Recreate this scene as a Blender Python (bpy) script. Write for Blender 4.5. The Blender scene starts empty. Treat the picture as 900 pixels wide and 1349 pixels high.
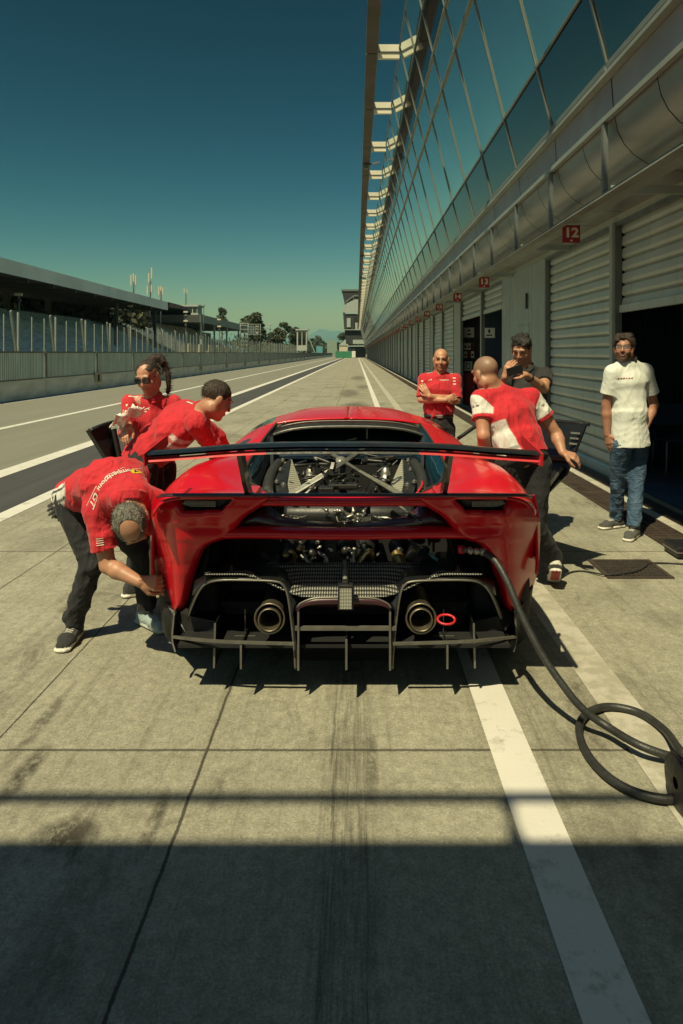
import bpy, bmesh, math, random
import numpy as np
from mathutils import Vector, Matrix, Euler
from mathutils.bvhtree import BVHTree
R = math.radians
random.seed(7)
rng = np.random.default_rng(11)
sc = bpy.context.scene
COL = sc.collection

# ------------------------------------------------------------------ camera, sky, sun, exposure
F, CAMZ, VX, VY = 912.0, 1.62, 470.0, 465.0      # focal length in photo pixels, eye height, vanishing point
cam_d = bpy.data.cameras.new('camera')
cam = bpy.data.objects.new('camera', cam_d)
COL.objects.link(cam)
cam.location = (0, 0, CAMZ)
cam.rotation_euler = (R(90), 0, 0)
cam_d.sensor_fit = 'HORIZONTAL'
cam_d.sensor_width = 36
cam_d.lens = F / 900 * 36
cam_d.shift_x = -(VX - 450) / 900
cam_d.shift_y = -(674.5 - VY) / 900
cam_d.clip_start = 0.05
cam_d.clip_end = 60000
sc.camera = cam

SUN_V = Vector((0.30, 0.55, -1.0)).normalized()       # direction the light travels
sun_d = bpy.data.lights.new('sun', 'SUN')
sun = bpy.data.objects.new('sun', sun_d)
COL.objects.link(sun)
sun.rotation_euler = SUN_V.to_track_quat('-Z', 'Y').to_euler()
sun.location = (-8, -15, 40)
sun_d.energy = 5.0
sun_d.angle = R(0.55)
sun_d.color = (1.0, 0.885, 0.545)

world = bpy.data.worlds.new('World')
sc.world = world
world.use_nodes = True
wn, wl = world.node_tree.nodes, world.node_tree.links
wn.clear()
sky = wn.new('ShaderNodeTexSky')
sky.sky_type = 'NISHITA'
sky.sun_disc = False
sky.sun_elevation = math.asin(-SUN_V.z)
sky.sun_rotation = math.atan2(-SUN_V.x, -SUN_V.y)
sky.altitude = 200
sky.air_density = 1.0
sky.dust_density = 1.2
sky.ozone_density = 2.0
sep = wn.new('ShaderNodeSeparateColor')
comb = wn.new('ShaderNodeCombineColor')
wl.new(sky.outputs[0], sep.inputs[0])
for i, (g, k, cap) in enumerate(((3.2, .030, 5.0), (2.3, .085, 6.0), (2.3, .043, 5.0))):   # contrast and tone of the clear polarised sky
    pw_, mu_, mi_ = [wn.new('ShaderNodeMath') for _ in range(3)]
    pw_.operation, mu_.operation, mi_.operation = 'POWER', 'MULTIPLY', 'MINIMUM'
    pw_.inputs[1].default_value, mu_.inputs[1].default_value, mi_.inputs[1].default_value = g, k, cap
    wl.new(sep.outputs[i], pw_.inputs[0]); wl.new(pw_.outputs[0], mu_.inputs[0]); wl.new(mu_.outputs[0], mi_.inputs[0])
    wl.new(mi_.outputs[0], comb.inputs[i])
gen = wn.new('ShaderNodeTexCoord')      # extra blue light added overhead, out of view, to cool the shade
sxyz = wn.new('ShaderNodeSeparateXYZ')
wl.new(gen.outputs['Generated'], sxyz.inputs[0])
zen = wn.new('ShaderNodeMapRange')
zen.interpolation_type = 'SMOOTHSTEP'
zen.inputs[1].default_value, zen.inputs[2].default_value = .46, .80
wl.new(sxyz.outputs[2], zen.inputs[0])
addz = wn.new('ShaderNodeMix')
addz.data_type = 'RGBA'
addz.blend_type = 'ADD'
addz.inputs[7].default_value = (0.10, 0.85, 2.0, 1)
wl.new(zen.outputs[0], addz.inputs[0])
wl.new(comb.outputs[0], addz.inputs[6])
bg = wn.new('ShaderNodeBackground')
bg.inputs[1].default_value = 0.073
wo = wn.new('ShaderNodeOutputWorld')
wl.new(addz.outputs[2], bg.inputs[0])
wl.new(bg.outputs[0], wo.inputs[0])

sc.view_settings.view_transform = 'Standard'
sc.view_settings.look = 'None'
sc.view_settings.exposure = 0.30
sc.view_settings.gamma = 1.0
sc.view_settings.use_curve_mapping = False
sc.render.engine = 'CYCLES'
sc.cycles.max_bounces = 8
sc.cycles.use_denoising = True

# ------------------------------------------------------------------ helpers
def P(px, py, d):
    """a photo pixel at a given distance down the lane, as a point of the place"""
    return ((px - VX) / F * d, d, CAMZ - (py - VY) / F * d)

ORG = {}
def tag(o, label=None, cat=None, group=None, kind=None):
    if label: o['label'] = label
    if cat: o['category'] = cat
    if group: o['group'] = group
    if kind: o['kind'] = kind
    return o
def thing(name, loc, label, cat, group=None):
    o = bpy.data.objects.new(name, None)
    o.empty_display_size = 0.1
    COL.objects.link(o)
    o.location = loc
    ORG[o] = Vector(loc)
    return tag(o, label, cat, group)
def link_mesh(name, me, parent=None, org=None):
    """me is in world coordinates; it is re-based on its parent's (or its own) origin"""
    o = bpy.data.objects.new(name, me)
    COL.objects.link(o)
    if parent is not None:
        o.parent = parent
        base = ORG[parent]
    else:
        base = Vector(org) if org is not None else Vector((0, 0, 0))
        o.location = base
    ORG[o] = base
    if base.length > 0:
        me.transform(Matrix.Translation(-base))
    return o
def copy_tree(o, parent=None):
    c = o.copy()
    COL.objects.link(c)
    ORG[c] = ORG[o]
    c.parent = parent
    for ch in list(o.children):
        copy_tree(ch, c)
    return c

def frame_from(axis, up=(0, 0, 1)):
    a = Vector(axis).normalized()
    u = Vector(up)
    s = a.cross(u)
    if s.length < 1e-4:
        s = a.cross(Vector((1, 0, 0)))
    s.normalize()
    return s, s.cross(a).normalized(), a

class MB:
    """collects shapes and links them as ONE mesh object"""
    def __init__(s): s.v = []; s.f = []; s.m = []; s.sm = []
    def add(s, vs, fs, mi=0, smooth=False):
        n = len(s.v)
        s.v.extend([tuple(map(float, p)) for p in vs])
        for f in fs:
            s.f.append(tuple(int(i) + n for i in f)); s.m.append(mi); s.sm.append(smooth)
        return s
    def box(s, c, size, rot=None, mi=0, bevel=0.0):
        hx, hy, hz = [q / 2 for q in size]
        if bevel > 0:
            b = min(bevel, hx * .9, hy * .9, hz * .9)
            bm = bmesh.new()
            bmesh.ops.create_cube(bm, size=1)
            for v in bm.verts: v.co = Vector((v.co.x * size[0], v.co.y * size[1], v.co.z * size[2]))
            bmesh.ops.bevel(bm, geom=bm.edges[:], offset=b, segments=2, affect='EDGES', profile=0.5)
            bm.verts.ensure_lookup_table()
            vs = [v.co.copy() for v in bm.verts]; fs = [[v.index for v in f.verts] for f in bm.faces]
            bm.free()
        else:
            vs = [Vector((x, y, z)) for x in (-hx, hx) for y in (-hy, hy) for z in (-hz, hz)]
            fs = [(0, 1, 3, 2), (4, 6, 7, 5), (0, 4, 5, 1), (2, 3, 7, 6), (0, 2, 6, 4), (1, 5, 7, 3)]
        if rot is not None:
            M = rot if isinstance(rot, Matrix) else Euler(rot).to_matrix()
            vs = [M @ v for v in vs]
        c = Vector(c)
        return s.add([v + c for v in vs], fs, mi)
    def span(s, x0, x1, y0, y1, z0, z1, mi=0, bevel=0.0):
        return s.box(((x0 + x1) / 2, (y0 + y1) / 2, (z0 + z1) / 2), (abs(x1 - x0), abs(y1 - y0), abs(z1 - z0)), None, mi, bevel)
    def tube(s, pts, r, n=8, mi=0, cap=True, up=(0, 0, 1)):
        pts = [Vector(p) for p in pts]
        m = len(pts)
        rr = r if hasattr(r, '__len__') else [r] * m
        vs = []
        prev = None
        for i in range(m):
            t = (pts[min(i + 1, m - 1)] - pts[max(i - 1, 0)])
            if t.length < 1e-9: t = Vector((0, 0, 1))
            t.normalize()
            if prev is None:
                a, b, _ = frame_from(t, up)
            else:
                a = prev - t * prev.dot(t)
                if a.length < 1e-6: a = frame_from(t, up)[0]
                a.normalize(); b = t.cross(a)
            prev = a
            for k in range(n):
                q = 2 * math.pi * k / n
                vs.append(pts[i] + (a * math.cos(q) + b * math.sin(q)) * rr[i])
        fs = []
        for i in range(m - 1):
            for k in range(n):
                k2 = (k + 1) % n
                fs.append((i * n + k, i * n + k2, (i + 1) * n + k2, (i + 1) * n + k))
        if cap:
            fs.append(tuple(range(n - 1, -1, -1))); fs.append(tuple((m - 1) * n + k for k in range(n)))
        return s.add(vs, fs, mi, n > 5)
    def bar(s, a, b, w, h=None, mi=0, up=(0, 0, 1)):
        """a straight bar of rectangular section between two points"""
        h = w if h is None else h
        a, b = Vector(a), Vector(b)
        sx, uz, ax = frame_from(b - a, up)
        vs = [p + sx * (w / 2 * i) + uz * (h / 2 * j) for p in (a, b) for i in (-1, 1) for j in (-1, 1)]
        return s.add(vs, [(0, 2, 3, 1), (4, 5, 7, 6), (0, 1, 5, 4), (2, 6, 7, 3), (0, 4, 6, 2), (1, 3, 7, 5)], mi)
    def lathe(s, c, axis, prof, n=20, mi=0, up=(0, 0, 1)):
        """prof: list of (distance along axis, radius)"""
        a, b, ax = frame_from(axis, up)
        c = Vector(c)
        vs = []
        for (t, r) in prof:
            for k in range(n):
                q = 2 * math.pi * k / n
                vs.append(c + ax * t + (a * math.cos(q) + b * math.sin(q)) * r)
        fs = []
        for i in range(len(prof) - 1):
            for k in range(n):
                k2 = (k + 1) % n
                fs.append((i * n + k, i * n + k2, (i + 1) * n + k2, (i + 1) * n + k))
        return s.add(vs, fs, mi, True)
    def grid(s, G, mi=0, smooth=True, mask=None, flip=False, mats=None):
        """G: array rows x cols x 3"""
        G = np.asarray(G, float)
        r, c = G.shape[:2]
        fs = []; ms = []
        for i in range(r - 1):
            for j in range(c - 1):
                if mask is not None and mask[i][j]: continue
                f = (i * c + j, i * c + j + 1, (i + 1) * c + j + 1, (i + 1) * c + j)
                fs.append(f[::-1] if flip else f)
                ms.append(mi if mats is None else mats[i][j])
        n = len(s.v)
        s.v.extend([tuple(p) for p in G.reshape(-1, 3)])
        for f, m in zip(fs, ms):
            s.f.append(tuple(q + n for q in f)); s.m.append(m); s.sm.append(smooth)
        return s
    def prism(s, poly, off, mi=0):
        """a flat outline (list of 3-D points) pushed along a vector"""
        n = len(poly)
        off = Vector(off)
        vs = [Vector(p) for p in poly] + [Vector(p) + off for p in poly]
        fs = [tuple(range(n - 1, -1, -1)), tuple(range(n, 2 * n))] + [(i, (i + 1) % n, n + (i + 1) % n, n + i) for i in range(n)]
        return s.add(vs, fs, mi)
    def band(s, pts, th, off, mi=0, side=(0, 1, 0)):
        """a ribbon of given thickness following pts in the plane across 'side', pushed along off"""
        pts = [Vector(p) for p in pts]
        sd = Vector(side).normalized()
        inner = []
        for i, p in enumerate(pts):
            t = (pts[min(i + 1, len(pts) - 1)] - pts[max(i - 1, 0)]).normalized()
            inner.append(p + t.cross(sd).normalized() * th)
        off = Vector(off)
        n = len(pts)
        vs = pts + inner + [p + off for p in pts] + [p + off for p in inner]
        fs = []
        for i in range(n - 1):
            fs += [(i, i + 1, n + i + 1, n + i), (2 * n + i, 3 * n + i, 3 * n + i + 1, 2 * n + i + 1),
                   (i, 2 * n + i, 2 * n + i + 1, i + 1), (n + i, n + i + 1, 3 * n + i + 1, 3 * n + i)]
        fs += [(0, n, 3 * n, 2 * n), (n - 1, 3 * n - 1, 4 * n - 1, 2 * n - 1)]
        return s.add(vs, fs, mi)
    def build(s, name, mats, parent=None, org=None, solid=0.0, fix=True, subsurf=0):
        me = bpy.data.meshes.new(name)
        me.from_pydata(s.v, [], s.f)
        mats = mats if isinstance(mats, (list, tuple)) else [mats]
        for m in mats: me.materials.append(m)
        me.polygons.foreach_set('material_index', s.m)
        me.polygons.foreach_set('use_smooth', s.sm)
        me.update()
        if fix:
            bm = bmesh.new(); bm.from_mesh(me)
            bmesh.ops.recalc_face_normals(bm, faces=bm.faces[:])
            bm.to_mesh(me); bm.free()
        o = link_mesh(name, me, parent, org)
        if solid:
            md = o.modifiers.new('thickness', 'SOLIDIFY'); md.thickness = solid; md.offset = -1
        if subsurf:
            md = o.modifiers.new('smooth', 'SUBSURF'); md.levels = subsurf; md.render_levels = subsurf
        return o

def catmull(pts, n):
    p = [Vector(q) for q in pts]
    p = [2 * p[0] - p[1]] + p + [2 * p[-1] - p[-2]]
    out = []
    segs = len(p) - 3
    for i in range(n):
        t = i / (n - 1) * segs
        k = min(int(t), segs - 1); t -= k
        a, b, c, d = p[k:k + 4]
        out.append(0.5 * ((2 * b) + (c - a) * t + (2 * a - 5 * b + 4 * c - d) * t * t + (3 * b - a - 3 * c + d) * t ** 3))
    return out

# ------------------------------------------------------------------ materials
class NT:
    """small helper to write node graphs"""
    def __init__(s, m): s.t = m.node_tree; s.n = s.t.nodes; s.l = s.t.links
    def put(s, sock, v):
        if v is None: return
        if hasattr(v, 'is_output'): s.l.new(v, sock)
        else: sock.default_value = v
    def math(s, op, a, b=None, c=None, clamp=False):
        n = s.n.new('ShaderNodeMath'); n.operation = op; n.use_clamp = clamp
        for i, v in enumerate((a, b, c)): s.put(n.inputs[i], v) if v is not None else None
        return n.outputs[0]
    def pos(s):
        return s.n.new('ShaderNodeNewGeometry').outputs['Position']
    def obj(s):
        return s.n.new('ShaderNodeTexCoord').outputs['Object']
    def sep(s, v):
        n = s.n.new('ShaderNodeSeparateXYZ'); s.l.new(v, n.inputs[0]); return n.outputs
    def map(s, v, scale=(1, 1, 1), loc=(0, 0, 0), rot=(0, 0, 0)):
        n = s.n.new('ShaderNodeMapping'); s.l.new(v, n.inputs[0])
        n.inputs['Scale'].default_value = scale; n.inputs['Location'].default_value = loc; n.inputs['Rotation'].default_value = rot
        return n.outputs[0]
    def noise(s, v, scale=5, detail=4, rough=.55, dist=0):
        n = s.n.new('ShaderNodeTexNoise'); s.l.new(v, n.inputs['Vector'])
        n.inputs['Scale'].default_value = scale; n.inputs['Detail'].default_value = detail
        n.inputs['Roughness'].default_value = rough; n.inputs['Distortion'].default_value = dist
        return n.outputs['Fac']
    def ramp(s, f, a, b, lo=0.0, hi=1.0):
        n = s.n.new('ShaderNodeMapRange'); n.clamp = True
        s.put(n.inputs[0], f)
        for i, v in zip((1, 2, 3, 4), (a, b, lo, hi)): n.inputs[i].default_value = v
        return n.outputs[0]
    def mix(s, f, a, b, mode='MIX'):
        n = s.n.new('ShaderNodeMix'); n.data_type = 'RGBA'; n.blend_type = mode
        s.put(n.inputs[0], f)
        for i, v in ((6, a), (7, b)):
            if not hasattr(v, 'is_output') and len(v) == 3: v = (*v, 1)
            s.put(n.inputs[i], v)
        return n.outputs[2]
    def bump(s, h, strength=.3, dist=.01, normal=None):
        n = s.n.new('ShaderNodeBump'); n.inputs['Strength'].default_value = strength; n.inputs['Distance'].default_value = dist
        s.l.new(h, n.inputs['Height'])
        if normal is not None: s.l.new(normal, n.inputs['Normal'])
        return n.outputs[0]

def new_mat(name):
    m = bpy.data.materials.new(name); m.use_nodes = True
    nt = NT(m); b = nt.n['Principled BSDF']
    return m, nt, b
ALB = .80                                   # surfaces a shade darker, exposure a shade higher: keeps bounce light out of the shadows
def mat(name, col, rough=.5, metal=0.0, coat=0.0, var=.12, vscale=6, bump=0.0, bscale=60, spec=None, stretch=(1, 1, 1), rvar=.08):
    m, nt, b = new_mat(name)
    col = tuple(q * ALB for q in col)
    v = nt.map(nt.obj(), stretch)
    n = nt.noise(v, vscale, 5)
    c2 = tuple(max(0, min(1, q * (1 - var))) for q in col); c3 = tuple(min(1, q * (1 + var)) for q in col)
    nt.put(b.inputs['Base Color'], nt.mix(nt.ramp(n, .3, .7), c2, c3))
    nt.put(b.inputs['Roughness'], nt.ramp(nt.noise(v, vscale * 3.1, 3), .3, .7, max(.02, rough - rvar), min(1, rough + rvar)))
    b.inputs['Metallic'].default_value = metal
    b.inputs['Coat Weight'].default_value = coat
    b.inputs['Coat Roughness'].default_value = .03
    if spec is not None: b.inputs['Specular IOR Level'].default_value = spec
    if bump: nt.put(b.inputs['Normal'], nt.bump(nt.noise(v, bscale, 4), bump, .01))
    return m
M = {}
# ------------------------------------------------------------------ the materials of the place
M['red_paint'] = mat('red_paint', (.66, .006, .020), .24, 0, .30, .02, 3, rvar=.02, spec=.3)
M['carbon'] = mat('carbon', (.012, .013, .015), .36, 0, .35, .3, 30)
M['carbon_matte'] = mat('carbon_matte', (.014, .014, .015), .55, 0, 0, .3, 20)
M['edge_metal'] = mat('edge_metal', (.20, .19, .17), .4, .5, 0, .2, 20)
M['black_plastic'] = mat('black_plastic', (.015, .016, .018), .45, 0, 0, .3, 20)
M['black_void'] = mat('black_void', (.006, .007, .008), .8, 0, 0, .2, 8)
M['rubber'] = mat('rubber', (.022, .022, .022), .7, 0, 0, .3, 25, .2, 80)
M['hose_rubber'] = mat('hose_rubber', (.030, .031, .030), .48, 0, 0, .3, 25, .2, 90)
M['alu'] = mat('alu', (.46, .44, .40), .45, .9, 0, .2, 20)
M['alu_dull'] = mat('alu_dull', (.36, .36, .33), .5, .7, 0, .25, 14, .2, 60)
M['gold'] = mat('gold', (.50, .38, .17), .35, .9, 0, .3, 30, .3, 60)
M['exhaust'] = mat('exhaust', (.30, .26, .19), .42, .9, 0, .25, 14)
M['tube_grey'] = mat('tube_grey', (.13, .13, .12), .4, .4, 0, .2, 14)
M['brace_grey'] = mat('brace_grey', (.25, .25, .22), .4, .3, 0, .2, 14)
M['dark_metal'] = mat('dark_metal', (.05, .05, .05), .4, .6, 0, .4, 20)
M['cyan_hose'] = mat('cyan_hose', (.10, .25, .32), .4, 0, 0, .2, 10)
M['red_plastic'] = mat('red_plastic', (.6, .02, .03), .4)
M['lens'] = mat('lens', (.45, .45, .40), .25, .3, 0, .2, 40)
M['tinted_glass'] = mat('tinted_glass', (.006, .011, .018), .06, 0, 0, .1, 3, rvar=.02, spec=.8)
M['blue_glass'] = mat('blue_glass', (.012, .06, .10), .08, .35, 0, .2, 3, rvar=.02, spec=.9)
M['purple_carbon'] = mat('purple_carbon', (.05, .012, .022), .35, 0, .4, .3, 20)
# setting
M['white_line'] = None
M['wall_grey'] = mat('wall_grey', (.40, .43, .38), .6, 0, 0, .12, 1.2, .05, 30)
M['panel_grey'] = mat('panel_grey', (.36, .41, .37), .5, 0, 0, .10, 1.6)
M['canopy_grey'] = mat('canopy_grey', (.27, .29, .31), .55, 0, 0, .15, 1.3)
M['duct'] = mat('duct', (.38, .39, .38), .36, .6, 0, .22, 1.1, stretch=(1, .3, 1))
M['steel_grey'] = mat('steel_grey', (.16, .18, .18), .5, .3, 0, .2, 3)
M['mullion'] = mat('mullion', (.20, .23, .22), .45, .3, 0, .15, 2)
M['red_satin'] = mat('red_satin', (.60, .012, .022), .6, 0, 0, .03, 3)
M['frame_grey'] = mat('frame_grey', (.36, .40, .36), .45, .3, 0, .15, 2)
M['dark_gap'] = mat('dark_gap', (.02, .022, .022), .8)
M['sign_red'] = mat('sign_red', (.36, .02, .03), .5, 0, 0, .15, 4)
M['sign_white'] = mat('sign_white', (.75, .72, .62), .5)
M['roof_brown'] = mat('roof_brown', (.12, .10, .085), .7, 0, 0, .2, 1)
M['louver'] = mat('louver', (.75, .70, .55), .5, 0, 0, .1, 2)
M['concrete_wall'] = mat('concrete_wall', (.84, .84, .68), .8, 0, 0, .22, .9, .2, 12, stretch=(1, 1, 3))
M['mesh_panel'] = mat('mesh_panel', (.74, .90, .80), .6, 0, 0, .18, .8, stretch=(1, 5, 1))
M['galv'] = mat('galv', (.34, .38, .34), .5, .3, 0, .15, 3)
M['stand_roof'] = mat('stand_roof', (.78, .86, .84), .6, 0, 0, .12, .25)
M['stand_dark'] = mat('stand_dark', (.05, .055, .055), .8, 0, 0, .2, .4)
M['seat_blue'] = mat('seat_blue', (.36, .52, .58), .6, 0, 0, .35, .6)
M['seat_concrete'] = mat('seat_concrete', (.55, .56, .50), .8, 0, 0, .25, .5)
M['brown_roof'] = mat('brown_roof', (.17, .10, .08), .7, 0, 0, .2, .3)
M['bark'] = mat('bark', (.07, .05, .035), .9, 0, 0, .3, 2)
M['foliage'] = mat('foliage', (.045, .060, .030), .75, 0, 0, .5, .6)
M['foliage_b'] = mat('foliage_b', (.08, .085, .040), .75, 0, 0, .5, .6)
M['green_board'] = mat('green_board', (.03, .20, .10), .6)
M['pale_green'] = mat('pale_green', (.22, .30, .24), .6)
M['teal_box'] = mat('teal_box', (.10, .32, .36), .5)
M['cream'] = mat('cream', (.55, .50, .38), .7)
M['iron'] = mat('iron', (.075, .055, .045), .65, .3, 0, .3, 8, .3, 40)
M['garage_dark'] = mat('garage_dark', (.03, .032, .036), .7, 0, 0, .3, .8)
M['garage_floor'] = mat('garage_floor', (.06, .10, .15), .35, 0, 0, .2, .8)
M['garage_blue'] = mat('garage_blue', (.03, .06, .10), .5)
M['poster_white'] = mat('poster_white', (.95, .98, .92), .6)
M['wood'] = mat('wood', (.45, .33, .17), .6)
M['grating'] = None

def cloth(name, col, bump=.5, rough=.85, var=.06, sheen=.2):
    m, nt, b = new_mat(name)
    v = nt.obj()
    n = nt.noise(v, 4, 3)
    nt.put(b.inputs['Base Color'], nt.mix(nt.ramp(n, .3, .7), tuple(q * (1 - var) for q in col), tuple(min(1, q * (1 + var)) for q in col)))
    b.inputs['Roughness'].default_value = rough
    b.inputs['Sheen Weight'].default_value = sheen
    f = nt.noise(nt.map(v, (1, 1, .45), rot=(.4, .5, .3)), 11, 3, .5, 1.2)
    g = nt.noise(v, 260, 2)
    nt.put(b.inputs['Normal'], nt.bump(g, .15, .002, nt.bump(f, bump, .03)))
    return m
M['shirt_red'] = cloth('shirt_red', (.45, .010, .022), .9)
M['shirt_black'] = cloth('shirt_black', (.016, .016, .018), .5, sheen=.04)
M['shirt_white'] = cloth('shirt_white', (.60, .62, .58), .35)
M['trouser_black'] = cloth('trouser_black', (.011, .012, .015), .7, sheen=.03)
M['fabric_white'] = cloth('fabric_white', (.80, .80, .76), .7)
M['glove'] = cloth('glove', (.03, .03, .032), .6)
def vcol_mat(name, rough=.6, sss=0.0, bump=0.0, bscale=80, sheen=0):
    m, nt, b = new_mat(name)
    a = nt.n.new('ShaderNodeAttribute'); a.attribute_name = 'Col'
    n = nt.noise(nt.obj(), 22, 4)
    nt.put(b.inputs['Base Color'], nt.mix(1.0, a.outputs['Color'], nt.mix(nt.ramp(n, .3, .7), (.86, .86, .86), (1.1, 1.06, 1.04)), 'MULTIPLY'))
    b.inputs['Roughness'].default_value = rough
    b.inputs['Sheen Weight'].default_value = sheen
    if sss: b.inputs['Subsurface Weight'].default_value = sss; b.inputs['Subsurface Radius'].default_value = (.012, .004, .002); b.inputs['Subsurface Scale'].default_value = .5
    if bump:
        v = nt.obj()
        f = nt.noise(nt.map(v, (1, 1, .45), rot=(.4, .5, .3)), 11, 3, .5, 1.2)
        nt.put(b.inputs['Normal'], nt.bump(f, bump, .03))
    return m
M['skin'] = vcol_mat('skin', .5, .08)
M['cloth_v'] = vcol_mat('cloth_v', .85, 0, .9, sheen=.1)
def denim():
    m, nt, b = new_mat('denim')
    v = nt.obj()
    n = nt.noise(nt.map(v, (1.5, 1.5, .7)), 3, 4, .5)
    w = nt.noise(nt.map(v, (1, 1, 2.2)), 14, 3, .5, 1.5)
    c = nt.mix(nt.ramp(n, .42, .68), (.025, .058, .110), (.085, .150, .230))
    c = nt.mix(nt.ramp(w, .58, .76, 0, .4), c, (.15, .21, .28))
    nt.put(b.inputs['Base Color'], c)
    b.inputs['Roughness'].default_value = .85
    nt.put(b.inputs['Normal'], nt.bump(w, .7, .03))
    return m
M['denim'] = denim()
m, nt, b = new_mat('clear_lens'); b.inputs['Alpha'].default_value = .06; b.inputs['Roughness'].default_value = .3; b.inputs['Specular IOR Level'].default_value = 0; M['clear_lens'] = m
def hair_mat(name, a, bcol, sc_=120):
    m, nt, b = new_mat(name)
    n = nt.noise(nt.map(nt.obj(), (1, 1, .35)), sc_, 4, .6, .6)
    nt.put(b.inputs['Base Color'], nt.mix(nt.ramp(n, .35, .65), a, bcol))
    b.inputs['Roughness'].default_value = .6
    nt.put(b.inputs['Normal'], nt.bump(n, .9, .01))
    return m
M['hair_black'] = hair_mat('hair_black', (.004, .0035, .0035), (.012, .010, .009))
M['hair_brown'] = hair_mat('hair_brown', (.012, .007, .005), (.038, .021, .014))
M['hair_grey'] = hair_mat('hair_grey', (.035, .034, .03), (.20, .19, .16))
M['hair_crop'] = hair_mat('hair_crop', (.018, .012, .009), (.05, .032, .022))

def concrete():
    m, nt, b = new_mat('pit_concrete')
    p = nt.pos(); x, y, z = nt.sep(p)[:3]
    big = nt.noise(p, .55, 5, .6)
    mid = nt.noise(p, 3.2, 6, .65)
    fine = nt.noise(p, 70, 3, .7)
    grit = nt.noise(p, 190, 2, .6)
    c = nt.mix(nt.ramp(big, .3, .7), (.232, .224, .172), (.345, .332, .262))
    c = nt.mix(nt.ramp(mid, .35, .7, 0, .5), c, (.175, .166, .130))
    c = nt.mix(nt.ramp(fine, .35, .75, 0, .4), c, (.39, .375, .31))
    blot = nt.noise(nt.map(p, (1, .7, 1), loc=(3.3, 1.1, 0)), 1.1, 8, .72, .8)
    c = nt.mix(nt.ramp(blot, .50, .66, 0, .62), c, (.125, .117, .090))
    vein = nt.noise(nt.map(p, (1, 1, 1), loc=(9, 4, 0)), 14, 6, .75)
    c = nt.mix(nt.ramp(vein, .56, .70, 0, .35), c, (.11, .10, .08))
    c = nt.mix(nt.ramp(grit, .62, .74, 0, .6), c, (.07, .064, .052))
    tex = nt.noise(nt.map(p, (1, .8, 1), loc=(2, 7, 0)), 24, 8, .78)
    spk = nt.noise(p, 105, 3, .8)
    tone = nt.math('MULTIPLY', nt.ramp(tex, .28, .72, .60, 1.30), nt.ramp(spk, .3, .7, .66, 1.30))
    tn = nt.n.new('ShaderNodeCombineColor'); [nt.l.new(tone, tn.inputs[i]) for i in range(3)]
    c = nt.mix(1.0, c, tn.outputs[0], 'MULTIPLY')
    # slab tone
    slab = nt.math('FLOOR', nt.math('DIVIDE', y, 2.825))
    sn = nt.n.new('ShaderNodeTexWhiteNoise'); sn.noise_dimensions = '1D'; nt.l.new(slab, sn.inputs['W'])
    c = nt.mix(nt.math('MULTIPLY', sn.outputs['Value'], .16), c, (.15, .142, .11))
    # long tyre streaks along the lane
    st = nt.noise(nt.map(p, (5.5, .16, 1)), 3.0, 5, .65)
    st2 = nt.noise(nt.map(p, (26, .5, 1)), 2.0, 4, .6)
    c = nt.mix(nt.math('MULTIPLY', nt.ramp(st, .52, .70, 0, .45), nt.ramp(st2, .3, .6)), c, (.085, .078, .055))
    # the dark double rubber mark down the middle
    wob = nt.math('MULTIPLY', nt.math('SUBTRACT', nt.noise(nt.map(p, (0, .35, 0)), 1.5, 2), .5), .05)
    xx = nt.math('ADD', x, wob)
    def stripe(cx, w):
        return nt.ramp(nt.math('ABSOLUTE', nt.math('SUBTRACT', xx, cx)), w * .4, w, 1, 0)
    mark = nt.math('MAXIMUM', stripe(-.085, .030), nt.math('MAXIMUM', stripe(.03, .012), nt.math('MULTIPLY', stripe(-.03, .13), .75)))
    mbreak = nt.ramp(nt.noise(nt.map(p, (22, .8, 1)), 3, 6, .75), .40, .66)
    near = nt.ramp(y, 5.5, 2.6, .1, 1)
    c = nt.mix(nt.math('MULTIPLY', nt.math('MULTIPLY', mark, mbreak), nt.math('MULTIPLY', near, .9)), c, (.040, .038, .032))
    # scuffs of rubber and oil
    sp = nt.noise(nt.map(p, (1.2, .55, 1), rot=(0, 0, .25)), 1.7, 7, .75, .6)
    c = nt.mix(nt.ramp(sp, .57, .72, 0, .85), c, (.045, .037, .029))
    # the dark scuffs and oil spots at their own places
    rag = nt.ramp(nt.noise(nt.map(p, (1, .6, 1), loc=(5, 2, 0)), 16, 7, .8), .36, .54)
    for (sx, sy, rx, ry, k) in ((-.98, 2.33, .13, .10, .9), (-.70, 2.40, .035, .22, .8), (-1.28, 2.68, .05, .22, .9), (-1.38, 3.05, .04, .40, .6), (-.52, 2.55, .03, .12, .5), (.06, 2.75, .03, .30, .6), (-.72, 4.0, .10, .30, .5), (-1.15, 4.3, .16, .30, .55),
                                (-.02, 21, .5, 2.2, .8), (.25, 16, .25, 1.2, .6), (-.3, 28, .5, 3, .7), (.3, 33, .4, 3, .6), (-.2, 12.5, .2, .8, .5), (.1, 45, .6, 5, .6), (1.9, 4.2, .22, .18, .35), (.95, 2.25, .06, .10, .4)):
        dx = nt.math('DIVIDE', nt.math('SUBTRACT', x, sx), rx); dy = nt.math('DIVIDE', nt.math('SUBTRACT', y, sy), ry)
        r2 = nt.math('ADD', nt.math('MULTIPLY', dx, dx), nt.math('MULTIPLY', dy, dy))
        c = nt.mix(nt.math('MULTIPLY', nt.ramp(r2, .1, 1.0, k, 0), rag), c, (.030, .025, .021))
    # joints
    jw = nt.math('ADD', nt.math('MULTIPLY', nt.math('SUBTRACT', nt.noise(p, 7, 3), .5), .012), nt.math('MULTIPLY', nt.math('SUBTRACT', nt.noise(p, 60, 4, .8), .5), .012))
    fy = nt.math('PINGPONG', nt.math('ADD', y, jw), 2.825 / 2)
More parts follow.
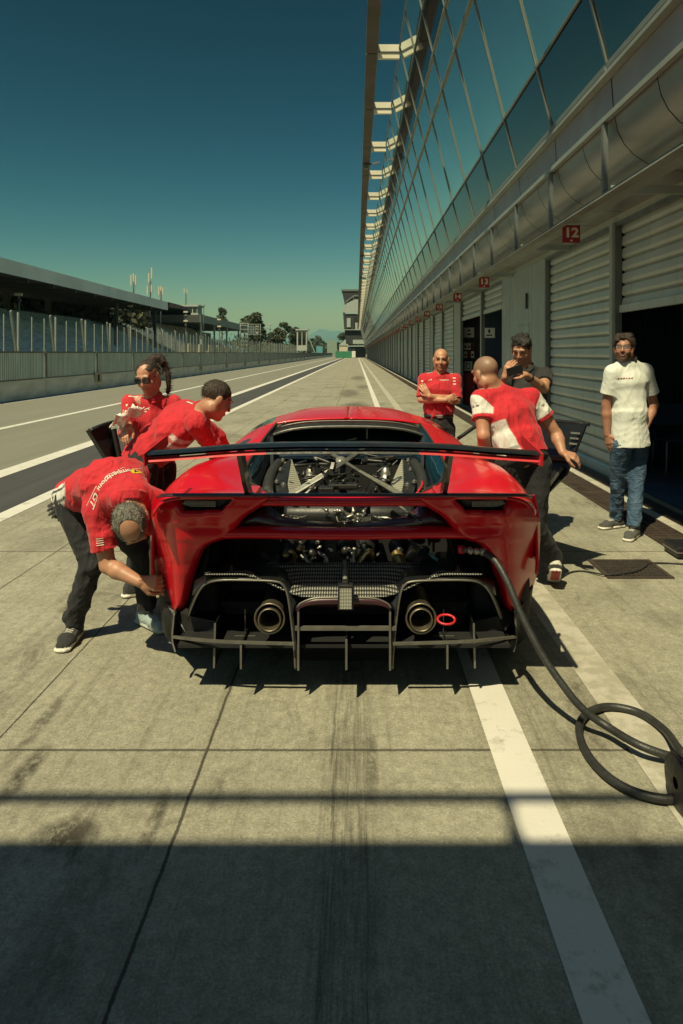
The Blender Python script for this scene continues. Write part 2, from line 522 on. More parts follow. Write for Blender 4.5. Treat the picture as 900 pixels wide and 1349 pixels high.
    fy = nt.math('SUBTRACT', nt.math('MULTIPLY', nt.math('ABSOLUTE', nt.math('SUBTRACT', nt.math('FRACT', nt.math('ADD', nt.math('DIVIDE', nt.math('ADD', y, jw), 2.825), .5)), .5)), 2.825), 0.0)
    jt = nt.ramp(fy, .004, .011, .75, 0)
    xj = nt.math('ADD', x, jw)
    for cx, w in ((-.61, .008), (-1.5, .006), (1.205, .005), (-2.45, .006)):
        jl = nt.ramp(nt.math('ABSOLUTE', nt.math('SUBTRACT', xj, cx)), w * .45, w, .85, 0)
        jt = nt.math('MAXIMUM', jt, jl)
    c = nt.mix(jt, c, (.028, .024, .02))
    nt.put(b.inputs['Base Color'], c)
    b.inputs['Roughness'].default_value = .85
    b.inputs['Specular IOR Level'].default_value = .25
    h = nt.math('ADD', nt.math('MULTIPLY', fine, .6), nt.math('SUBTRACT', nt.math('MULTIPLY', grit, .4), jt))
    nt.put(b.inputs['Normal'], nt.bump(nt.math('ADD', h, tex), .5, .008))
    return m
M['concrete'] = concrete()
def asphalt(name, a, bcol):
    m, nt, b = new_mat(name)
    p = nt.pos()
    n = nt.noise(nt.map(p, (2.5, .12, 1)), 1.5, 6, .65)
    g = nt.noise(p, 90, 3)
    c = nt.mix(nt.ramp(n, .3, .7), a, bcol)
    c = nt.mix(nt.ramp(g, .4, .7, 0, .3), c, tuple(q * 1.6 for q in bcol))
    nt.put(b.inputs['Base Color'], c)
    b.inputs['Roughness'].default_value = .85
    nt.put(b.inputs['Normal'], nt.bump(g, .4, .006))
    return m
M['asphalt'] = asphalt('lane_asphalt', (.132, .132, .104), (.172, .170, .135))
M['asphalt_dark'] = asphalt('dark_asphalt', (.030, .031, .033), (.052, .053, .054))
M['track'] = asphalt('track_asphalt', (.13, .13, .10), (.16, .16, .12))
M['ground'] = mat('ground_mat', (.20, .20, .13), .9, 0, 0, .3, .05)
M['mountain'] = mat('mountain_mat', (.10, .14, .13), .95, 0, 0, .3, .0006)
def painted(name, col, wear, edge=True):
    m, nt, b = new_mat(name)
    p = nt.pos()
    a = nt.noise(p, 6, 7, .72)
    g = nt.noise(p, 60, 3)
    st = nt.noise(nt.map(p, (9, .6, 1)), 2, 4, .65)
    c = nt.mix(nt.ramp(nt.noise(p, 2, 4), .3, .7), tuple(q * .9 for q in col), col)
    c = nt.mix(nt.ramp(a, wear, wear + .12, 0, .75), c, (.265, .252, .20))
    c = nt.mix(nt.ramp(st, .62, .78, 0, .35), c, (.25, .24, .17))
    c = nt.mix(nt.ramp(g, .66, .76, 0, .5), c, (.2, .19, .14))
    nt.put(b.inputs['Base Color'], c)
    b.inputs['Roughness'].default_value = .7
    nt.put(b.inputs['Normal'], nt.bump(g, .25, .004))
    return m
M['white_line'] = painted('white_line_paint', (.58, .56, .52), .55)
M['faded_line'] = painted('faded_line_paint', (.42, .40, .34), .44)

def shutter_mat():
    m, nt, b = new_mat('shutter')
    p = nt.obj()
    n = nt.noise(nt.map(p, (1, 1.2, .6)), 1.2, 5)
    d = nt.noise(nt.map(p, (1, 6, .5)), 1.5, 4, .65)
    c = nt.mix(nt.ramp(n, .3, .7), (.40, .44, .40), (.49, .52, .47))
    c = nt.mix(nt.ramp(d, .55, .75, 0, .4), c, (.22, .23, .19))
    nt.put(b.inputs['Base Color'], c)
    b.inputs['Roughness'].default_value = .45
    b.inputs['Metallic'].default_value = .2
    return m
M['shutter'] = shutter_mat()
def facade_glass():
    m, nt, b = new_mat('facade_glass')
    v = nt.obj()
    n = nt.noise(v, .5, 2)
    nt.put(b.inputs['Base Color'], nt.mix(nt.ramp(n, .3, .7), (.70, .82, .74), (.76, .86, .78)))
    b.inputs['Metallic'].default_value = .95
    b.inputs['Roughness'].default_value = .035
    nt.put(b.inputs['Normal'], nt.bump(n, .02, .05))
    return m
M['facade_glass'] = facade_glass()
M['facade_glass_dark'] = mat('facade_glass_dark', (.012, .016, .022), .05, 0, 0, .1, .5, rvar=.02)
M['facade_glass_dark'].node_tree.nodes['Principled BSDF'].inputs['IOR'].default_value = 2.3
def dots(name, base, dot, n=70.0, thr=.35, metal=.3, ax='XZ'):
    """perforated sheet: staggered light dots on dark"""
    m, nt, b = new_mat(name)
    x, y, z = nt.sep(nt.obj())[:3]
    u = nt.math('MULTIPLY', x, n); w = nt.math('MULTIPLY', y if ax == 'XY' else z, n * (1.15 if ax == 'XZ' else 1.15))
    h = nt.math('MULTIPLY', nt.math('SINE', nt.math('ADD', u, w)), nt.math('SINE', nt.math('SUBTRACT', u, w)))
    k = nt.ramp(h, thr, thr + .2)
    nt.put(b.inputs['Base Color'], nt.mix(k, base, dot))
    b.inputs['Metallic'].default_value = metal
    b.inputs['Roughness'].default_value = .45
    nt.put(b.inputs['Normal'], nt.bump(h, .5, .01))
    return m
M['perforated'] = dots('perforated', (.035, .037, .037), (.34, .34, .31), 262.0, .1)
M['lens_dots'] = dots('lens_dots', (.10, .10, .09), (.62, .60, .50), 420.0, .1, 0)
M['light_dots'] = dots('light_dots', (.02, .02, .022), (.38, .38, .36), 420.0, .1, 0)
def finned():
    m, nt, b = new_mat('finned_core')
    x, y, z = nt.sep(nt.obj())[:3]
    s = nt.math('SINE', nt.math('MULTIPLY', nt.math('ADD', z, nt.math('MULTIPLY', y, .3)), 420))
    nt.put(b.inputs['Base Color'], nt.mix(nt.ramp(s, -.5, .8), (.26, .25, .20), (.52, .50, .40)))
    b.inputs['Metallic'].default_value = .4
    b.inputs['Roughness'].default_value = .5
    return m
M['finned'] = finned()
# ------------------------------------------------------------------ ground, lane, lines
def sheet(name, x0, x1, y0, y1, z, m, kind='structure', ny=1):
    mb = MB()
    for i in range(ny):
        a, b = y0 + (y1 - y0) * i / ny, y0 + (y1 - y0) * (i + 1) / ny
        mb.add([(x0, a, z), (x1, a, z), (x1, b, z), (x0, b, z)], [(0, 1, 2, 3)])
    o = mb.build(name, m)
    return tag(o, kind=kind)
sheet('ground', -14000, 14000, -400, 26000, -.004, M['ground'])
sheet('pit_lane', -3.5, 3.24, -14, 420, .0, M['concrete'])
sheet('fast_lane', -11.76, -4.75, -40, 420, .0, M['asphalt'])
sheet('dark_lane_strip', -4.75, -3.5, -40, 420, .0, M['asphalt_dark'])
sheet('race_track', -25.0, -12.05, -40, 700, .0, M['track'])
for x0, x1, m, y1 in ((.545, .71, 'white_line', 300), (1.11, 1.30, 'faded_line', 300), (-3.60, -3.41, 'white_line', 300),
                  (-4.91, -4.62, 'white_line', 300), (-7.70, -7.52, 'white_line', 300), (-11.33, -11.18, 'white_line', 300)):
    sheet('painted_line', x0, x1, -14, y1, .004, M[m])
# gutter along the garages: slotted grating, concrete edge, dark channel at the wall
mb = MB(); mb.span(2.90, 3.02, -14, 232, 0, .012); tag(mb.build('kerb_strip', M['faded_line']), kind='structure')
sheet('wall_channel', 3.02, 3.24, -14, 232, .005, M['iron'])
def grating_run():
    root = thing('drain_grating', (2.73, 6, 0), 'rusty slotted drain grating running along the garage fronts', 'drain grating')
    mb = MB(); mb.span(2.57, 2.90, -6, 232, .001, .004); mb.build('channel', M['dark_gap'], root)
    g = MB()
    y = 2.0
    while y < 42:
        g.span(2.59, 2.88, y, y + .028, .004, .016); y += .062
    g.span(2.57, 2.595, -6, 232, .004, .016); g.span(2.875, 2.90, -6, 232, .004, .016)
    y = 2.0
    while y < 60:
        g.span(2.595, 2.875, y - .02, y + .02, .005, .018); y += 1.0
    g.span(2.725, 2.745, -6, 232, .005, .0175)
    g.span(2.595, 2.875, 42, 232, .004, .012)
    g.build('slotted_cover', M['iron'], root)
grating_run()
def manhole():
    root = thing('manhole_cover', (2.04, 5.18, 0), 'square rusty iron manhole cover set in the pale concrete', 'manhole cover')
    mb = MB(); mb.span(1.83, 2.25, 4.99, 5.37, .001, .006); mb.build('plate', M['dark_gap'], root)
    g = MB()
    for i in range(11):
        x = 1.845 + i * .0375
        for j in range(10):
            y = 5.005 + j * .0365
            g.box((x + .008, y + .01, .010), (.024, .012, .008), (0, 0, .78 if (i + j) % 2 else -.78))
    g.build('tread', M['iron'], root)
    fr = MB()
    for a, b, c, d in ((1.80, 2.28, 4.96, 4.99), (1.80, 2.28, 5.37, 5.40), (1.80, 1.83, 4.99, 5.37), (2.25, 2.28, 4.99, 5.37)):
        fr.span(a, b, c, d, .001, .011)
    fr.build('frame', M['iron'], root)
manhole()

# ------------------------------------------------------------------ the pit building
BW = 3.25            # plane of the garage fronts
BAY, BPH, BEND = 1.86, 6.55 - 1.86 * 8, 221.0
def S(t): return (2.40 - .25 * t, 4.26 + t)
pit = thing('pit_building', (BW, 10, 0), 'long glass fronted pit building leaning out over a row of grey shuttered garages', 'building')
mb = MB()
# wall pieces between the openings
def wall(y0, y1, z0, z1, x0=BW, x1=BW + .07, m=0): mb.span(x0, x1, y0, y1, z0, z1, m)
shutters = []        # (y0, y1, zbottom)
openings = []
wall(-12, 2.4, 0, 3.25); wall(4.6, 5.6, 0, 3.25)
shutters += [(2.4, 4.6, 0.0), (5.6, 8.67, 2.12), (8.77, 11.86, 0.0), (15.4, 17.95, 2.62), (18.05, 21.6, 2.62)]
wall(8.67, 8.77, 0, 3.25, BW - .05)
wall(17.95, 18.05, 0, 3.25, BW - .03)
wall(21.6, 23.2, 0, 3.25)
y = 23.2
far_sh = []
while y < 212:
    shutters += [(y, y + 3.05, 0.0), (y + 3.15, y + 6.2, 0.0)]
    wall(y + 3.05, y + 3.15, 0, 3.25, BW - .03)
    wall(y + 6.2, y + 7.45, 0, 3.25)
    y += 7.45
wall(y, BEND, 0, 3.25)
wall(-12, BEND, 3.25, 4.2)
mb.span(BW + .08, 12, BEND - .3, BEND, 0, 9.4)
mb.build('wall', M['wall_grey'], pit)
# the plain panelled stretch with its service door
mb = MB()
for a, b in ((11.90, 12.78), (12.80, 13.02), (13.04, 13.9), (13.92, 14.55), (14.57, 15.38)):
    mb.span(BW - .02, BW + .2, a, b, 0, 3.25, 0, .006)
mb.build('wall_panel', M['panel_grey'], pit)
dr = MB(); dr.span(BW - .035, BW - .02, 12.95, 13.85, .05, 2.15, 0, .005); dr = dr.build('door', M['panel_grey'], pit)
h = MB(); h.span(BW - .075, BW - .035, 13.0, 13.05, 2.45, 2.75, 0, .01); h.build('wall_lamp', M['black_plastic'], pit)
h = MB(); h.tube([(BW - .08, 13.05, 1.0), (BW - .08, 13.17, 1.0)], .012); h.tube([(BW - .08, 13.05, 1.0), (BW - .03, 13.05, 1.0)], .012); h.build('handle', M['steel_grey'], dr)
# slatted roller shutters
def shutter_mesh(y0, y1, z0, z1, near):
    mb = MB()
    pitch = .155
    rows = []
    z = z1
    n = int((z1 - z0) / pitch)
    prof = ((0, .05), (.02, .012), (.10, .0), (.135, .01), (.15, .045)) if near else ((0, .045), (.02, .0), (.13, .0))
    zs = []
    for i in range(n + 1):
        for dz, dx in prof:
            zz = z1 - i * pitch - dz
            if zz >= z0 + .1: zs.append((zz, BW + .06 + dx))
    zs += [(z0 + .1, BW + .05), (z0 + .095, BW + .03), (z0 + .005, BW + .03), (z0 + .005, BW + .09)]
    G = [[(x, y0, zz), (x, y1, zz)] for zz, x in zs]
    mb.grid(np.array(G), smooth=False)
    return mb
for i, (a, b, z0) in enumerate(shutters):
    o = shutter_mesh(a + .02, b - .02, z0, 3.25, a < 70).build('shutter', M['shutter'], pit)
# door surrounds
for i, (a, b, z0) in enumerate(shutters):
    mb = MB(); mb.span(BW - .015, BW + .05, a - .03, a + .025, 0, 3.25); mb.span(BW - .015, BW + .05, b - .025, b + .03, 0, 3.25); mb.span(BW - .012, BW + .05, a + .025, b - .025, 3.2, 3.25)
    mb.build('shutter_guide', M['steel_grey'], pit)
# canopy: fascia panels, curved underside, rail, hangers, pipe
mb = MB()
prof = [(2.41, 4.22), (2.43, 3.93), (2.44, 3.86), (2.47, 3.72), (2.53, 3.60), (2.62, 3.50), (2.74, 3.42), (2.90, 3.365), (3.10, 3.34), (3.26, 3.335)]
k = 0
y = BPH
sm = MB()
while y < BEND - .2:
    G = [[(x, y + .012, z), (x, y + BAY - .012, z)] for x, z in prof[:3]]
    mb.grid(np.array(G), 0, False)
    G = [[(x, y + .008, z), (x, y + BAY / 2 - .008, z)] for x, z in prof[2:]]
    mb.grid(np.array(G), 1, True)
    G = [[(x, y + BAY / 2 + .008, z), (x, y + BAY - .008, z)] for x, z in prof[2:]]
    mb.grid(np.array(G), 1, True)
    y += BAY
mb.build('canopy', [M['canopy_grey'], M['duct']], pit, fix=False)
mb = MB()
G = [[(x + .03, -10, z + .02), (x + .03, BEND, z + .02)] for x, z in prof]
mb.grid(np.array(G), 0, True); mb.build('canopy_seam', M['dark_gap'], pit, fix=False)
mb = MB(); mb.span(2.37, 2.42, -10, BEND, 3.84, 3.89); mb.span(2.33, 2.42, -10, BEND, 4.225, 4.262); mb.span(2.36, 2.42, -10, BEND, 4.262, 4.33); mb.build('rail', M['frame_grey'], pit)
y = 4.8
k = 0
far = MB()
while y < BEND:
    mb = MB() if k < 92 else far
    mb.span(2.375, 2.42, y, y + .06, 3.14, 3.84); y += BAY; k += 1
    if k <= 92: mb.build('hanger', M['steel_grey'], pit)
tag(far.build('far_hanger', M['steel_grey'], pit), kind='stuff')
mb = MB(); mb.tube([(2.40, -10, 3.13), (2.40, BEND, 3.13)], .045, 10); mb.span(2.425, 2.68, -10, BEND, 3.165, 3.185)  # flat flange beside the pipe, widened to keep the signs below in shade
y = BPH + .25
while y < BEND:
    mb.span(2.44, 3.25, y, y + .05, 3.188, 3.27); y += BAY * 2
mb.build('pipe', M['frame_grey'], pit)
# glazed bays: five rows of glass between leaning mullions
TT = (0.07, .826, 2.69, 3.40, 4.28, 5.19)
def bay():
    g = MB()
    for i in range(5):
        (xa, za), (xb, zb) = S(TT[i] + .03), S(TT[i + 1] - .03)
        mi = 1 if i in (0, 3) else 0
        vs = [(xa, .03, za), (xa, BAY - .03, za), (xb, BAY - .03, zb), (xb, .03, zb)]
        vs += [(x + .03, q, z) for x, q, z in vs]
        g.add(vs, [(3, 2, 1, 0), (4, 5, 6, 7), (0, 1, 5, 4), (1, 2, 6, 5), (2, 3, 7, 6), (3, 0, 4, 7)], mi)
    o = g.build('window', [M['facade_glass'], M['facade_glass_dark']], pit_dummy)
    f = MB()
    a, b = S(.02), S(5.19)
    f.bar((a[0], 0, a[1]), (b[0], 0, b[1]), .032, .04, up=(1, 0, 0))
    for i, t in enumerate(TT):
        x, z = S(t)
        w = .055 if i in (0, 2, 3) else .032
        f.bar((x - .01, .026, z), (x - .01, BAY - .026, z), w * .7, w)
    fr = f.build('window_frame', M['mullion'], o)
    return o
pit_dummy = pit
ORG[pit_dummy] = Vector((0, 0, 0))
b0 = bay()
ORG[pit] = Vector((BW, 10, 0))
base = Vector((0, 0, 0)) - ORG[pit]
y = BPH
k = 0
b0.location = base + Vector((0, y, 0))
y += BAY
while y < BEND - BAY and k < 98:
    c = copy_tree(b0, pit); c.location = base + Vector((0, y, 0)); y += BAY; k += 1
yfar = y
n_left = int((BEND - y) / BAY)
fm = MB()
for i in range(n_left):
    for j in range(5):
        (xa, za), (xb, zb) = S(TT[j] + .03), S(TT[j + 1] - .03)
        fm.add([(xa, y + .03, za), (xa, y + BAY - .03, za), (xb, y + BAY - .03, zb), (xb, y + .03, zb)], [(3, 2, 1, 0)], 0)
    a, b = S(.02), S(5.19)
    fm.bar((a[0], y, a[1]), (b[0], y, b[1]), .032, .04, 1, up=(1, 0, 0))
    y += BAY
if n_left > 0:
    tag(fm.build('far_window', [M['facade_glass'], M['mullion']], pit), kind='stuff')
mb = MB()      # the body of the upper floors behind the glass
vs = []
for yy in (-10, BEND):
    for t, dx in ((0, .12), (5.19, .12)):
        x, z = S(t); vs.append((x + dx, yy, z))
    vs.append((12, yy, 9.3)); vs.append((12, yy, 4.26))
mb.add(vs, [(0, 1, 5, 4), (1, 2, 6, 5), (2, 3, 7, 6), (3, 0, 4, 7), (0, 3, 2, 1), (4, 5, 6, 7)])
mb.build('upper_floor', M['stand_dark'], pit)
# overhanging roof edge carried on white brackets
mb = MB()
y = 13.8 - 4.1 * 5
while y < BEND:
    mb.span(.24, .52, y + .03, y + 4.07, 9.36, 9.56, 0); mb.span(.50, .545, y, y + 4.1, 9.40, 9.62, 1); y += 4.1
mb.build('roof_edge', [M['roof_brown'], M['steel_grey']], pit)
y = 17.8 - 4.1 * 6
while y < BEND:
    mb = MB()
    mb.span(.55, 1.10, y, y + .10, 9.20, 9.56, 0)
    mb.span(.55, 1.10, y - .03, y, 9.35, 9.37, 1)
    mb.build('bracket', [M['louver'], M['steel_grey']], pit)
    y += 4.1
mb = MB()
for y in (28.4, 55, 71, 103):
    mb.bar((.40, y, 9.33), (.95, y, 9.45), .07, .07); mb.box((.38, y, 9.25), (.18, .3, .16))
mb.build('camera_arm', M['steel_grey'], pit)
# garage interiors
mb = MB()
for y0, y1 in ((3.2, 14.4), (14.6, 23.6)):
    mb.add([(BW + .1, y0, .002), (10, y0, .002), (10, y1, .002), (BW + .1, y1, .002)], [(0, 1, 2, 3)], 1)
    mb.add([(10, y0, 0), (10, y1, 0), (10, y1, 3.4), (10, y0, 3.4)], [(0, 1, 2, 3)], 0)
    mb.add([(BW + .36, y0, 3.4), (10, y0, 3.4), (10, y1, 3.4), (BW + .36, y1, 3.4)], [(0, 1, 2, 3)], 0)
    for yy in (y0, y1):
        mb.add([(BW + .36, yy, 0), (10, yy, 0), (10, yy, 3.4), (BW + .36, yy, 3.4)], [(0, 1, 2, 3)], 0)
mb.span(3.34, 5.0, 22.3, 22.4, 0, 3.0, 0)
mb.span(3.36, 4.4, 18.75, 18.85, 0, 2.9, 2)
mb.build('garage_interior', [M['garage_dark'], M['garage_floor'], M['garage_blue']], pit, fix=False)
mb = MB()
for i in range(8): mb.span(3.95 + i * .12, 4.0 + i * .12, 10.4, 10.45, .0, 2.8)
mb.span(3.9, 4.9, 10.45, 10.5, 0, 2.8)
mb.build('ribbed_partition', M['garage_blue'], pit)
mb = MB()
for z in (2.55, 2.72, 2.90): mb.span(3.75, 4.3, 20.0, 20.1, z, z + .07); mb.span(3.75, 4.4, 16.6, 16.7, z + .1, z + .16)
mb.build('ceiling_slat', M['wood'], pit)

def board(name, x0, x1, y, z0, z1, label, cat, marks, m='poster_white', group=None):
    o = thing(name, ((x0 + x1) / 2, y, z0), label, cat, group)
    mb = MB(); mb.span(x0, x1, y - .02, y, z0, z1, 0, .003); mb.build('sheet', M[m], o)
    mk = MB()
    for (a, b, c, d) in marks:
        mk.span(x0 + (x1 - x0) * a, x0 + (x1 - x0) * b, y - .024, y - .0205, z0 + (z1 - z0) * c, z0 + (z1 - z0) * d)
    if marks: mk.build('print', M['black_plastic'], o)
    return o
board('poster', 3.45, 3.78, 22.295, 2.12, 2.44, 'white notice board with a dark emblem, high inside the left bay of garage 13', 'poster', [(.4, .6, .6, .8), (.3, .7, .25, .4)])
board('poster', 3.43, 3.74, 18.745, 2.03, 2.30, 'white sheet with a round dark emblem on the blue partition of garage 13', 'poster', [(.42, .58, .5, .85), (.25, .75, .2, .32)])
for i in range(3):
    for j in range(2):
        board('poster', 3.45 + i * .115, 3.55 + i * .115, 22.295, 1.72 - j * .26, 1.94 - j * .26,
              'small pinned sheet in the %s row, %s of three, on the garage partition' % (('upper', 'lower')[j], ('left', 'middle', 'right')[i]), 'poster',
              [(.2, .8, .3, .6)], 'sign_red' if (i + j) % 3 == 2 else 'poster_white', 'sheets pinned on the garage partition')
o = board('poster', 3.46, 3.72, 22.295, 1.05, 1.35, 'white square poster with a black ring outline above the red cabinet', 'poster', [(.25, .33, .2, .8), (.67, .75, .2, .8), (.33, .67, .72, .8), (.33, .67, .2, .28)])
cb = thing('red_cabinet', (3.6, 22.2, 0), 'red metal cabinet standing in the left bay of garage 13', 'cabinet')
mb = MB(); mb.span(3.42, 3.78, 22.05, 22.28, 0, .98, 0, .01); mb.build('body', M['sign_red'], cb)
mb = MB(); mb.span(3.44, 3.76, 22.04, 22.05, .05, .94, 0, .004); dd = mb.build('door', M['sign_red'], cb)
mb = MB(); mb.span(3.70, 3.72, 22.02, 22.04, .45, .6); mb.build('handle', M['steel_grey'], dd)
# chair inside the open garage
ch = thing('garage_chair', (4.3, 9.3, 0), 'dark stacking chair with pale tubular legs inside the open garage', 'chair')
mb = MB(); mb.box((4.3, 9.3, .46), (.44, .42, .03), None, 0, .012); mb.build('seat', M['garage_blue'], ch)
mb = MB(); mb.box((4.3, 9.5, .78), (.44, .03, .30), (R(-12), 0, 0), 0, .012); mb.build('backrest', M['garage_blue'], ch)
for sx in (-.21, .21):
    for sy, dy in ((-.19, -.03), (.19, .05)):
        mb = MB(); mb.tube([(4.3 + sx, 9.3 + sy, .445), (4.3 + sx * 1.05, 9.3 + sy * .98 + dy * .3, .42), (4.3 + sx * 1.15, 9.3 + sy + dy, 0)], .013); mb.build('leg', M['alu_dull'], ch)

# numbered signs under the canopy
def text_mesh(s, size, extrude=.002, bold=0.0, align='CENTER'):
    cu = bpy.data.curves.new('txt', 'FONT')
    cu.body = s; cu.size = size; cu.extrude = extrude; cu.align_x = align; cu.align_y = 'CENTER'; cu.offset = bold; cu.resolution_u = 3
    t = bpy.data.objects.new('txt', cu); COL.objects.link(t)
    dg = bpy.context.evaluated_depsgraph_get(); dg.update()
    me = bpy.data.meshes.new_from_object(t.evaluated_get(dg))
    bpy.data.objects.remove(t); bpy.data.curves.remove(cu)
    return me
def number_sign(num, y):
    o = thing('number_sign', (2.55, y, 2.93), 'small red square sign with the white number %d over the garages' % num, 'sign', 'number signs over the garages')
    mb = MB(); mb.span(2.445, 2.655, y, y + .02, 2.93, 3.14, 0, .002); mb.build('plate', M['sign_red'], o)
    me = text_mesh(str(num), .155, .003, .006)
    me.transform(Matrix.Scale(1.12, 4, (1, 0, 0)))
    me.transform(Matrix.Translation((2.55, y - .004, 3.045)) @ Euler((R(90), 0, 0)).to_matrix().to_4x4())
    me.materials.clear(); me.materials.append(M['sign_white'])
    link_mesh('number', me, o)
    mb = MB(); mb.span(2.535, 2.565, y - .003, y, 2.945, 2.965); mb.build('emblem', M['sign_white'], o)
ys = {12: 8.22, 13: 13.84, 14: 17.5, 15: 21.35}
y = 21.35
for n in range(16, 61):
    y += 3.72; ys[n] = y
for n, y in ys.items():
    if y < BEND - 1: number_sign(n, y)

# ------------------------------------------------------------------ podium deck over the photographer (its shadow lies across the foreground)
pod = thing('podium_deck', (0, -6, 0), 'raised podium deck on columns over the pit lane behind the viewer', 'platform')
mb = MB()
PE = 2.30 - .55 * 5.0          # front edge
mb.span(-5.5, .9, PE - 3.0, PE, 4.8, 5.0); mb.build('deck', M['stand_dark'], pod)
for x in (-5.2, .6):
    mb = MB(); mb.span(x - .12, x + .12, PE - 2.9, PE - 2.66, 0, 4.8); mb.build('column', M['wall_grey'], pod)
mb = MB()
zt = 5.0 + .62
ry = 2.52 - .55 * zt
mb.tube([(-5.5, ry, zt), (.9, ry, zt)], .032)
for x in (-.968, -4.6):
    mb.tube([(x, PE - .02, 5.0), (x - .178, ry, zt)], .035)
mb.build('railing', M['steel_grey'], pod)
# ------------------------------------------------------------------ pit wall
PW = -11.75
pw = thing('pit_wall', (PW, 60, 0), 'low pale concrete pit wall topped with grey mesh panels', 'wall')
def wall_set(y):
    mb = MB(); mb.add([(PW + .06, 0, 0), (PW + .06, 5.1, 0), (PW, 5.1, .66), (PW, 0, .66), (PW - .3, 0, 0), (PW - .3, 5.1, 0), (PW - .25, 5.1, .66), (PW - .25, 0, .66)],
                      [(0, 1, 2, 3), (3, 2, 6, 7), (4, 7, 6, 5), (0, 3, 7, 4), (1, 5, 6, 2)])
    return mb
ORG[pw] = Vector((0, 0, 0))
a0 = wall_set(0).build('wall_section', M['concrete_wall'], pw)
mb = MB(); mb.span(PW - .04, PW - .01, .12, 5.0, .70, 1.62)
f0 = mb.build('mesh_panel', M['mesh_panel'], pw)
mb = MB(); mb.span(PW - .05, PW + .01, .05, 5.06, 1.62, 1.68); mb.span(PW - .05, PW + .01, .05, 5.06, .66, .70)
for i in range(40): mb.span(PW - .012, PW - .004, .15 + i * .122, .17 + i * .122, .70, 1.62)
fr0 = mb.build('frame', M['steel_grey'], f0)
mb = MB(); mb.span(PW - .10, PW + .03, -.06, .06, .66, 1.69)
p0 = mb.build('post', M['steel_grey'], pw)
mb = MB(); mb.span(PW + .02, PW + .12, -.35, .35, .30, .74, 0, .02); mb.span(PW + .12, PW + .125, -.22, .02, .36, .66, 1)
d0 = mb.build('drain_box', [M['cream'], M['black_void']], pw)
org = Vector((PW, 60, 0))
y = 10.4 + .0
k = 0
first = True
while y < 330:
    for o in (a0, f0, p0) + ((d0,) if k % 2 == 0 else ()):
        c = o if first else copy_tree(o, pw)
        c.location = Vector((0, y + .3, 0)) - org
    first = False
    y += 5.15; k += 1
ORG[pw] = org
# ------------------------------------------------------------------ catch fence across the track
FX = -26.0
cf = thing('catch_fence', (FX, 100, 0), 'tall pale green debris fence with leaning steel posts across the track', 'fence')
org = Vector((FX, 100, 0)); ORG[cf] = Vector((0, 0, 0))
mb = MB(); mb.span(FX - .035, FX + .035, -.04, .04, 0, 4.5); t0 = mb.build('post', M['galv'], cf)
mb = MB(); mb.bar((FX, 0, 0), (FX, 0, 4.75), .24, .12, up=(1, 0, 0)); w0 = mb.build('wide_post', M['galv'], cf)
mb = MB(); mb.bar((FX + .1, 0.2, .8), (FX + .35, -1.4, 4.75), .22, .12, up=(1, 0, 0)); l0 = mb.build('leaning_post', M['galv'], cf)
y = 40.0; first = True
while y < 310:
    for o, dy in ((w0, 0), (l0, -.5)):
        c = o if first else copy_tree(o, cf)
        c.location = Vector((0, y + dy, 0)) - org
    c = t0 if first else copy_tree(t0, cf)
    c.location = Vector((0, y + 2.2, 0)) - org
    if y < 220:
        c = copy_tree(t0, cf); c.location = Vector((0, y + 4.4, 0)) - org
    first = False; y += 6.6
ORG[cf] = org
def mesh_mat():
    m, nt, b = new_mat('wire_mesh')
    b.inputs['Base Color'].default_value = (.36, .40, .36, 1); b.inputs['Roughness'].default_value = .6
    b.inputs['Alpha'].default_value = .18
    return m
mb = MB(); mb.add([(FX, 36, .9), (FX, 315, .9), (FX, 315, 4.1), (FX, 36, 4.1)], [(0, 1, 2, 3)]); mb.build('wire_mesh', mesh_mat(), cf)
mb = MB(); mb.span(FX - .3, FX - .1, 36, 315, 0, .9); mb.build('kerb_wall', M['concrete_wall'], cf)
# ------------------------------------------------------------------ main grandstand
gs = thing('grandstand', (-42, 85, 0), 'covered grandstand with a long flat grey roof and blue grey seating across the track', 'grandstand')
def tier(x0, z0, x1, z1, y0, y1, n):
    mb = MB()
    rows = []
    for i in range(n):
        t0_, t1_ = i / n, (i + 1) / n
        rows += [(x0 + (x1 - x0) * t0_, z0 + (z1 - z0) * t0_), (x0 + (x1 - x0) * t0_ - .02, z0 + (z1 - z0) * t1_)]
    rows.append((x1, z1))
    mb.grid(np.array([[(x, y0, z), (x, y1, z)] for x, z in rows]), 0, False)
    return mb
mb = tier(-32, 1.3, -46, 7.3, 30, 121, 20); mb.build('seating', M['seat_blue'], gs)
mb = MB(); mb.add([(-33, 28, 9.1), (-33, 121, 9.1), (-33, 121, 10.5), (-33, 28, 10.5)], [(0, 1, 2, 3)], 0)
mb.add([(-33, 28, 10.5), (-33, 121, 10.5), (-54, 121, 12.0), (-54, 28, 12.0)], [(0, 1, 2, 3)], 0)
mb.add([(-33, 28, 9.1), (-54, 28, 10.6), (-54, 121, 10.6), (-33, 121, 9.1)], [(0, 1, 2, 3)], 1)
mb.add([(-33, 121, 9.1), (-54, 121, 10.6), (-54, 121, 12.0), (-33, 121, 10.5)], [(0, 1, 2, 3)], 0)
mb.add([(-54, 28, 10.6), (-54, 121, 10.6), (-54, 121, 12.0), (-54, 28, 12.0)], [(0, 1, 2, 3)], 0)
for y in range(34, 121, 6): mb.bar((-33.2, y, 9.0), (-53, y, 10.4), .35, .6, 1)
mb.build('roof', [M['stand_roof'], M['stand_dark']], gs, fix=False)
for y in (42, 54, 66, 78, 90, 102, 118):
    for x, zb, zt in ((-45.5, 0, 10.0),):
        mb = MB(); mb.span(x - .3, x + .3, y - .3, y + .3, zb, zt); mb.build('column', M['stand_dark'], gs)
for y in (100, 119):
    mb = MB(); mb.span(-35, -34.5, y - .25, y + .25, 0, 9.2); mb.build('column', M['stand_dark'], gs)
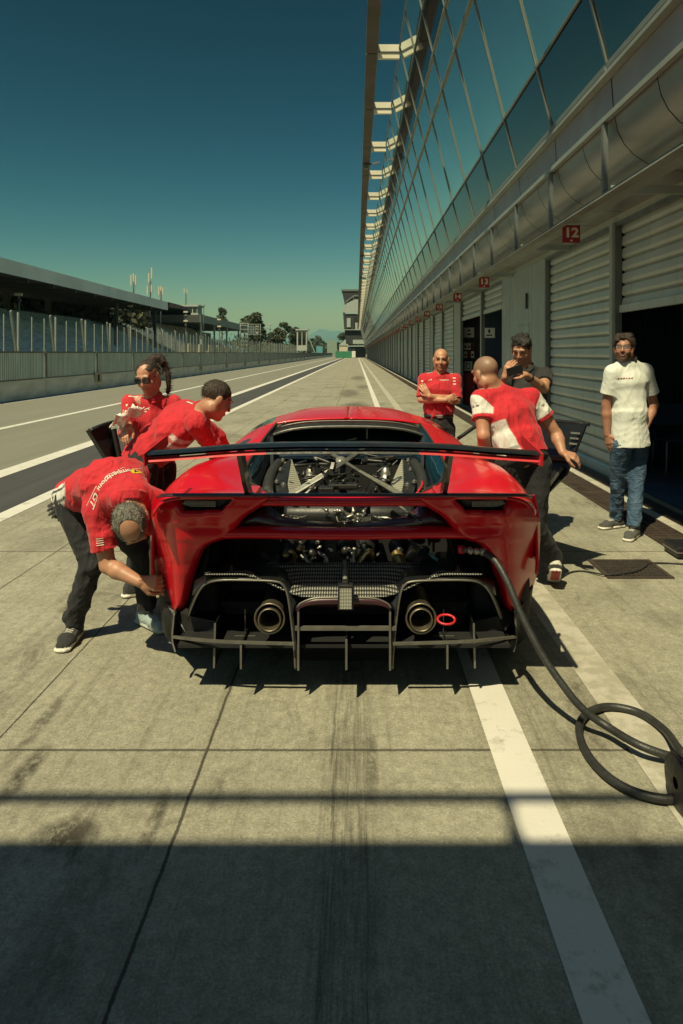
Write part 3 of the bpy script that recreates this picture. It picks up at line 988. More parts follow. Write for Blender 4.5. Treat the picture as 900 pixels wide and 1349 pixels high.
mb = MB(); mb.span(-46.4, -46.1, 30, 121, 0, 7.6); mb.build('back_wall', M['stand_dark'], gs)
# open stand and old curved roof behind it
os_ = thing('open_stand', (-40, 150, 0), 'uncovered sunlit concrete terrace beyond the end of the grandstand', 'terrace')
mb = tier(-32, 1.3, -47, 9.4, 123, 186, 20); mb.build('seating', M['seat_concrete'], os_)
mb = MB(); mb.add([(-32, 186, 0), (-47, 186, 0), (-47, 186, 9.4), (-32, 186, 1.3)], [(0, 1, 2, 3)]); mb.build('end_wall', M['seat_concrete'], os_)
mb = MB(); mb.add([(-32, 123, 0), (-47, 123, 0), (-47, 123, 9.4), (-32, 123, 1.3)], [(0, 1, 2, 3)]); mb.build('end_wall', M['seat_concrete'], os_)
for y in range(130, 186, 9):
    mb = MB(); mb.span(-31.8, -31.6, y, y + 6, 1.6, 3.4); mb.build('front_board', M['cream'], os_)
cr = thing('curved_roof_stand', (-50, 175, 0), 'old stand with a curved brown concrete roof behind the terrace', 'stand')
mb = MB()
top = []; bot = []
for i in range(13):
    t = i / 12
    ang = R(-10 + 100 * t)
    x = -60 + 22 * math.cos(ang) * (1 - .1 * t); y = 150 + 48 * math.sin(ang)
    top.append([(x - 16, y + 6, 14.2), (x - 8, y + 3, 13.6), (x, y, 12.0)]); bot.append([(x, y, 11.2), (x - 8, y + 3, 11.6), (x - 16, y + 6, 12.2)])
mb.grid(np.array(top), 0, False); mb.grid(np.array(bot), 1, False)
mb.grid(np.array([[a[2], b[0]] for a, b in zip(top, bot)]), 0, False)
mb.build('roof', [M['brown_roof'], M['stand_dark']], cr, fix=False)
mb = tier(-46, 7, -58, 11, 150, 196, 10); mb.build('seating', M['seat_blue'], cr)
mb = MB(); mb.span(-58, -47, 188, 189, 0, 11.5); mb.span(-60, -59, 150, 196, 0, 11.5); mb.build('wall', M['stand_dark'], cr)
cab = thing('commentary_cabin', (-49, 200, 0), 'white commentary cabin with a band of windows on top of the old stand', 'cabin')
mb = MB(); mb.span(-52.5, -45.5, 198, 204, 0, 12.2, 1); mb.span(-52.8, -45.2, 197.6, 204, 12.2, 13.0); mb.span(-52.8, -45.2, 197.6, 204, 14.9, 15.4); mb.span(-52.4, -45.6, 198, 204, 13.0, 14.9, 0)
mb.build('body', [M['wall_grey'], M['brown_roof']], cab)
for i in range(5):
    mb = MB(); mb.span(-52.1 + i * 1.32, -51.1 + i * 1.32, 197.9, 198, 13.2, 14.7); mb.build('window', M['tinted_glass'], cab)
# second covered stand
s3 = thing('small_grandstand', (-40, 180, 0), 'smaller covered stand with a thin dark roof and pale end', 'grandstand')
mb = MB(); mb.span(-50, -34, 150, 212, 8.3, 9.9, 0); mb.build('roof', M['stand_dark'], s3)
mb = MB(); mb.span(-34, -33.8, 150, 212, 8.3, 10.0, 0); mb.span(-34.2, -33.7, 205, 232, 7.6, 10.2); mb.build('fascia', M['steel_grey'], s3)
for y in (152, 166, 182, 200, 211):
    mb = MB(); mb.span(-34.4, -34.0, y, y + .4, 0, 8.3); mb.build('column', M['galv'], s3)
mb = tier(-34, 1.0, -49, 6.5, 190, 235, 14); mb.build('seating', M['seat_blue'], s3)
mb = MB(); mb.span(-50, -49.5, 150, 235, 0, 8.3); mb.build('back_wall', M['stand_dark'], s3)
# ------------------------------------------------------------------ antenna masts, lamp post, signals
def mast(px, ytop, ybase, d, label, cl):
    x, y, zt = P(px, ytop, d); zb = 0
    o = thing('antenna_mast', (x, y, 0), label, 'mast', 'antenna masts behind the grandstand')
    mb = MB(); mb.tube([(x, y, 0), (x, y, zt)], .16, 6)
    z1 = P(px, ybase, d)[2]
    for k in range(4):
        mb.bar((x - .4, y, z1 + k * .8), (x + .4, y, z1 + k * .8 + .6), .06)
    mb.build('pole', M['steel_grey'], o)
    for (dx, dz, h) in cl:
        mb = MB(); mb.span(x + dx - .13, x + dx + .13, y - .1, y + .1, zt + dz, zt + dz + h); mb.bar((x, y, zt + dz + .3), (x + dx, y, zt + dz + .3), .05); mb.build('antenna', M['cream'], o)
mast(176, 372, 385, 140, 'mast with three tall cream antenna panels above the grandstand roof', [(-.5, -.6, 2.1), (0, .2, 1.6), (.45, -.5, 2.0)])
mast(198, 370, 392, 140, 'tallest lattice mast with two levels of antennas above the grandstand roof', [(-.3, -.3, 1.9), (.3, .5, 2.2), (-.55, -2.8, 1.8), (.25, -2.2, 1.4)])
mast(212, 384, 396, 140, 'short mast with a pair of cream antennas near the roof end', [(-.4, -.6, 1.6), (.4, -.6, 1.5), (0, .2, .9)])
mast(245, 385, 405, 205, 'thin mast with a small antenna head above the commentary cabin', [(-.5, -.3, 1.6), (.4, -.5, 1.4)])
x, y, z = P(268.5, 402, 110)
lp = thing('lamp_post', (x, y, 0), 'tall grey lamp post with a single flat arm beside the terrace', 'lamp post')
mb = MB(); mb.tube([(x, y, 0), (x, y, z)], [.13, .08], 8); mb.build('pole', M['galv'], lp)
mb = MB(); mb.bar((x, y, z), (x - .7, y, z + .05), .06); mb.box((x - .75, y, z + .05), (.6, .35, .12)); mb.box((x + .05, y, z - .02), (.3, .4, .2)); mb.build('lamp_head', M['galv'], lp)
for px, yt, yb, d, lab in ((25, 388, 420, 70, 'white floodlight head on a slim pole in front of the blue seats'), (172, 403, 425, 105, 'signal mast with stacked lamps under the grandstand roof end'), (245, 411, 436, 120, 'signal mast with stacked lamps in front of the curved roof stand'),
                      (289, 421, 440, 135, 'signal mast with stacked lamps left of the ladder tower'), (339, 430, 448, 190, 'signal mast with stacked lamps right of the ladder tower'), (356, 427, 455, 200, 'slim grey pole with a crosshead in front of the round tree')):
    x, y, zt = P(px, yt, d); zb = P(px, yb, d)[2]
    o = thing('signal_mast', (x, y, 0), lab, 'signal mast', 'signal masts along the track')
    mb = MB(); mb.tube([(x, y, 0), (x, y, zt)], .10, 6); mb.build('pole', M['galv'], o)
    n = 2 if px in (25, 356) else 4
    for k in range(n):
        mb = MB(); zz = zt - k * (zt - zb) / 4.2
        mb.box((x, y - .1, zz), (.75 if k % 2 == 0 else .45, .3, .28), None, 0, .03); mb.build('lamp_box', M['cream'] if k % 2 == 0 else M['black_plastic'], o)
# ladder tower and lattice screen
x, y, zt = P(322, 426, 160)
lt = thing('ladder_tower', (x, y, 0), 'pale steel ladder tower rising above the catch fence', 'tower')
mb = MB()
for dx in (-.9, .9): mb.tube([(x + dx, y, 0), (x + dx, y, zt)], .14, 6)
mb.build('upright', M['galv'], lt)
mb = MB()
for k in range(9): mb.bar((x - .9, y, .8 + k * .9), (x + .9, y, .8 + k * .9), .14)
mb.bar((x - .9, y, zt), (x + .9, y, zt), .2); mb.build('rung', M['galv'], lt)
x, y, zt = P(334, 427, 175)
ls = thing('lattice_screen', (x, y, 0), 'pale lattice display screen beside the ladder tower', 'screen')
mb = MB()
for k in range(6): mb.bar((x - 1.2 + k * .6, y, zt - 2.6), (x - 1.2 + k * .6, y, zt), .12)
for k in range(5): mb.bar((x - 1.3, y, zt - 2.6 + k * .65), (x + 1.9, y, zt - 2.6 + k * .65), .12)
for dx in (-1.2, 1.8): mb.tube([(x + dx, y, 0), (x + dx, y, zt)], .1, 6)
mb.build('lattice', M['galv'], ls)
x, y, zt = P(398, 435, 260)
hut = thing('timing_hut', (x, y, 0), 'white timing hut on stilts with dark windows, far down the pit wall', 'hut')
mb = MB(); mb.span(x - 2, x + 1.8, y, y + 4, 2.5, zt); mb.span(x - 2.4, x + 2.4, y - .4, y + 4, zt, zt + .5)
for dx in (-1.8, 1.6): mb.span(x + dx - .15, x + dx + .15, y + .2, y + .5, 0, 2.5)
mb.build('body', M['wall_grey'], hut)
for k in range(2):
    mb = MB(); mb.span(x - 1.5 + k * 1.6, x - .2 + k * 1.6, y - .05, y, 4.6 + 0, zt - .6); mb.build('window', M['tinted_glass'], hut)
mb = MB(); mb.bar((x + 2, y, zt - 1.5), (x + 5, y, 1.5), .9, .3); mb.build('stair', M['galv'], hut)
x, y, z = P(421.5, 455, 300)
tk = thing('teal_truck', (x, y, 0), 'small teal box truck parked at the far end of the lane', 'truck')
mb = MB(); mb.span(x - 1.5, x + 1.2, y, y + 5, .9, 4.4, 0, .1); mb.build('box', M['teal_box'], tk)
mb = MB(); mb.span(x + 1.25, x + 2.4, y, y + 2.5, .6, 3.0, 0, .15); mb.build('cab', M['black_plastic'], tk)
for dx in (-.9, 1.7):
    mb = MB(); mb.lathe((x + dx, y - .1, .5), (0, 1, 0), [(0, 0), (0, .5), (.3, .5), (.3, 0)], 14); mb.build('wheel', M['rubber'], tk)
x0, y, z1 = P(431, 448, 420); x1 = P(444, 448, 420)[0]
bl = thing('green_hoarding', (x0, y, 0), 'tall pale green panelled hoarding closing the far end of the lane', 'hoarding')
for k in range(4):
    w = (x1 - x0) / 4
    mb = MB(); mb.span(x0 + k * w, x0 + (k + .96) * w, y, y + .4, 0, z1); mb.build('panel', M['pale_green'], bl)
x0, y, z1 = P(447, 451, 330); x1 = P(458, 451, 330)[0]
hb = thing('cream_house', ((x0 + x1) / 2, y, 0), 'small cream house with a sloping roof at the lane end', 'house')
mb = MB(); mb.span(x0, x1, y, y + 6, 0, z1 - 1.5); mb.build('wall', M['cream'], hb)
mb = MB(); mb.prism([(x0 - .3, y - .3, z1 - 1.5), (x1 + .3, y - .3, z1 - 1.5), (x1 + .3, y - .3, z1 + 1.5), (x1 - 1, y - .3, z1 + 1.5)], (0, 6.6, 0)); mb.build('roof', M['wall_grey'], hb)
x0, y, z1 = P(442, 461.5, 225); x1 = P(463, 461.5, 225)[0]
gb = thing('green_barrier', ((x0 + x1) / 2, y, 0), 'long low green barrier across the end of the pit lane', 'barrier')
mb = MB(); mb.span(x0, x1, y, y + .5, 0, 2.1, 0, .05); mb.build('wall', M['green_board'], gb)
mb = MB(); mb.span(x0, x1, y - .03, y + .53, 2.1, 2.2); mb.build('top_rail', M['pale_green'], gb)
x0, y, z1 = P(463.5, 461.5, 224); x1 = P(468.5, 461.5, 224)[0]
wb = thing('white_block', ((x0 + x1) / 2, y, 0), 'white marker block at the right end of the green barrier', 'block')
mb = MB(); mb.span(x0, x1, y, y + .6, .1, 2.2, 0, .08); mb.build('body', M['sign_white'], wb)
mb = MB(); mb.span(x0 + .1, x1 - .1, y + .05, y + .55, 0, .1); mb.build('foot', M['steel_grey'], wb)
for i, (px, d) in enumerate(((412.5, 240), (416, 235))):
    x, y, z = P(px, 462, d)
    c = thing('traffic_cone', (x, y, 0), ('left' if i == 0 else 'right') + ' of two orange cones near the teal truck', 'cone', 'cones at the lane end')
    mb = MB(); mb.lathe((x, y, 0), (0, 0, 1), [(0, .0), (0, .45), (.1, .4), (1.3, .08), (1.3, 0)], 10); mb.build('body', M['sign_red'], c)
    mb = MB(); mb.lathe((x, y, .6), (0, 0, 1), [(0, .30), (0, .29), (.3, .2), (.3, .19)], 10); mb.build('band', M['sign_white'], c)
# ------------------------------------------------------------------ control tower at the end of the pit building
D = 236.0
def X(px): return (px - VX) / F * D
def Z(py): return CAMZ - (py - VY) / F * D
ct = thing('control_tower', (X(465), D, 0), 'dark control tower with stacked balconies and a flat black roof beyond the pit building', 'tower')
mb = MB(); mb.add([(X(449.5), D, Z(381)), (X(480), D, Z(381)), (X(480), D + 9, Z(381)), (X(449.5), D + 9, Z(381)), (X(450), D, Z(383.5)), (X(480), D, Z(383.5)), (X(480), D + 9, Z(383.5)), (X(450), D + 9, Z(383.5))],
                  [(0, 1, 2, 3), (4, 7, 6, 5), (0, 4, 5, 1), (0, 3, 7, 4)]); mb.build('roof', M['steel_grey'], ct)
mb = MB()
mb.prism([(X(450.5), D + .3, Z(383.5)), (X(480), D + .3, Z(383.5)), (X(480), D + .3, Z(412)), (X(455), D + .3, Z(404))], (0, 8, 0), 0)
mb.prism([(X(452), D + .3, Z(411.5)), (X(480), D + .3, Z(415)), (X(480), D + .3, Z(434)), (X(453.5), D + .3, Z(434))], (0, 8, 0), 0)
mb.prism([(X(454), D + 1, Z(434)), (X(480), D + 1, Z(434)), (X(480), D + 1, Z(453)), (X(456), D + 1, Z(453))], (0, 8, 0), 0)
mb.span(X(459), X(482), D + 2, D + 9, 0, Z(455), 0)
mb.build('body', M['garage_dark'], ct)
mb = MB()
mb.prism([(X(450.5), D, Z(411)), (X(456), D, Z(400)), (X(468), D, Z(394)), (X(476), D, Z(395)), (X(476), D, Z(411))], (0, .3, 0), 0)
mb.span(X(454.5), X(476), D, D + .3, Z(413.5), Z(412.2)); mb.span(X(465), X(480), D, D + .5, Z(453), Z(447.5)); mb.span(X(457), X(462), D, D + .3, Z(431), Z(419))
mb.span(X(453), X(480), D, D + .3, Z(434.8), Z(434)); mb.span(X(458), X(480), D, D + .4, Z(456.5), Z(455.2)); mb.span(X(468), X(474), D, D + .4, Z(434), Z(425))
mb.build('balcony', M['panel_grey'], ct)
mb = MB(); mb.bar((X(455), D - .1, Z(398)), (X(466), D - .1, Z(389.5)), .18); mb.bar((X(466), D - .1, Z(389.5)), (X(480), D - .1, Z(389.5)), .18); mb.bar((X(466), D - .1, Z(389.5)), (X(466), D - .1, Z(395)), .12); mb.build('railing', M['galv'], ct)
mb = MB(); mb.span(X(466), X(480), D + .15, D + .25, Z(431), Z(417)); mb.build('window', M['tinted_glass'], ct)
mb = MB()
for k in range(4): mb.span(X(460 + k * 5), X(463 + k * 5), D + 1.8, D + 1.95, Z(464), Z(458))
mb.build('lower_window', M['blue_glass'], ct)

# ------------------------------------------------------------------ trees
def tree(px, py_top, d, rad, label, m='foliage', squash=1.0, lobes=9, group='trees behind the stands', leaf=None, nl=2600, zb=None, rs=None):
    rg = np.random.default_rng(rs if rs is not None else int((px + 100) * 7 + d))
    x, y, zt = P(px, py_top, d)
    o = thing('tree', (x, y, 0), label, 'tree', group)
    zc0 = zt * .36 if zb is None else zb
    mb = MB()
    mb.tube([(x, y, 0), (x + .2, y, zt * .4), (x + .1, y + .2, zt * .8)], [rad * .075, rad * .055, rad * .02], 7)
    for k in range(6):
        a = rg.uniform(0, 6.28); z = zt * rg.uniform(.35, .6)
        mb.tube([(x + .15, y, z), (x + math.cos(a) * rad * .4, y + math.sin(a) * rad * .4, z + rad * .3), (x + math.cos(a) * rad * .75, y + math.sin(a) * rad * .75, z + rad * .45)], [rad * .03, rad * .02, rad * .008], 5)
    mb.build('trunk', M['bark'], o)
    # leaf clumps through the volume of several lobes
    cs = []
    for k in range(lobes):
        a = rg.uniform(0, 6.28); r_ = rad * rg.uniform(.15, .72); t = rg.uniform(0, 1)
        rl = rad * rg.uniform(.28, .5)
        zz = zc0 + rl + (zt - zc0 - 2 * rl) * t
        w = math.sin(math.pi * min(1, .25 + .7 * (1 - t)))
        cs.append((x + math.cos(a) * r_ * w, y + math.sin(a) * r_ * w, zz, rl))
    cs.append((x, y, zt - rad * .35, rad * .36))
    C = np.array(cs)
    idx = rg.integers(0, len(C), nl)
    v = rg.normal(size=(nl, 3)); v /= np.linalg.norm(v, axis=1)[:, None]
    rr = rg.uniform(.25, 1.08, nl) ** .6
    pts = C[idx, :3] + v * (C[idx, 3] * rr)[:, None] * np.array([1, 1, .8 * squash])
    L = (leaf or rad * .09) * rg.uniform(.6, 1.5, nl)
    a1 = rg.normal(size=(nl, 3)); a1 /= np.linalg.norm(a1, axis=1)[:, None]
    a2 = np.cross(a1, rg.normal(size=(nl, 3))); a2 /= np.linalg.norm(a2, axis=1)[:, None]
    q = np.stack([pts - a1 * L[:, None], pts - a2 * (L * .6)[:, None], pts + a1 * L[:, None], pts + a2 * (L * .6)[:, None]], 1).reshape(-1, 3)
    me = bpy.data.meshes.new('crown')
    me.from_pydata(q.tolist(), [], np.arange(nl * 4).reshape(-1, 4).tolist())
    me.materials.append(M[m]); me.materials.append(M['foliage_b'])
    me.polygons.foreach_set('material_index', (rg.random(nl) > .7).astype(int))
    link_mesh('crown', me, o)
    return o
tree(292, 404, 230, 3.4, 'small round dark treetop beside the ladder tower', lobes=6, nl=1200, zb=9)
tree(338, 410, 265, 6.2, 'big round dark green tree behind the ladder tower', nl=4200, lobes=16, zb=4)
tree(366, 431, 300, 5.5, 'low reddish dark tree right of the big round tree', 'foliage_b', lobes=10)
tree(376, 423, 305, 3.6, 'slim umbrella crowned pine with gaps in its crown', lobes=7, nl=900, zb=8)
tree(390, 430, 330, 6.0, 'broad dark tree behind the timing hut', lobes=11)
tree(357, 437, 290, 4.0, 'short bushy tree between the round tree and the reddish tree', lobes=8)
tree(455, 437, 420, 5.0, 'dark conifer beside the control tower', lobes=10, zb=2)
px0 = (-20, 12, 45, 75, 105, 130, 152, 172)
for i, px in enumerate(px0):
    tree(px, 372 + i * 3.2 + (i % 3) * 4, 105 + i * 4, 6.5, 'dark tree behind the grandstand, number %s from the left in the gap under the roof' % ('one', 'two', 'three', 'four', 'five', 'six', 'seven', 'eight')[i], 'foliage' if i % 2 else 'foliage_b', lobes=12, nl=1800, group='trees seen under the grandstand roof')
# far wood reads as one mass
rg = np.random.default_rng(5)
n = 9000
wx = rg.uniform(-190, 25, n); wy = rg.uniform(560, 640, n)
top = 11 + 3.5 * np.sin(wx * .11) + 2.4 * np.sin(wx * .37 + 1) + 1.2 * np.sin(wx * 1.1)
wz = rg.uniform(0, 1, n) ** .7 * top
pts = np.stack([wx, wy, wz], 1)
a1 = rg.normal(size=(n, 3)); a1 /= np.linalg.norm(a1, axis=1)[:, None]; a2 = np.cross(a1, rg.normal(size=(n, 3))); a2 /= np.linalg.norm(a2, axis=1)[:, None]
L = rg.uniform(.7, 1.8, n)[:, None]
q = np.stack([pts - a1 * L, pts - a2 * L * .6, pts + a1 * L, pts + a2 * L * .6], 1).reshape(-1, 3)
me = bpy.data.meshes.new('far_wood'); me.from_pydata(q.tolist(), [], np.arange(n * 4).reshape(-1, 4).tolist()); me.materials.append(M['foliage'])
tag(link_mesh('far_wood', me), kind='stuff')
# mountain
mb = MB()
G = []
xs = np.linspace(-5200, 3200, 90)
for j, (dy, hs) in enumerate(((0, 0), (500, .45), (1100, .8), (1700, 1.0), (2600, .0))):
    row = []
    for i, xx in enumerate(xs):
        pk = 300 * math.exp(-((xx + 420) / 330) ** 2) * .55 + 210 + 60 * math.sin(xx * .0021 + 1) + 35 * math.sin(xx * .0067) + 18 * math.sin(xx * .019 + j)
        if xx > 300: pk *= max(.35, 1 - (xx - 300) / 2600)
        if xx < -1500: pk *= max(.2, 1 - (-1500 - xx) / 2500)
        row.append((xx, 9000 + dy, -4 + pk * hs * (1 + .12 * math.sin(i * 1.7 + j * 2.1))))
    G.append(row)
mb.grid(np.array(G), 0, True)
tag(mb.build('mountain', M['mountain']), kind='structure')
def haze_box():
    m = bpy.data.materials.new('haze'); m.use_nodes = True
    nt = NT(m); nt.n.clear()
    v = nt.n.new('ShaderNodeVolumePrincipled'); out = nt.n.new('ShaderNodeOutputMaterial')
    v.inputs['Color'].default_value = (.30, .80, .84, 1)
    v.inputs['Density'].default_value = 5e-5
    nt.l.new(v.outputs[0], out.inputs['Volume'])
    mb = MB(); mb.span(-14500, 14500, -450, 26500, -6, 480)
    tag(mb.build('haze', m), kind='stuff')
HAZE = True
if HAZE: haze_box()
# ------------------------------------------------------------------ the car
CX = -.06
car = thing('race_car', (CX, 5.2, 0), 'low red racing car with rear wing, open engine bay and black diffuser', 'car')
RED = M['red_paint']
def mir(pts): return [(2 * CX - x, y, z) for x, y, z in pts]
def resample(poly, n):
    p = np.array(poly, float)
    d = np.r_[0, np.cumsum(np.linalg.norm(np.diff(p, axis=0), axis=1))]
    t = np.linspace(0, d[-1], n)
    return np.stack([np.interp(t, d, p[:, k]) for k in range(p.shape[1])], 1)
def smooth_poly(poly, n):
    return np.array([tuple(v) for v in catmull([(a, 0, b) for a, b in poly], n)])[:, (0, 2)]
def loft(stations, n, m, dens=3):
    """stations: list of (d, [(halfx, z)...]) -> grid m x n of (halfx, d, z)"""
    ds = [s[0] for s in stations]
    cs = [resample(smooth_poly(s[1], 60), n) for s in stations]
    out = []
    tt = np.linspace(0, len(stations) - 1, m)
    A = np.array([np.c_[c[:, 0], np.full(n, d), c[:, 1]] for d, c in zip(ds, cs)])
    rows = [catmull([A[i, j] for i in range(len(ds))], m) for j in range(n)]
    return np.array([[tuple(rows[j][i]) for j in range(n)] for i in range(m)])
def both(mb, G, **k):
    """G in (halfx, d, z)"""
    for sgn in (1, -1):
        H = G.copy(); H[..., 0] = CX + sgn * H[..., 0]
        mb.grid(H, flip=(sgn < 0), **k)
AX, WR = 3.90, .355          # rear axle distance, wheel radius
SIDE = lambda w: [(w, .70), (w + .005, .55), (w - .01, .40), (w - .05, .26)]
rear = [
    (3.22, [(.30, .950), (.45, .952), (.6, .953), (.74, .950), (.82, .940), (.872, .905), (.90, .83)] + SIDE(.915)),
    (3.40, [(.36, .928), (.45, .936), (.6, .948), (.75, .952), (.86, .930), (.925, .880), (.958, .80)] + SIDE(.965)),
    (3.62, [(.50, .944), (.58, .957), (.68, .980), (.79, .982), (.89, .948), (.955, .880), (.982, .79)] + SIDE(.985)),
    (3.95, [(.572, .974), (.63, .992), (.71, 1.004), (.81, .996), (.90, .958), (.965, .880), (.995, .79)] + SIDE(1.0)),
    (4.30, [(.565, 1.025), (.62, 1.008), (.70, .990), (.80, .970), (.885, .938), (.955, .868), (.985, .78)] + SIDE(.985)),
    (4.60, [(.535, 1.085), (.61, 1.058), (.70, 1.015), (.80, .968), (.89, .915), (.950, .845), (.970, .76)] + SIDE(.965)),
    (4.86, [(.505, 1.128), (.60, 1.098), (.71, 1.045), (.82, .965), (.90, .895), (.945, .825), (.960, .75)] + SIDE(.955)),
]
front = [
    (4.86, [(.0, 1.165), (.2, 1.160), (.38, 1.148), (.505, 1.128), (.60, 1.098), (.71, 1.045), (.82, .965), (.90, .895), (.945, .825), (.960, .75)] + SIDE(.955)),
    (5.10, [(.0, 1.183), (.2, 1.178), (.36, 1.165), (.50, 1.138), (.60, 1.105), (.71, 1.05), (.82, .965), (.90, .89), (.945, .815), (.956, .74)] + SIDE(.95)),
    (5.40, [(.0, 1.190), (.2, 1.186), (.35, 1.172), (.49, 1.143), (.60, 1.110), (.71, 1.05), (.82, .955), (.90, .87), (.945, .795), (.952, .73)] + SIDE(.95)),
    (5.80, [(.0, 1.165), (.2, 1.160), (.34, 1.145), (.47, 1.105), (.58, 1.04), (.68, .955), (.77, .87), (.86, .81), (.935, .765), (.955, .72)] + SIDE(.955)),
    (6.30, [(.0, .99), (.2, .985), (.34, .97), (.47, .935), (.58, .885), (.68, .84), (.77, .81), (.86, .79), (.95, .755), (.985, .70)] + SIDE(.985)),
    (6.75, [(.0, .80), (.2, .795), (.34, .785), (.47, .77), (.58, .765), (.68, .775), (.77, .79), (.88, .78), (.965, .74), (1.0, .69)] + SIDE(1.0)),
    (7.25, [(.0, .66), (.2, .655), (.34, .645), (.47, .64), (.58, .64), (.68, .645), (.77, .65), (.88, .64), (.95, .62), (.985, .59), (.985, .5), (.975, .45), (.96, .36), (.93, .24)]),
    (7.70, [(.0, .47), (.2, .468), (.34, .46), (.47, .452), (.58, .45), (.68, .445), (.77, .44), (.84, .425), (.89, .40), (.91, .37), (.92, .33), (.92, .29), (.91, .25), (.90, .2)]),
]
mb = MB()
G = loft(rear, 54, 44)
# wheel arch opening
def arch_mask(G, axd, r):
    m = np.zeros((G.shape[0] - 1, G.shape[1] - 1), bool)
    for i in range(m.shape[0]):
        for j in range(m.shape[1]):
            c = G[i:i + 2, j:j + 2].reshape(4, 3).mean(0)
            if c[0] > .84 and (c[1] - axd) ** 2 + (c[2] - WR) ** 2 < r * r: m[i, j] = True
            if c[0] > .84 and abs(c[1] - axd) < r and c[2] < WR: m[i, j] = True
            if c[1] < 3.50 and c[2] < .86 and c[0] > .84: m[i, j] = True      # the rear corner is its own panel
    return m
both(mb, G, mask=arch_mask(G, AX, .40))
Gf = loft(front, 54, 60)
mk = np.zeros((Gf.shape[0] - 1, Gf.shape[1] - 1), bool)
ms = np.zeros(mk.shape, int)
for i in range(mk.shape[0]):
    for j in range(mk.shape[1]):
        c = Gf[i:i + 2, j:j + 2].reshape(4, 3).mean(0)
        if c[0] > .84 and (c[1] - 6.62) ** 2 + (c[2] - .34) ** 2 < .38 ** 2: mk[i, j] = True
        if c[0] > .84 and abs(c[1] - 6.62) < .38 and c[2] < .34: mk[i, j] = True
        if c[1] > 5.62 and c[1] < 6.5 and c[0] < .50 - (c[1] - 5.6) * .02: ms[i, j] = 1
        if 4.98 < c[1] < 6.1 and .56 < c[0] < .78 and c[2] > .885: ms[i, j] = 1
both(mb, Gf, mask=mk, mats=ms)
body = mb.build('body', [RED, M['tinted_glass']], car, solid=.012)
# thin panel gap running across the roof
mb = MB()
for k in range(26):
    pass
# rear corner pods with the light recess, traced as height fields (rows of height; columns from outer edge to inner edge)
ROWS = [(652, 206, 352, 3.205), (656, 205, 352, 3.205), (660, 204, 349, 3.21), (664, 203, 345, 3.215), (669, 202, 337, 3.22), (675, 201, 327, 3.23), (681, 200, 320, 3.24), (687, 200, 315, 3.25),
        (693, 200, 311, 3.27), (699, 200, 307, 3.285), (705, 200, 302, 3.30), (709, 200, 292, 3.31), (714, 200.5, 277, 3.325), (721, 201, 269, 3.34), (730, 201.5, 264, 3.36), (742, 203, 260, 3.39),
        (754, 205, 256, 3.41), (766, 208.5, 252, 3.435), (778, 212.5, 249, 3.455), (788, 217, 246, 3.47), (796, 221.5, 242.5, 3.48), (801, 225.5, 238, 3.485), (804, 229, 233, 3.49)]
NC, NR = 64, 120
rt = np.array(ROWS, float)
cum = np.r_[0, np.cumsum(np.abs(np.diff(rt[:, 0])))]
ty = np.linspace(0, cum[-1], NR)
PY = np.interp(ty, cum, rt[:, 0]); PO = np.interp(ty, cum, rt[:, 1]); PI_ = np.interp(ty, cum, rt[:, 2]); PD = np.interp(ty, cum, rt[:, 3])
def sm(a, b, x):
    t = np.clip((x - a) / (b - a), 0, 1); return t * t * (3 - 2 * t)
pod = np.zeros((NR, NC, 3)); podm = np.zeros((NR - 1, NC - 1), int); PX = np.zeros((NR, NC))
for i in range(NR):
    tc = np.linspace(0, 1, NC) ** 1.25
    px = PO[i] + (PI_[i] - PO[i]) * tc
    w = min(62, PI_[i] - PO[i])
    u = np.clip(1 - (px - PO[i]) / (w * .85), 0, 1)
    d = PD[i] + .30 * u ** 2.6
    # sculpted: a crease below the light, the fender pod bulges out, inner edge rolls in
    d = d + .035 * np.exp(-((PY[i] - 690) / 13) ** 2) * sm(225, 262, px) * (1 - sm(285, 318, px))
    d = d - .02 * np.exp(-((px - (236 + (PY[i] - 700) * .02)) / 12) ** 2) * sm(690, 740, PY[i])
    v = np.clip((px - (PI_[i] - 9)) / 9, 0, 1)
    d = d + .05 * v ** 2 * sm(655, 668, PY[i])
    # recess
    top, bot = 656.5, 676 - 1.5 * (px > 270)
    lx = 231 + max(0, PY[i] - 657) * .45; rx = 306 - max(0, PY[i] - 659) * .85
    ins = (1 / (1 + np.exp(-(px - lx) * 1.6))) * (1 / (1 + np.exp((px - rx) * 1.6))) * (1 / (1 + np.exp(-(PY[i] - top) * 2.5))) * (1 / (1 + np.exp((PY[i] - bot) * 1.6)))
    PX[i] = px
    for j in range(NC):
        x, y, z = P(px[j], PY[i], d[j])
        pod[i, j] = (CX - x, y + .055 * ins[j], z)
        if i < NR - 1 and j < NC - 1 and ins[j] > .55: podm[i, j] = 1
for sgn in (1, -1):
    H = pod.copy(); H[..., 0] = CX + sgn * H[..., 0]
    mb = MB(); mb.grid(H, flip=(sgn < 0), mats=podm)
    mb.build('rear_bumper', [RED, M['black_plastic']], car, solid=.01)
for sgn in (1, -1):
    mb = MB()
    q = [P(a, b, 3.235) for a, b in ((244, 659.5), (285, 660), (284, 668), (250, 667), (240, 664))]
    if sgn > 0: q = mir(q)
    mb.prism(q, (0, .02, 0)); o = mb.build('tail_light', M['light_dots'], car)
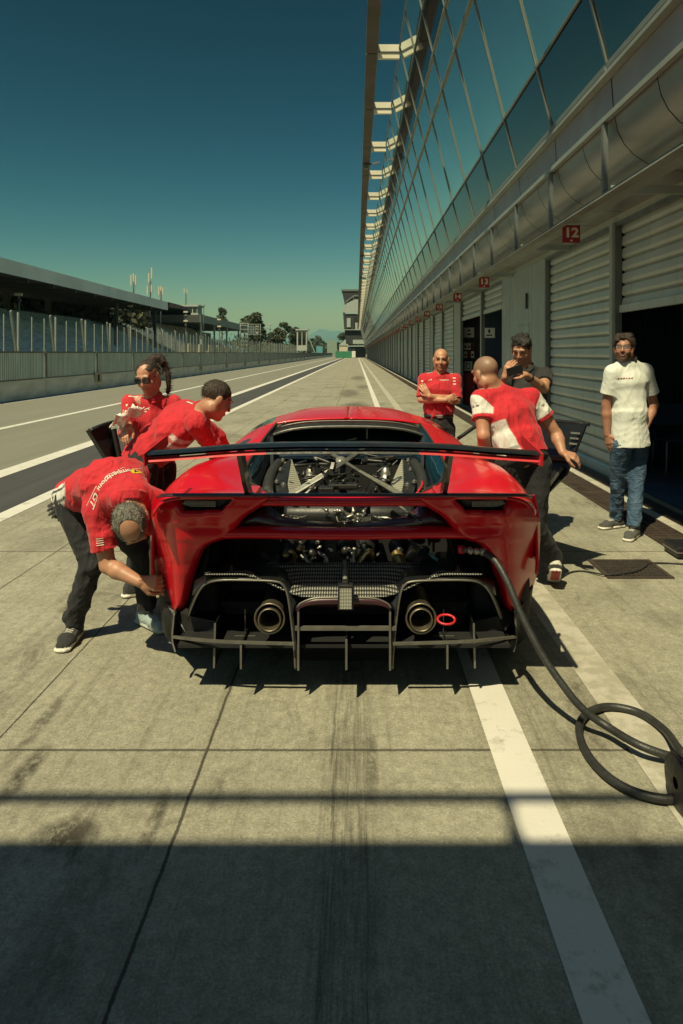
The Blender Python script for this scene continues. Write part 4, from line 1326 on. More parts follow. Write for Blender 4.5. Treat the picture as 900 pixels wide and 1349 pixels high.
# upper and lower cross beams of the tail
def half_beam(pts, prof_r, n=14):
    """elliptical tube through px/py/d points from the left pod to the right pod"""
    L_ = [P(*p) for p in pts]
    pts_ = L_ + mir(L_)[::-1][1:] if abs(L_[-1][0] - CX) < 1e-3 else L_ + mir(L_)[::-1]
    return catmull(pts_, 41)
def ell_tube(mb, pts, ry, rz, n=14, mi=0):
    m = len(pts)
    G = []
    for i in range(m):
        row = []
        for k in range(n + 1):
            a = 2 * math.pi * k / n
            row.append((pts[i][0], pts[i][1] + math.cos(a) * ry, pts[i][2] + math.sin(a) * rz))
        G.append(row)
    return mb.grid(np.array(G), mi, True)
mb = MB()
pts = half_beam([(325, 659.5, 3.26), (345, 659, 3.27), (390, 659, 3.28), (430, 659.5, 3.285)], None)
ell_tube(mb, pts, .05, .026)
mb.build('upper_beam', RED, car)
mb = MB()
pts = half_beam([(286, 702, 3.36), (310, 701, 3.345), (350, 701, 3.34), (400, 702, 3.33), (430, 702.5, 3.33)], None)
ell_tube(mb, pts, .055, .029)
mb.build('lower_beam', RED, car)
# ducktail lip
mb = MB()
pts = half_beam([(207, 654.5, 3.30), (216, 652.5, 3.215), (250, 652, 3.19), (330, 652, 3.185), (430, 652, 3.185)], None)
ell_tube(mb, pts, .022, .008); mb.build('tail_lip', M['purple_carbon'], car)
# inner sculpted shelf between the beams
mb = MB()
q = [P(a, b, 3.40) for a, b in ((338, 669), (356, 668), (372, 681), (405, 688), (453, 690))]
qq = [P(a, b, 3.37) for a, b in ((300, 697), (318, 696), (350, 696), (400, 697), (453, 697))]
H = np.array([q, [tuple((np.array(a) + np.array(b)) / 2 + np.array((0, -.03, 0))) for a, b in zip(q, qq)], qq])
for s in (0, 1):
    K = H.copy()
    if s: K[..., 0] = 2 * CX - K[..., 0]
    mb.grid(K, 0, True)
mb.build('inner_shelf', M['purple_carbon'], car, solid=.008)

# roof trailing spoiler, rear glass, side glass along the engine bay
mb = MB()
xs = np.linspace(-.53, .53, 25)
G = [[(CX + x, 4.87 - .22 * t, 1.150 - .055 * (x / .53) ** 4 * 1.0 - .025 * t - .012 * (x / .53) ** 2) for x in xs * (1 + .02 * t)] for t in (0, .35, .7, 1.0)]
mb.grid(np.array(G), 0, True); mb.build('roof_spoiler', M['dark_metal'], car, solid=.014)
mb = MB(); mb.tube([(CX + x, 4.655, 1.127 - .055 * (x / .53) ** 4 - .012 * (x / .53) ** 2) for x in xs], .007, 6); mb.tube([(CX + x, 4.80, 1.150 - .055 * (x / .53) ** 4 - .012 * (x / .53) ** 2) for x in xs * .93], .005, 6); mb.build('spoiler_trim', M['edge_metal'], car)
mb = MB()
G = [[(CX + x, 4.80 - .22 * t, 1.105 - .19 * t - .05 * (x / .56) ** 4 * (1 - t)) for x in np.linspace(-.5, .5, 17) * (1 + .10 * t)] for t in np.linspace(0, 1, 6)]
mb.grid(np.array(G), 0, True); rg_ = mb.build('rear_glass', M['tinted_glass'], car, solid=.006)
mb = MB(); mb.box((CX + .13, 4.72, 1.03), (.012, .02, .16)); mb.bar((CX - .1, 4.70, 1.0), (CX + .06, 4.71, 1.04), .012); mb.build('glass_divider', M['edge_metal'], rg_)
xo = lambda d: np.interp(d, [3.40, 3.62, 3.95, 4.30, 4.60, 4.86], [.355, .50, .572, .565, .535, .505])
zo = lambda d: np.interp(d, [3.40, 3.62, 3.95, 4.30, 4.60, 4.86], [.926, .944, .974, 1.025, 1.085, 1.128])
for sgn in (-1, 1):
    mb = MB()
    ds = np.linspace(3.66, 4.84, 12)
    G = [[(CX + sgn * (xo(d) - .004 - .10 * t), d, zo(d) - .012 - .20 * t) for t in (0, .5, 1)] for d in ds]
    mb.grid(np.array(G), 0, True, flip=sgn < 0); mb.build('side_glass', M['blue_glass' if sgn > 0 else 'tinted_glass'], car, solid=.005)
    mb = MB()
    mb.tube([(CX + sgn * (xo(d) - .002), d, zo(d) - .004) for d in np.linspace(3.42, 4.86, 24)], .009, 6); mb.build('bay_seal', M['rubber'], car)
    mb = MB(); mb.bar((CX + sgn * .50, 4.55, 1.05), (CX + sgn * .46, 4.25, .86), .02, .05); mb.build('bay_strut', M['black_plastic'], car)

# ---- engine bay
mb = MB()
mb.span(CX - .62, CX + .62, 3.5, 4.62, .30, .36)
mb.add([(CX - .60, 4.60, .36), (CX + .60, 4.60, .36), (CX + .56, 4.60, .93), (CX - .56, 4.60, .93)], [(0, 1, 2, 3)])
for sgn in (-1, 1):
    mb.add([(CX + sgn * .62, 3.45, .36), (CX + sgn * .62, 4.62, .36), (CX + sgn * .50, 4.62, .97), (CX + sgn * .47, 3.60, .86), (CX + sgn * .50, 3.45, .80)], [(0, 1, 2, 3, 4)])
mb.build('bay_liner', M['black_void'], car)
ENG = thing
eng = MB()
eng.span(CX - .22, CX + .22, 3.75, 4.45, .40, .74, 0, .04)
for sgn in (-1, 1):
    eng.box((CX + sgn * .20, 4.1, .74), (.16, .62, .12), (0, sgn * .5, 0), 0, .03)
eng.span(CX - .16, CX + .16, 3.66, 3.85, .38, .66, 0, .05)
eng_o = eng.build('engine_block', M['black_plastic'], car)
for sgn in (-1, 1):
    # charge cooler wedge: bright finned face turned to the middle, dark cast housing outside
    fx = [P(a, b, d) for a, b, d in ((415.5, 606, 4.20), (396.5, 637, 3.85), (382, 651, 3.60), (380.5, 636, 3.72))]
    fx = [P(384.5, 605, 4.20), P(396.5, 638, 3.85), P(382, 651.5, 3.62), P(380, 636, 3.78)]
    if sgn > 0: fx = mir(fx)
    mb = MB(); mb.prism(fx, (sgn * .10, .06, -.05)); mb.build('cooler_core', M['finned'], car)
    q = [P(383, 603, 4.18), P(379, 637, 3.77), P(381, 651, 3.61), P(366, 654, 3.60), P(362, 634, 3.78), P(370, 615, 4.0)]
    if sgn > 0: q = mir(q)
    mb = MB(); mb.prism(q, (sgn * .02, .05, -.12)); mb.build('cooler_housing', M['dark_metal'], car)
    for a, b, r_ in ((365, 636, .014), (370, 620, .012), (373, 608, .012), (374, 640, .018)):
        mb = MB()
        x, y, z = P(a, b, 3.74)
        if sgn > 0: x = 2 * CX - x
        mb.lathe((x, y, z), (0, -.5, .8), [(0, 0), (0, r_ * .9), (.01, r_ * .9), (.01, r_ * .6), (.02, r_ * .6), (.02, 0)], 10)
        mb.build('cooler_bolt', M['tube_grey'], car)
    # dark arched pipe beside the cooler
    q = [P(353, 652, 3.60), P(354, 636, 3.75), P(359, 622, 3.92), P(368, 610, 4.1)]
    if sgn > 0: q = mir(q)
    mb = MB(); mb.tube(catmull(q, 14), .03, 10); mb.build('air_pipe', M['rubber'], car)
    # blow-off valve
    x, y, z = P(409, 634, 3.95)
    if sgn > 0: x = 2 * CX - x + .02
    mb = MB(); mb.lathe((x, y, z - .05), (0, 0, 1), [(-.1, .022), (0, .022), (0, .034), (.03, .034), (.03, .026), (.045, .026), (.045, .034), (.07, .034), (.07, .028), (.10, .028), (.125, .018), (.135, 0)], 16); mb.build('valve', M['alu'], car)
# cross brace
mb = MB()
A1, B1, C1, D1 = P(430, 595, 4.35), P(527, 652, 3.46), P(478, 593, 4.35), P(383, 653, 3.46)
mb.tube([A1, B1], .019, 10); mb.tube([C1, D1], .019, 10)
x, y, z = P(449, 608, 4.12); mb.lathe((x, y, z - .01), (0, -.5, .86), [(0, 0), (0, .03), (.03, .03), (.03, 0)], 12)
mb.build('cross_brace', M['brace_grey'], car)
mb = MB(); q = [P(400, 653, 3.45), P(416, 637, 3.7)]; mb.tube(q, .008, 6); q = [P(510, 655, 3.42), P(560, 690, 3.36)]; mb.tube(q, .016, 8); mb.build('stay', M['alu_dull'], car)
# plenum and hoses in the slot between the beams
mb = MB()
x0, y0_, z0_ = P(375, 678, 3.52); x1 = P(545, 678, 3.52)[0]
mb.lathe((x0, y0_, z0_), (1, 0, 0), [(0, 0), (0, .045), (.02, .055), (.30, .055)], 18)
mb.lathe((x1, y0_, z0_), (-1, 0, 0), [(0, 0), (0, .045), (.02, .055), (.22, .055)], 18)
mb.build('plenum', M['black_plastic'], car)
def squiggle(cx, cy, cz, sx, sy, sz, n, r, rg):
    pts = [(cx + rg.uniform(-sx, sx), cy + rg.uniform(-sy, sy), cz + rg.uniform(-sz, sz)) for _ in range(n)]
    return catmull(pts, n * 7)
rg = np.random.default_rng(21)
mb = MB()
for k in range(16):
    px = rg.uniform(345, 560); c = P(px, rg.uniform(679, 690), rg.uniform(3.42, 3.5))
    mb.tube(squiggle(c[0], c[1], c[2], .07, .03, .022, 5, 0, rg), .0032, 5)
mb.build('wiring', M['alu_dull'], car)
mb = MB()
for k in range(22):
    px = rg.uniform(395, 515); c = P(px, rg.uniform(600, 655), rg.uniform(3.65, 4.3))
    mb.tube(squiggle(c[0], c[1], c[2], .10, .08, .03, 4, 0, rg), rg.uniform(.004, .010), 6)
mb.build('bay_hose', M['dark_metal'], car)
for k in range(40):
    mb = MB()
    px = rg.uniform(390, 520); c = P(px, rg.uniform(612, 655), rg.uniform(3.6, 4.2))
    if rg.random() < .5: mb.lathe(c, tuple(rg.normal(size=3)), [(0, 0), (0, .012), (.02, .012), (.02, .007), (.035, .007), (.035, 0)], 8)
    else: mb.box(c, tuple(rg.uniform(.012, .05, 3)), tuple(rg.uniform(-.6, .6, 3)))
    mb.build('bay_fitting', M['dark_metal'], car)
mb = MB()
for k in range(14):
    px = rg.uniform(430, 482); c = P(px, rg.uniform(672, 688), rg.uniform(3.42, 3.5))
    mb.lathe(c, tuple(rg.normal(size=3)), [(0, 0), (0, .010), (.015, .010), (.015, .006), (.03, .006), (.03, 0)], 8)
mb.tube(squiggle(*P(455, 678, 3.42), .06, .02, .03, 6, 0, rg), .008, 8)
mb.build('coupling', M['alu'], car)
mb = MB()
for a, b, d, w, h in ((470, 652, 3.55, .10, .03), (452, 640, 3.7, .16, .03), (430, 647, 3.6, .08, .05), (497, 646, 3.7, .06, .06)):
    mb.box(P(a, b, d), (w, .06, h), None, 0, .008)
mb.build('filler_cap', M['dark_metal'], car)
mb = MB(); mb.tube(catmull([P(549, 650, 3.55), P(556, 640, 3.62), P(556, 634, 3.7)], 8), .006, 6); mb.build('pull_tab', M['red_plastic'], car)

# ---- lower rear opening: gearbox, pipes, perforated heat shield
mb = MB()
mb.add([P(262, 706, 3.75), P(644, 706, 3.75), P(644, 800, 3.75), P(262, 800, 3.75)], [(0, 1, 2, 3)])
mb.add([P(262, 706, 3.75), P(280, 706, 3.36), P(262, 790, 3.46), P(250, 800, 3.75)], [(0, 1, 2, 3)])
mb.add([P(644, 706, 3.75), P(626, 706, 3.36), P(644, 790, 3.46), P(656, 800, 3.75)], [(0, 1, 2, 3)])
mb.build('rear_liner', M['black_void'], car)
mb = MB()
xs = np.linspace(270, 636, 41)
def shield(px):
    t = abs(px - 453) / 183
    return 741 + 14 * max(0, t - .55) / .45 * .9, 786 - 30 * sm(.25, .75, t)
G = []
for r_ in range(9):
    u = r_ / 8
    row = []
    for px in xs:
        a, b = shield(px); row.append(P(px, a + (b - a) * u, 3.46 - .22 * u))
    G.append(row)
mb.grid(np.array(G), 0, True); mb.build('heat_shield', M['perforated'], car, solid=.006)
mb = MB()
for px, py, r_ in ((380, 722, .05), (412, 726, .06), (480, 726, .06), (525, 722, .05), (455, 722, .05)):
    x, y, z = P(px, py, 3.62); mb.lathe((x, y, z), (0, -1, .1), [(-.1, r_), (0, r_), (.02, r_ * .8), (.05, r_ * .8), (.06, r_ * .4), (.09, r_ * .4), (.09, 0)], 14)
mb.box(P(548, 732, 3.56), (.10, .1, .13), (0, .3, 0), 0, .01); mb.build('gearbox', M['dark_metal'], car)
mb = MB()
x, y, z = P(522, 729, 3.55); ax = Vector(P(533, 752, 3.45)) - Vector((x, y, z))
L = ax.length
prof = []
for k in range(22):
    prof += [(L * k / 22, .028 + (.004 if k % 2 else 0))]
mb.lathe((x, y, z), ax, [(0, 0)] + prof + [(L, 0)], 14); mb.build('flex_pipe', M['gold'], car)
mb = MB()
for c in ([(376, 731, 3.5), (383, 726, 3.48), (388, 732, 3.5), (387, 740, 3.52)], [(471, 747, 3.48), (478, 735, 3.5), (487, 726, 3.5), (492, 736, 3.52)], [(474, 748, 3.46), (482, 750, 3.46), (492, 748, 3.46)]):
    mb.tube(catmull([P(*q) for q in c], 12), .014, 8)
for c in ((377, 731), (481, 750), (490, 749), (395, 722)): mb.lathe(P(c[0], c[1], 3.47), (0, -1, .2), [(0, 0), (0, .016), (.02, .016), (.02, .009), (.04, .009), (.04, 0)], 8)
mb.build('hot_pipe', M['gold'], car)
mb = MB()
for c in ([(401, 730, 3.5), (404, 738, 3.48), (411, 744, 3.46), (419, 749, 3.45)], [(467, 722, 3.5), (466, 735, 3.48), (467, 744, 3.47)], [(420, 728, 3.55), (430, 735, 3.5), (432, 745, 3.5)]):
    mb = MB(); mb.tube(catmull([P(*q) for q in c], 12), .009, 7); mb.build('fluid_line', M['alu_dull'], car)
for k in range(26):
    mb = MB(); c = P(rg.uniform(395, 440) if k % 2 else rg.uniform(455, 500), rg.uniform(714, 742), rg.uniform(3.48, 3.58)); mb.lathe(c, tuple(rg.normal(size=3)), [(0, 0), (0, .009), (.015, .009), (.015, .005), (.03, .005), (.03, 0)], 7); mb.build('line_fitting', M['alu_dull'], car)
mb = MB(); mb.tube([P(561, 726, 3.5), P(570, 733, 3.47), P(577, 738, 3.46)], .009, 7); mb.build('cyan_line', M['cyan_hose'], car)
mb = MB(); mb.tube([P(563, 722, 3.5), P(546, 745, 3.45)], .018, 8); mb.tube([P(337, 718, 3.6), P(352, 738, 3.5)], .02, 8); mb.tube([P(575, 735, 3.6), P(590, 748, 3.5)], .02, 8); mb.build('damper', M['black_plastic'], car)
# ---- diffuser: two tunnels, centre section, fins, rails
def outline(pts, n=40):
    return catmull([P(*p) for p in pts], n)
D0 = 3.24
tun = [(248, 815, 3.36), (253, 800, 3.33), (262, 780, 3.29), (272, 769, 3.27), (290, 764.5, D0), (330, 764.5, D0), (362, 766, D0), (373, 771, D0), (379, 785, D0), (384, 820, D0), (388, 860, D0), (389, 881, D0)]
for sgn in (-1, 1):
    q = outline(tun, 46)
    if sgn > 0: q = [Vector(p) for p in mir(q)]
    mb = MB(); mb.band(q, .012 * (1 if sgn < 0 else -1), (0, .42, -.0)); mb.build('tunnel', M['carbon'], car)
    mb = MB(); mb.tube(q, .0055, 6); mb.build('tunnel_edge', M['edge_metal'], car)
    # carbon shoulder behind the hoop
    q1 = outline([(258, 766, 3.38), (275, 758, 3.36), (300, 756, 3.36), (345, 760, 3.34), (375, 764, 3.32), (388, 775, 3.30), (396, 788, 3.28)], 24)
    q2 = outline([(255, 785, 3.31), (272, 769, 3.27), (300, 764.5, D0), (345, 765, D0), (372, 770, D0), (379, 785, D0), (383, 812, D0)], 24)
    H = np.array([[tuple(a) for a in q1], [tuple(a) for a in q2]])
    if sgn > 0: H[..., 0] = 2 * CX - H[..., 0]
    mb = MB(); mb.grid(H, 0, True); mb.build('shoulder', M['carbon'], car, solid=.008)
    # lower pod skirt down to the rails, wheel-arch inner panel
    q = [P(a, b, d) for a, b, d in ((207, 772, 3.62), (222, 800, 3.52), (232, 806, 3.50), (245, 800, 3.48), (252, 812, 3.42), (282, 818, 3.40), (284, 832, 3.40), (245, 834, 3.42), (233, 842, 3.44), (224, 834, 3.6), (213, 812, 3.66))]
    if sgn > 0: q = mir(q)
    mb = MB(); mb.prism(q, (0, .03, 0)); mb.build('lower_skirt', M['carbon_matte'], car)
    # long rail at the foot of the tunnel
    q = catmull([P(229, 839, 3.36), P(250, 841.5, 3.26), P(290, 845, 3.21), P(345, 847, 3.20), P(388, 848, 3.20)], 20)
    if sgn > 0: q = [Vector(p) for p in mir(q)]
    mb = MB()
    for i in range(len(q) - 1): mb.bar(q[i], q[i + 1], .014, .011)
    mb.build('rail', M['edge_metal'], car)
    q = [P(252, 846.5, 3.30), P(275, 849, 3.27), P(255, 850, 3.26)]
    # fins
    for px, ya, yb, d0, dep in ((228, 805, 859, 3.40, .25), (283, 821, 880, 3.27, .30), (317, 849, 881, 3.20, .35), (392.5, 806, 883, 3.205, .4)):
        a, b = P(px, ya, d0), P(px - (1.5 if px < 300 else 0), yb, d0)
        if px == 228:
            q = catmull([P(230, 804, 3.42), P(228, 825, 3.40), P(227, 843, 3.38), P(231, 859, 3.36)], 10)
            if sgn > 0: q = [Vector(p) for p in mir(q)]
            mb = MB(); mb.band(q, .005, (0, .30, 0)); mb.build('fin', M['carbon'], car); mb = MB(); mb.tube(q, .0045, 5); mb.build('fin_edge', M['edge_metal'], car)
            continue
        xa, xb = a[0], b[0]
        if sgn > 0: xa, xb = 2 * CX - xa, 2 * CX - xb
        mb = MB(); mb.prism([(xa, d0, a[2]), (xb, d0, b[2]), (xb, d0 + dep, b[2]), (xa, d0 + dep * 1.2, a[2])], (.005, 0, 0)); mb.build('fin', M['carbon'], car)
        mb = MB(); mb.bar((xa + .002, d0 - .002, a[2]), (xb + .002, d0 - .002, b[2]), .009, .006, up=(0, 1, 0)); mb.build('fin_edge', M['edge_metal'], car)
    # exhaust
    x, y, z = P(355, 815.5, 3.20)
    if sgn > 0: x = P(555, 815, 3.20)[0]
    mb = MB(); mb.lathe((x, y, z), (0, -1, 0), [(-.30, .058), (-.06, .060), (-.02, .070), (-.005, .073), (0, .068), (-.015, .062)], 28); o = mb.build('exhaust', M['exhaust'], car)
    mb = MB(); mb.lathe((x, y, z - .004), (0, -1, 0), [(-.30, .045), (.004, .048), (.008, .051), (.004, .054), (-.1, .054)], 28); mb.build('inner_pipe', M['exhaust'], o)
    mb = MB(); mb.lathe((x, y + .15, z - .004), (0, -1, 0), [(0, .047), (0, 0)], 20); mb.build('pipe_bore', M['black_void'], o)
    # dark tunnel back, soft inner ramp
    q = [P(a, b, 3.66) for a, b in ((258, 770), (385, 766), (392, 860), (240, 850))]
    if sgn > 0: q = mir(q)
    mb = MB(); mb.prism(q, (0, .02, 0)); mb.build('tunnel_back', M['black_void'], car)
    mb = MB()
    x, y, z = P(323, 838, 3.35)
    if sgn > 0: x = 2 * CX - x
    mb.tube([(x, y, z - .02), (x, y, z + .13)], .004, 5); mb.bar((x - .05, y, z), (x + .05, y, z), .006); mb.build('stay_wire', M['edge_metal'], car)
# centre section between the tunnels
mb = MB()
q = catmull([P(391, 801, D0), P(396, 795, D0), P(410, 789, D0), P(425, 787.5, D0), P(453, 787, D0)], 18)
top_ = q + [Vector(p) for p in mir(q)][::-1][1:]
low = [Vector((p.x, p.y + .03, P(0, 803, D0)[2])) for p in top_]
mb.grid(np.array([[tuple(p) for p in top_], [tuple(p + Vector((0, -.008, -.02))) for p in top_], [tuple(p) for p in low]]), 0, True)
mb.build('centre_panel', M['purple_carbon'], car, solid=.01)
mb = MB(); mb.tube(top_, .005, 6); mb.build('centre_edge', M['edge_metal'], car)
mb = MB(); a, b = P(389, 827.5, 3.22), P(522, 827.5, 3.22); mb.bar(a, b, .02, .016); mb.build('centre_rail', M['edge_metal'], car)
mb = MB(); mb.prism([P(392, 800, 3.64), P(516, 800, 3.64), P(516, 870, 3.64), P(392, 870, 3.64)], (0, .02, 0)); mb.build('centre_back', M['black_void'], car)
x, y, z = P(455.5, 842, 3.17)
mb = MB(); z2 = P(455, 882, 3.17)[2]; mb.prism([(x, y, z), (x, y, z2), (x, y + .3, z2), (x, y + .3, z)], (.006, 0, 0)); mb.build('fin', M['carbon'], car)
mb = MB(); mb.bar((x + .003, y - .003, z), (x + .003, y - .003, z2), .010, .006, up=(0, 1, 0)); mb.build('fin_edge', M['edge_metal'], car)
mb = MB(); mb.span(CX - .80, CX + .80, 3.75, 6.9, .10, .13); mb.build('floor_pan', M['carbon_matte'], car)
mb = MB(); mb.span(CX - .78, CX + .78, 3.25, 3.76, .235, .25); mb.build('diffuser_floor', M['black_void'], car)
# rain light and its stalk
mb = MB(); a, b = P(445, 771, 3.17), P(466, 805, 3.17); mb.span(a[0], b[0], 3.175, 3.215, b[2], a[2], 0, .006); rl = mb.build('rain_light', M['black_plastic'], car)
mb = MB(); a, b = P(447.5, 776, 3.17), P(463.5, 802, 3.17); mb.span(a[0], b[0], 3.168, 3.175, b[2], a[2]); mb.build('lens', M['lens_dots'], rl)
mb = MB(); a, b = P(454, 741, 3.45), P(455, 771, 3.20); mb.tube([a, P(454.5, 756, 3.33), b], [.013, .013, .010], 8); mb.build('stalk', M['alu_dull'], car)
mb = MB(); mb.box(P(455, 768, 3.21), (.03, .04, .03), None, 0, .006); mb.build('stalk_clamp', M['black_plastic'], car)
# red towing strap loop beside the right exhaust and its faint twin on the tunnel roof
mb = MB()
x, y, z = P(588, 815, 3.20)
mb.tube([(x + .040 * math.cos(a), y + .03 * math.sin(a), z - .004 + .011 * math.sin(a)) for a in np.linspace(0, 2 * math.pi, 25)], .0055, 8, cap=False); mb.build('tow_loop', M['red_plastic'], car)

# ---- wheels
def wheel(xc, yc, r_, w, sgn):
    mb = MB(); mb.lathe((xc - sgn * w / 2, yc, r_), (sgn, 0, 0), [(0, r_ * .66), (.0, r_ * .93), (.03, r_), (w - .03, r_), (w, r_ * .93), (w, r_ * .66)], 40); wh = mb.build('wheel', M['rubber'], car)
    mb = MB(); mb.lathe((xc - sgn * w / 2, yc, r_), (sgn, 0, 0), [(.02, r_ * .64), (w - .01, r_ * .67), (w, r_ * .64), (w - .03, r_ * .6)], 36)
    for k in range(10):
        a = k * math.pi / 5; mb.bar((xc + sgn * (w / 2 - .04), yc, r_), (xc + sgn * (w / 2 - .02), yc + math.cos(a) * r_ * .63, r_ + math.sin(a) * r_ * .63), .03, .02, up=(1, 0, 0))
    mb.build('rim', M['dark_metal'], wh)
for sgn in (-1, 1):
    wheel(CX + sgn * .80, AX, WR, .31, sgn)
    wheel(CX + sgn * .85, 6.62, .34, .28, sgn)
# ---- rear wing
WD = 2.93
wpts = [(190, 594.5), (215, 593), (250, 590.5), (300, 586.5), (350, 584), (400, 583), (455, 583)]
mb = MB()
prof = [(0, 0), (.02, .007), (.06, .011), (.11, .008), (.165, -.004), (.172, -.008), (.165, -.012), (.11, -.006), (.06, -.002), (.015, -.008), (0, -.009)]
def wing_line(n=49):
    l_ = [P(a, b + 5.5, WD) for a, b in wpts]
    return catmull(l_ + mir(l_)[::-1][1:], n)
wl_ = wing_line()
G = [[(p.x, p.y + a, p.z + b) for a, b in prof] for p in wl_]
mb.grid(np.array(G), 0, True); wing = mb.build('rear_wing', M['carbon'], car)
mb = MB()
for i in range(len(wl_) - 1):
    t0_ = .022 + .0 * i
    a, b = wl_[i], wl_[i + 1]
    da = .014
    mb.add([(a.x, a.y + .012, a.z - .015), (b.x, b.y + .012, b.z - .015), (b.x, b.y + .002, b.z - .030), (a.x, a.y + .002, a.z - .030),
            (a.x, a.y + .024, a.z - .015), (b.x, b.y + .024, b.z - .015), (b.x, b.y + .014, b.z - .030), (a.x, a.y + .014, a.z - .030)],
           [(0, 1, 2, 3), (5, 4, 7, 6), (3, 2, 6, 7), (0, 4, 5, 1)], 0 if abs((a.x + b.x) / 2 - CX) > .335 else 1)
mb.build('wing_flap', [M['red_satin'], M['carbon_matte']], wing)
for sgn in (-1, 1):
    q = [P(190, 597, WD - .01), P(190.5, 613, WD), P(215, 606, WD + .14), P(240, 599, WD + .34), P(238, 590, WD + .34)]
    q = [(P(190, 0, WD)[0], y_, z_) for (x_, y_, z_) in ((0, WD - .02, P(0, 597, WD)[2]), (0, WD - .01, P(0, 614, WD)[2]), (0, WD + .16, P(0, 612, WD)[2]), (0, WD + .36, P(0, 606, WD)[2] + .02), (0, WD + .34, P(0, 592, WD)[2] + .02))]
    if sgn > 0: q = mir(q)
    mb = MB(); mb.prism(q, (.006, 0, 0)); mb.build('end_plate', M['red_satin'], wing)
    q = [P(190, 600, WD), P(190.5, 613, WD), P(236, 601.5, WD + .10), P(236, 600, WD + .10)]
    if sgn > 0: q = mir(q)
    mb = MB(); mb.prism(q, (0, .012, 0)); mb.build('lower_flap', M['red_satin'], wing)
    # pillar: flat plate leaning forward to the deck, swan neck over the top
    xs_ = CX + sgn * .455
    mb = MB()
    mb.prism([(xs_, WD + .02, P(0, 597, WD)[2]), (xs_, WD + .12, P(0, 596, WD)[2]), (xs_, 3.20, 1.04), (xs_, 3.31, .945), (xs_, 3.22, .94), (xs_, 3.10, 1.04)], (.020, 0, 0)); mb.build('wing_pillar', M['carbon'], wing)
    mb = MB(); mb.span(xs_ - .02, xs_ + .04, 3.22, 3.44, .932, .962, 0, .008); mb.build('pillar_foot', RED, wing)
# ---- mirrors' stalk hints, door openings with raised doors
# left door: swung out and up, dark carbon inside face
def door(sgn, pts, edge, label_part):
    mb = MB()
    q = [P(*p) for p in pts]
    c = Vector(q[0]) ; n_ = (Vector(q[1]) - c).cross(Vector(q[2]) - c).normalized() * .03
    mb.prism(q, n_); o = mb.build('door', M['carbon'], car)
    mb = MB(); e = [P(*p) for p in edge]; mb.tube(catmull(e, 20), .016, 8); mb.build('door_frame', M['black_plastic'], o)
    return o
dl = door(-1, [(117, 566, 4.75), (143, 556, 4.95), (150, 575, 4.95), (157, 596, 4.98), (190, 592, 5.35), (230, 602, 5.75), (232, 625, 5.7), (190, 622, 5.3), (142, 606, 4.8)], [(118, 567, 4.74), (143, 558, 4.93), (165, 554, 5.15), (200, 553, 5.45), (235, 570, 5.8)], '')
mb = MB(); mb.bar(P(150, 565, 4.93), P(158, 603, 4.93), .05, .02); mb.bar(P(183, 560, 5.2), P(189, 598, 5.3), .03, .02); mb.build('door_brace', M['carbon_matte'], dl)
dr_ = door(1, [(775, 558, 4.95), (700, 553, 5.35), (640, 560, 5.75), (640, 640, 5.7), (668, 662, 5.3), (716, 658, 5.0), (748, 626, 4.93)], [(776, 559, 4.94), (735, 555, 5.15), (700, 552, 5.36), (640, 556, 5.72), (603, 578, 5.8)], '')
mb = MB()
for k in range(3): mb.bar(P(752 + 0 - k * 1, 570 + k * 7, 4.94), P(764 - k * 2, 571 + k * 7, 4.93), .012, .012)
mb.build('door_vent', M['alu_dull'], dr_)
mb = MB(); mb.bar(P(700, 600, 5.2), P(750, 604, 4.93), .09, .03); mb.bar(P(720, 645, 4.98), P(742, 615, 4.93), .05, .02); mb.build('door_pull', M['tube_grey'], dr_)
# quick filler hose coupling socket in the right of the tail opening
mb = MB(); mb.lathe(P(609, 724, 3.33), (1, .0, 0), [(-.02, 0), (-.02, .020), (.01, .020), (.01, .014)], 16); mb.build('hose_socket', M['red_plastic'], car)
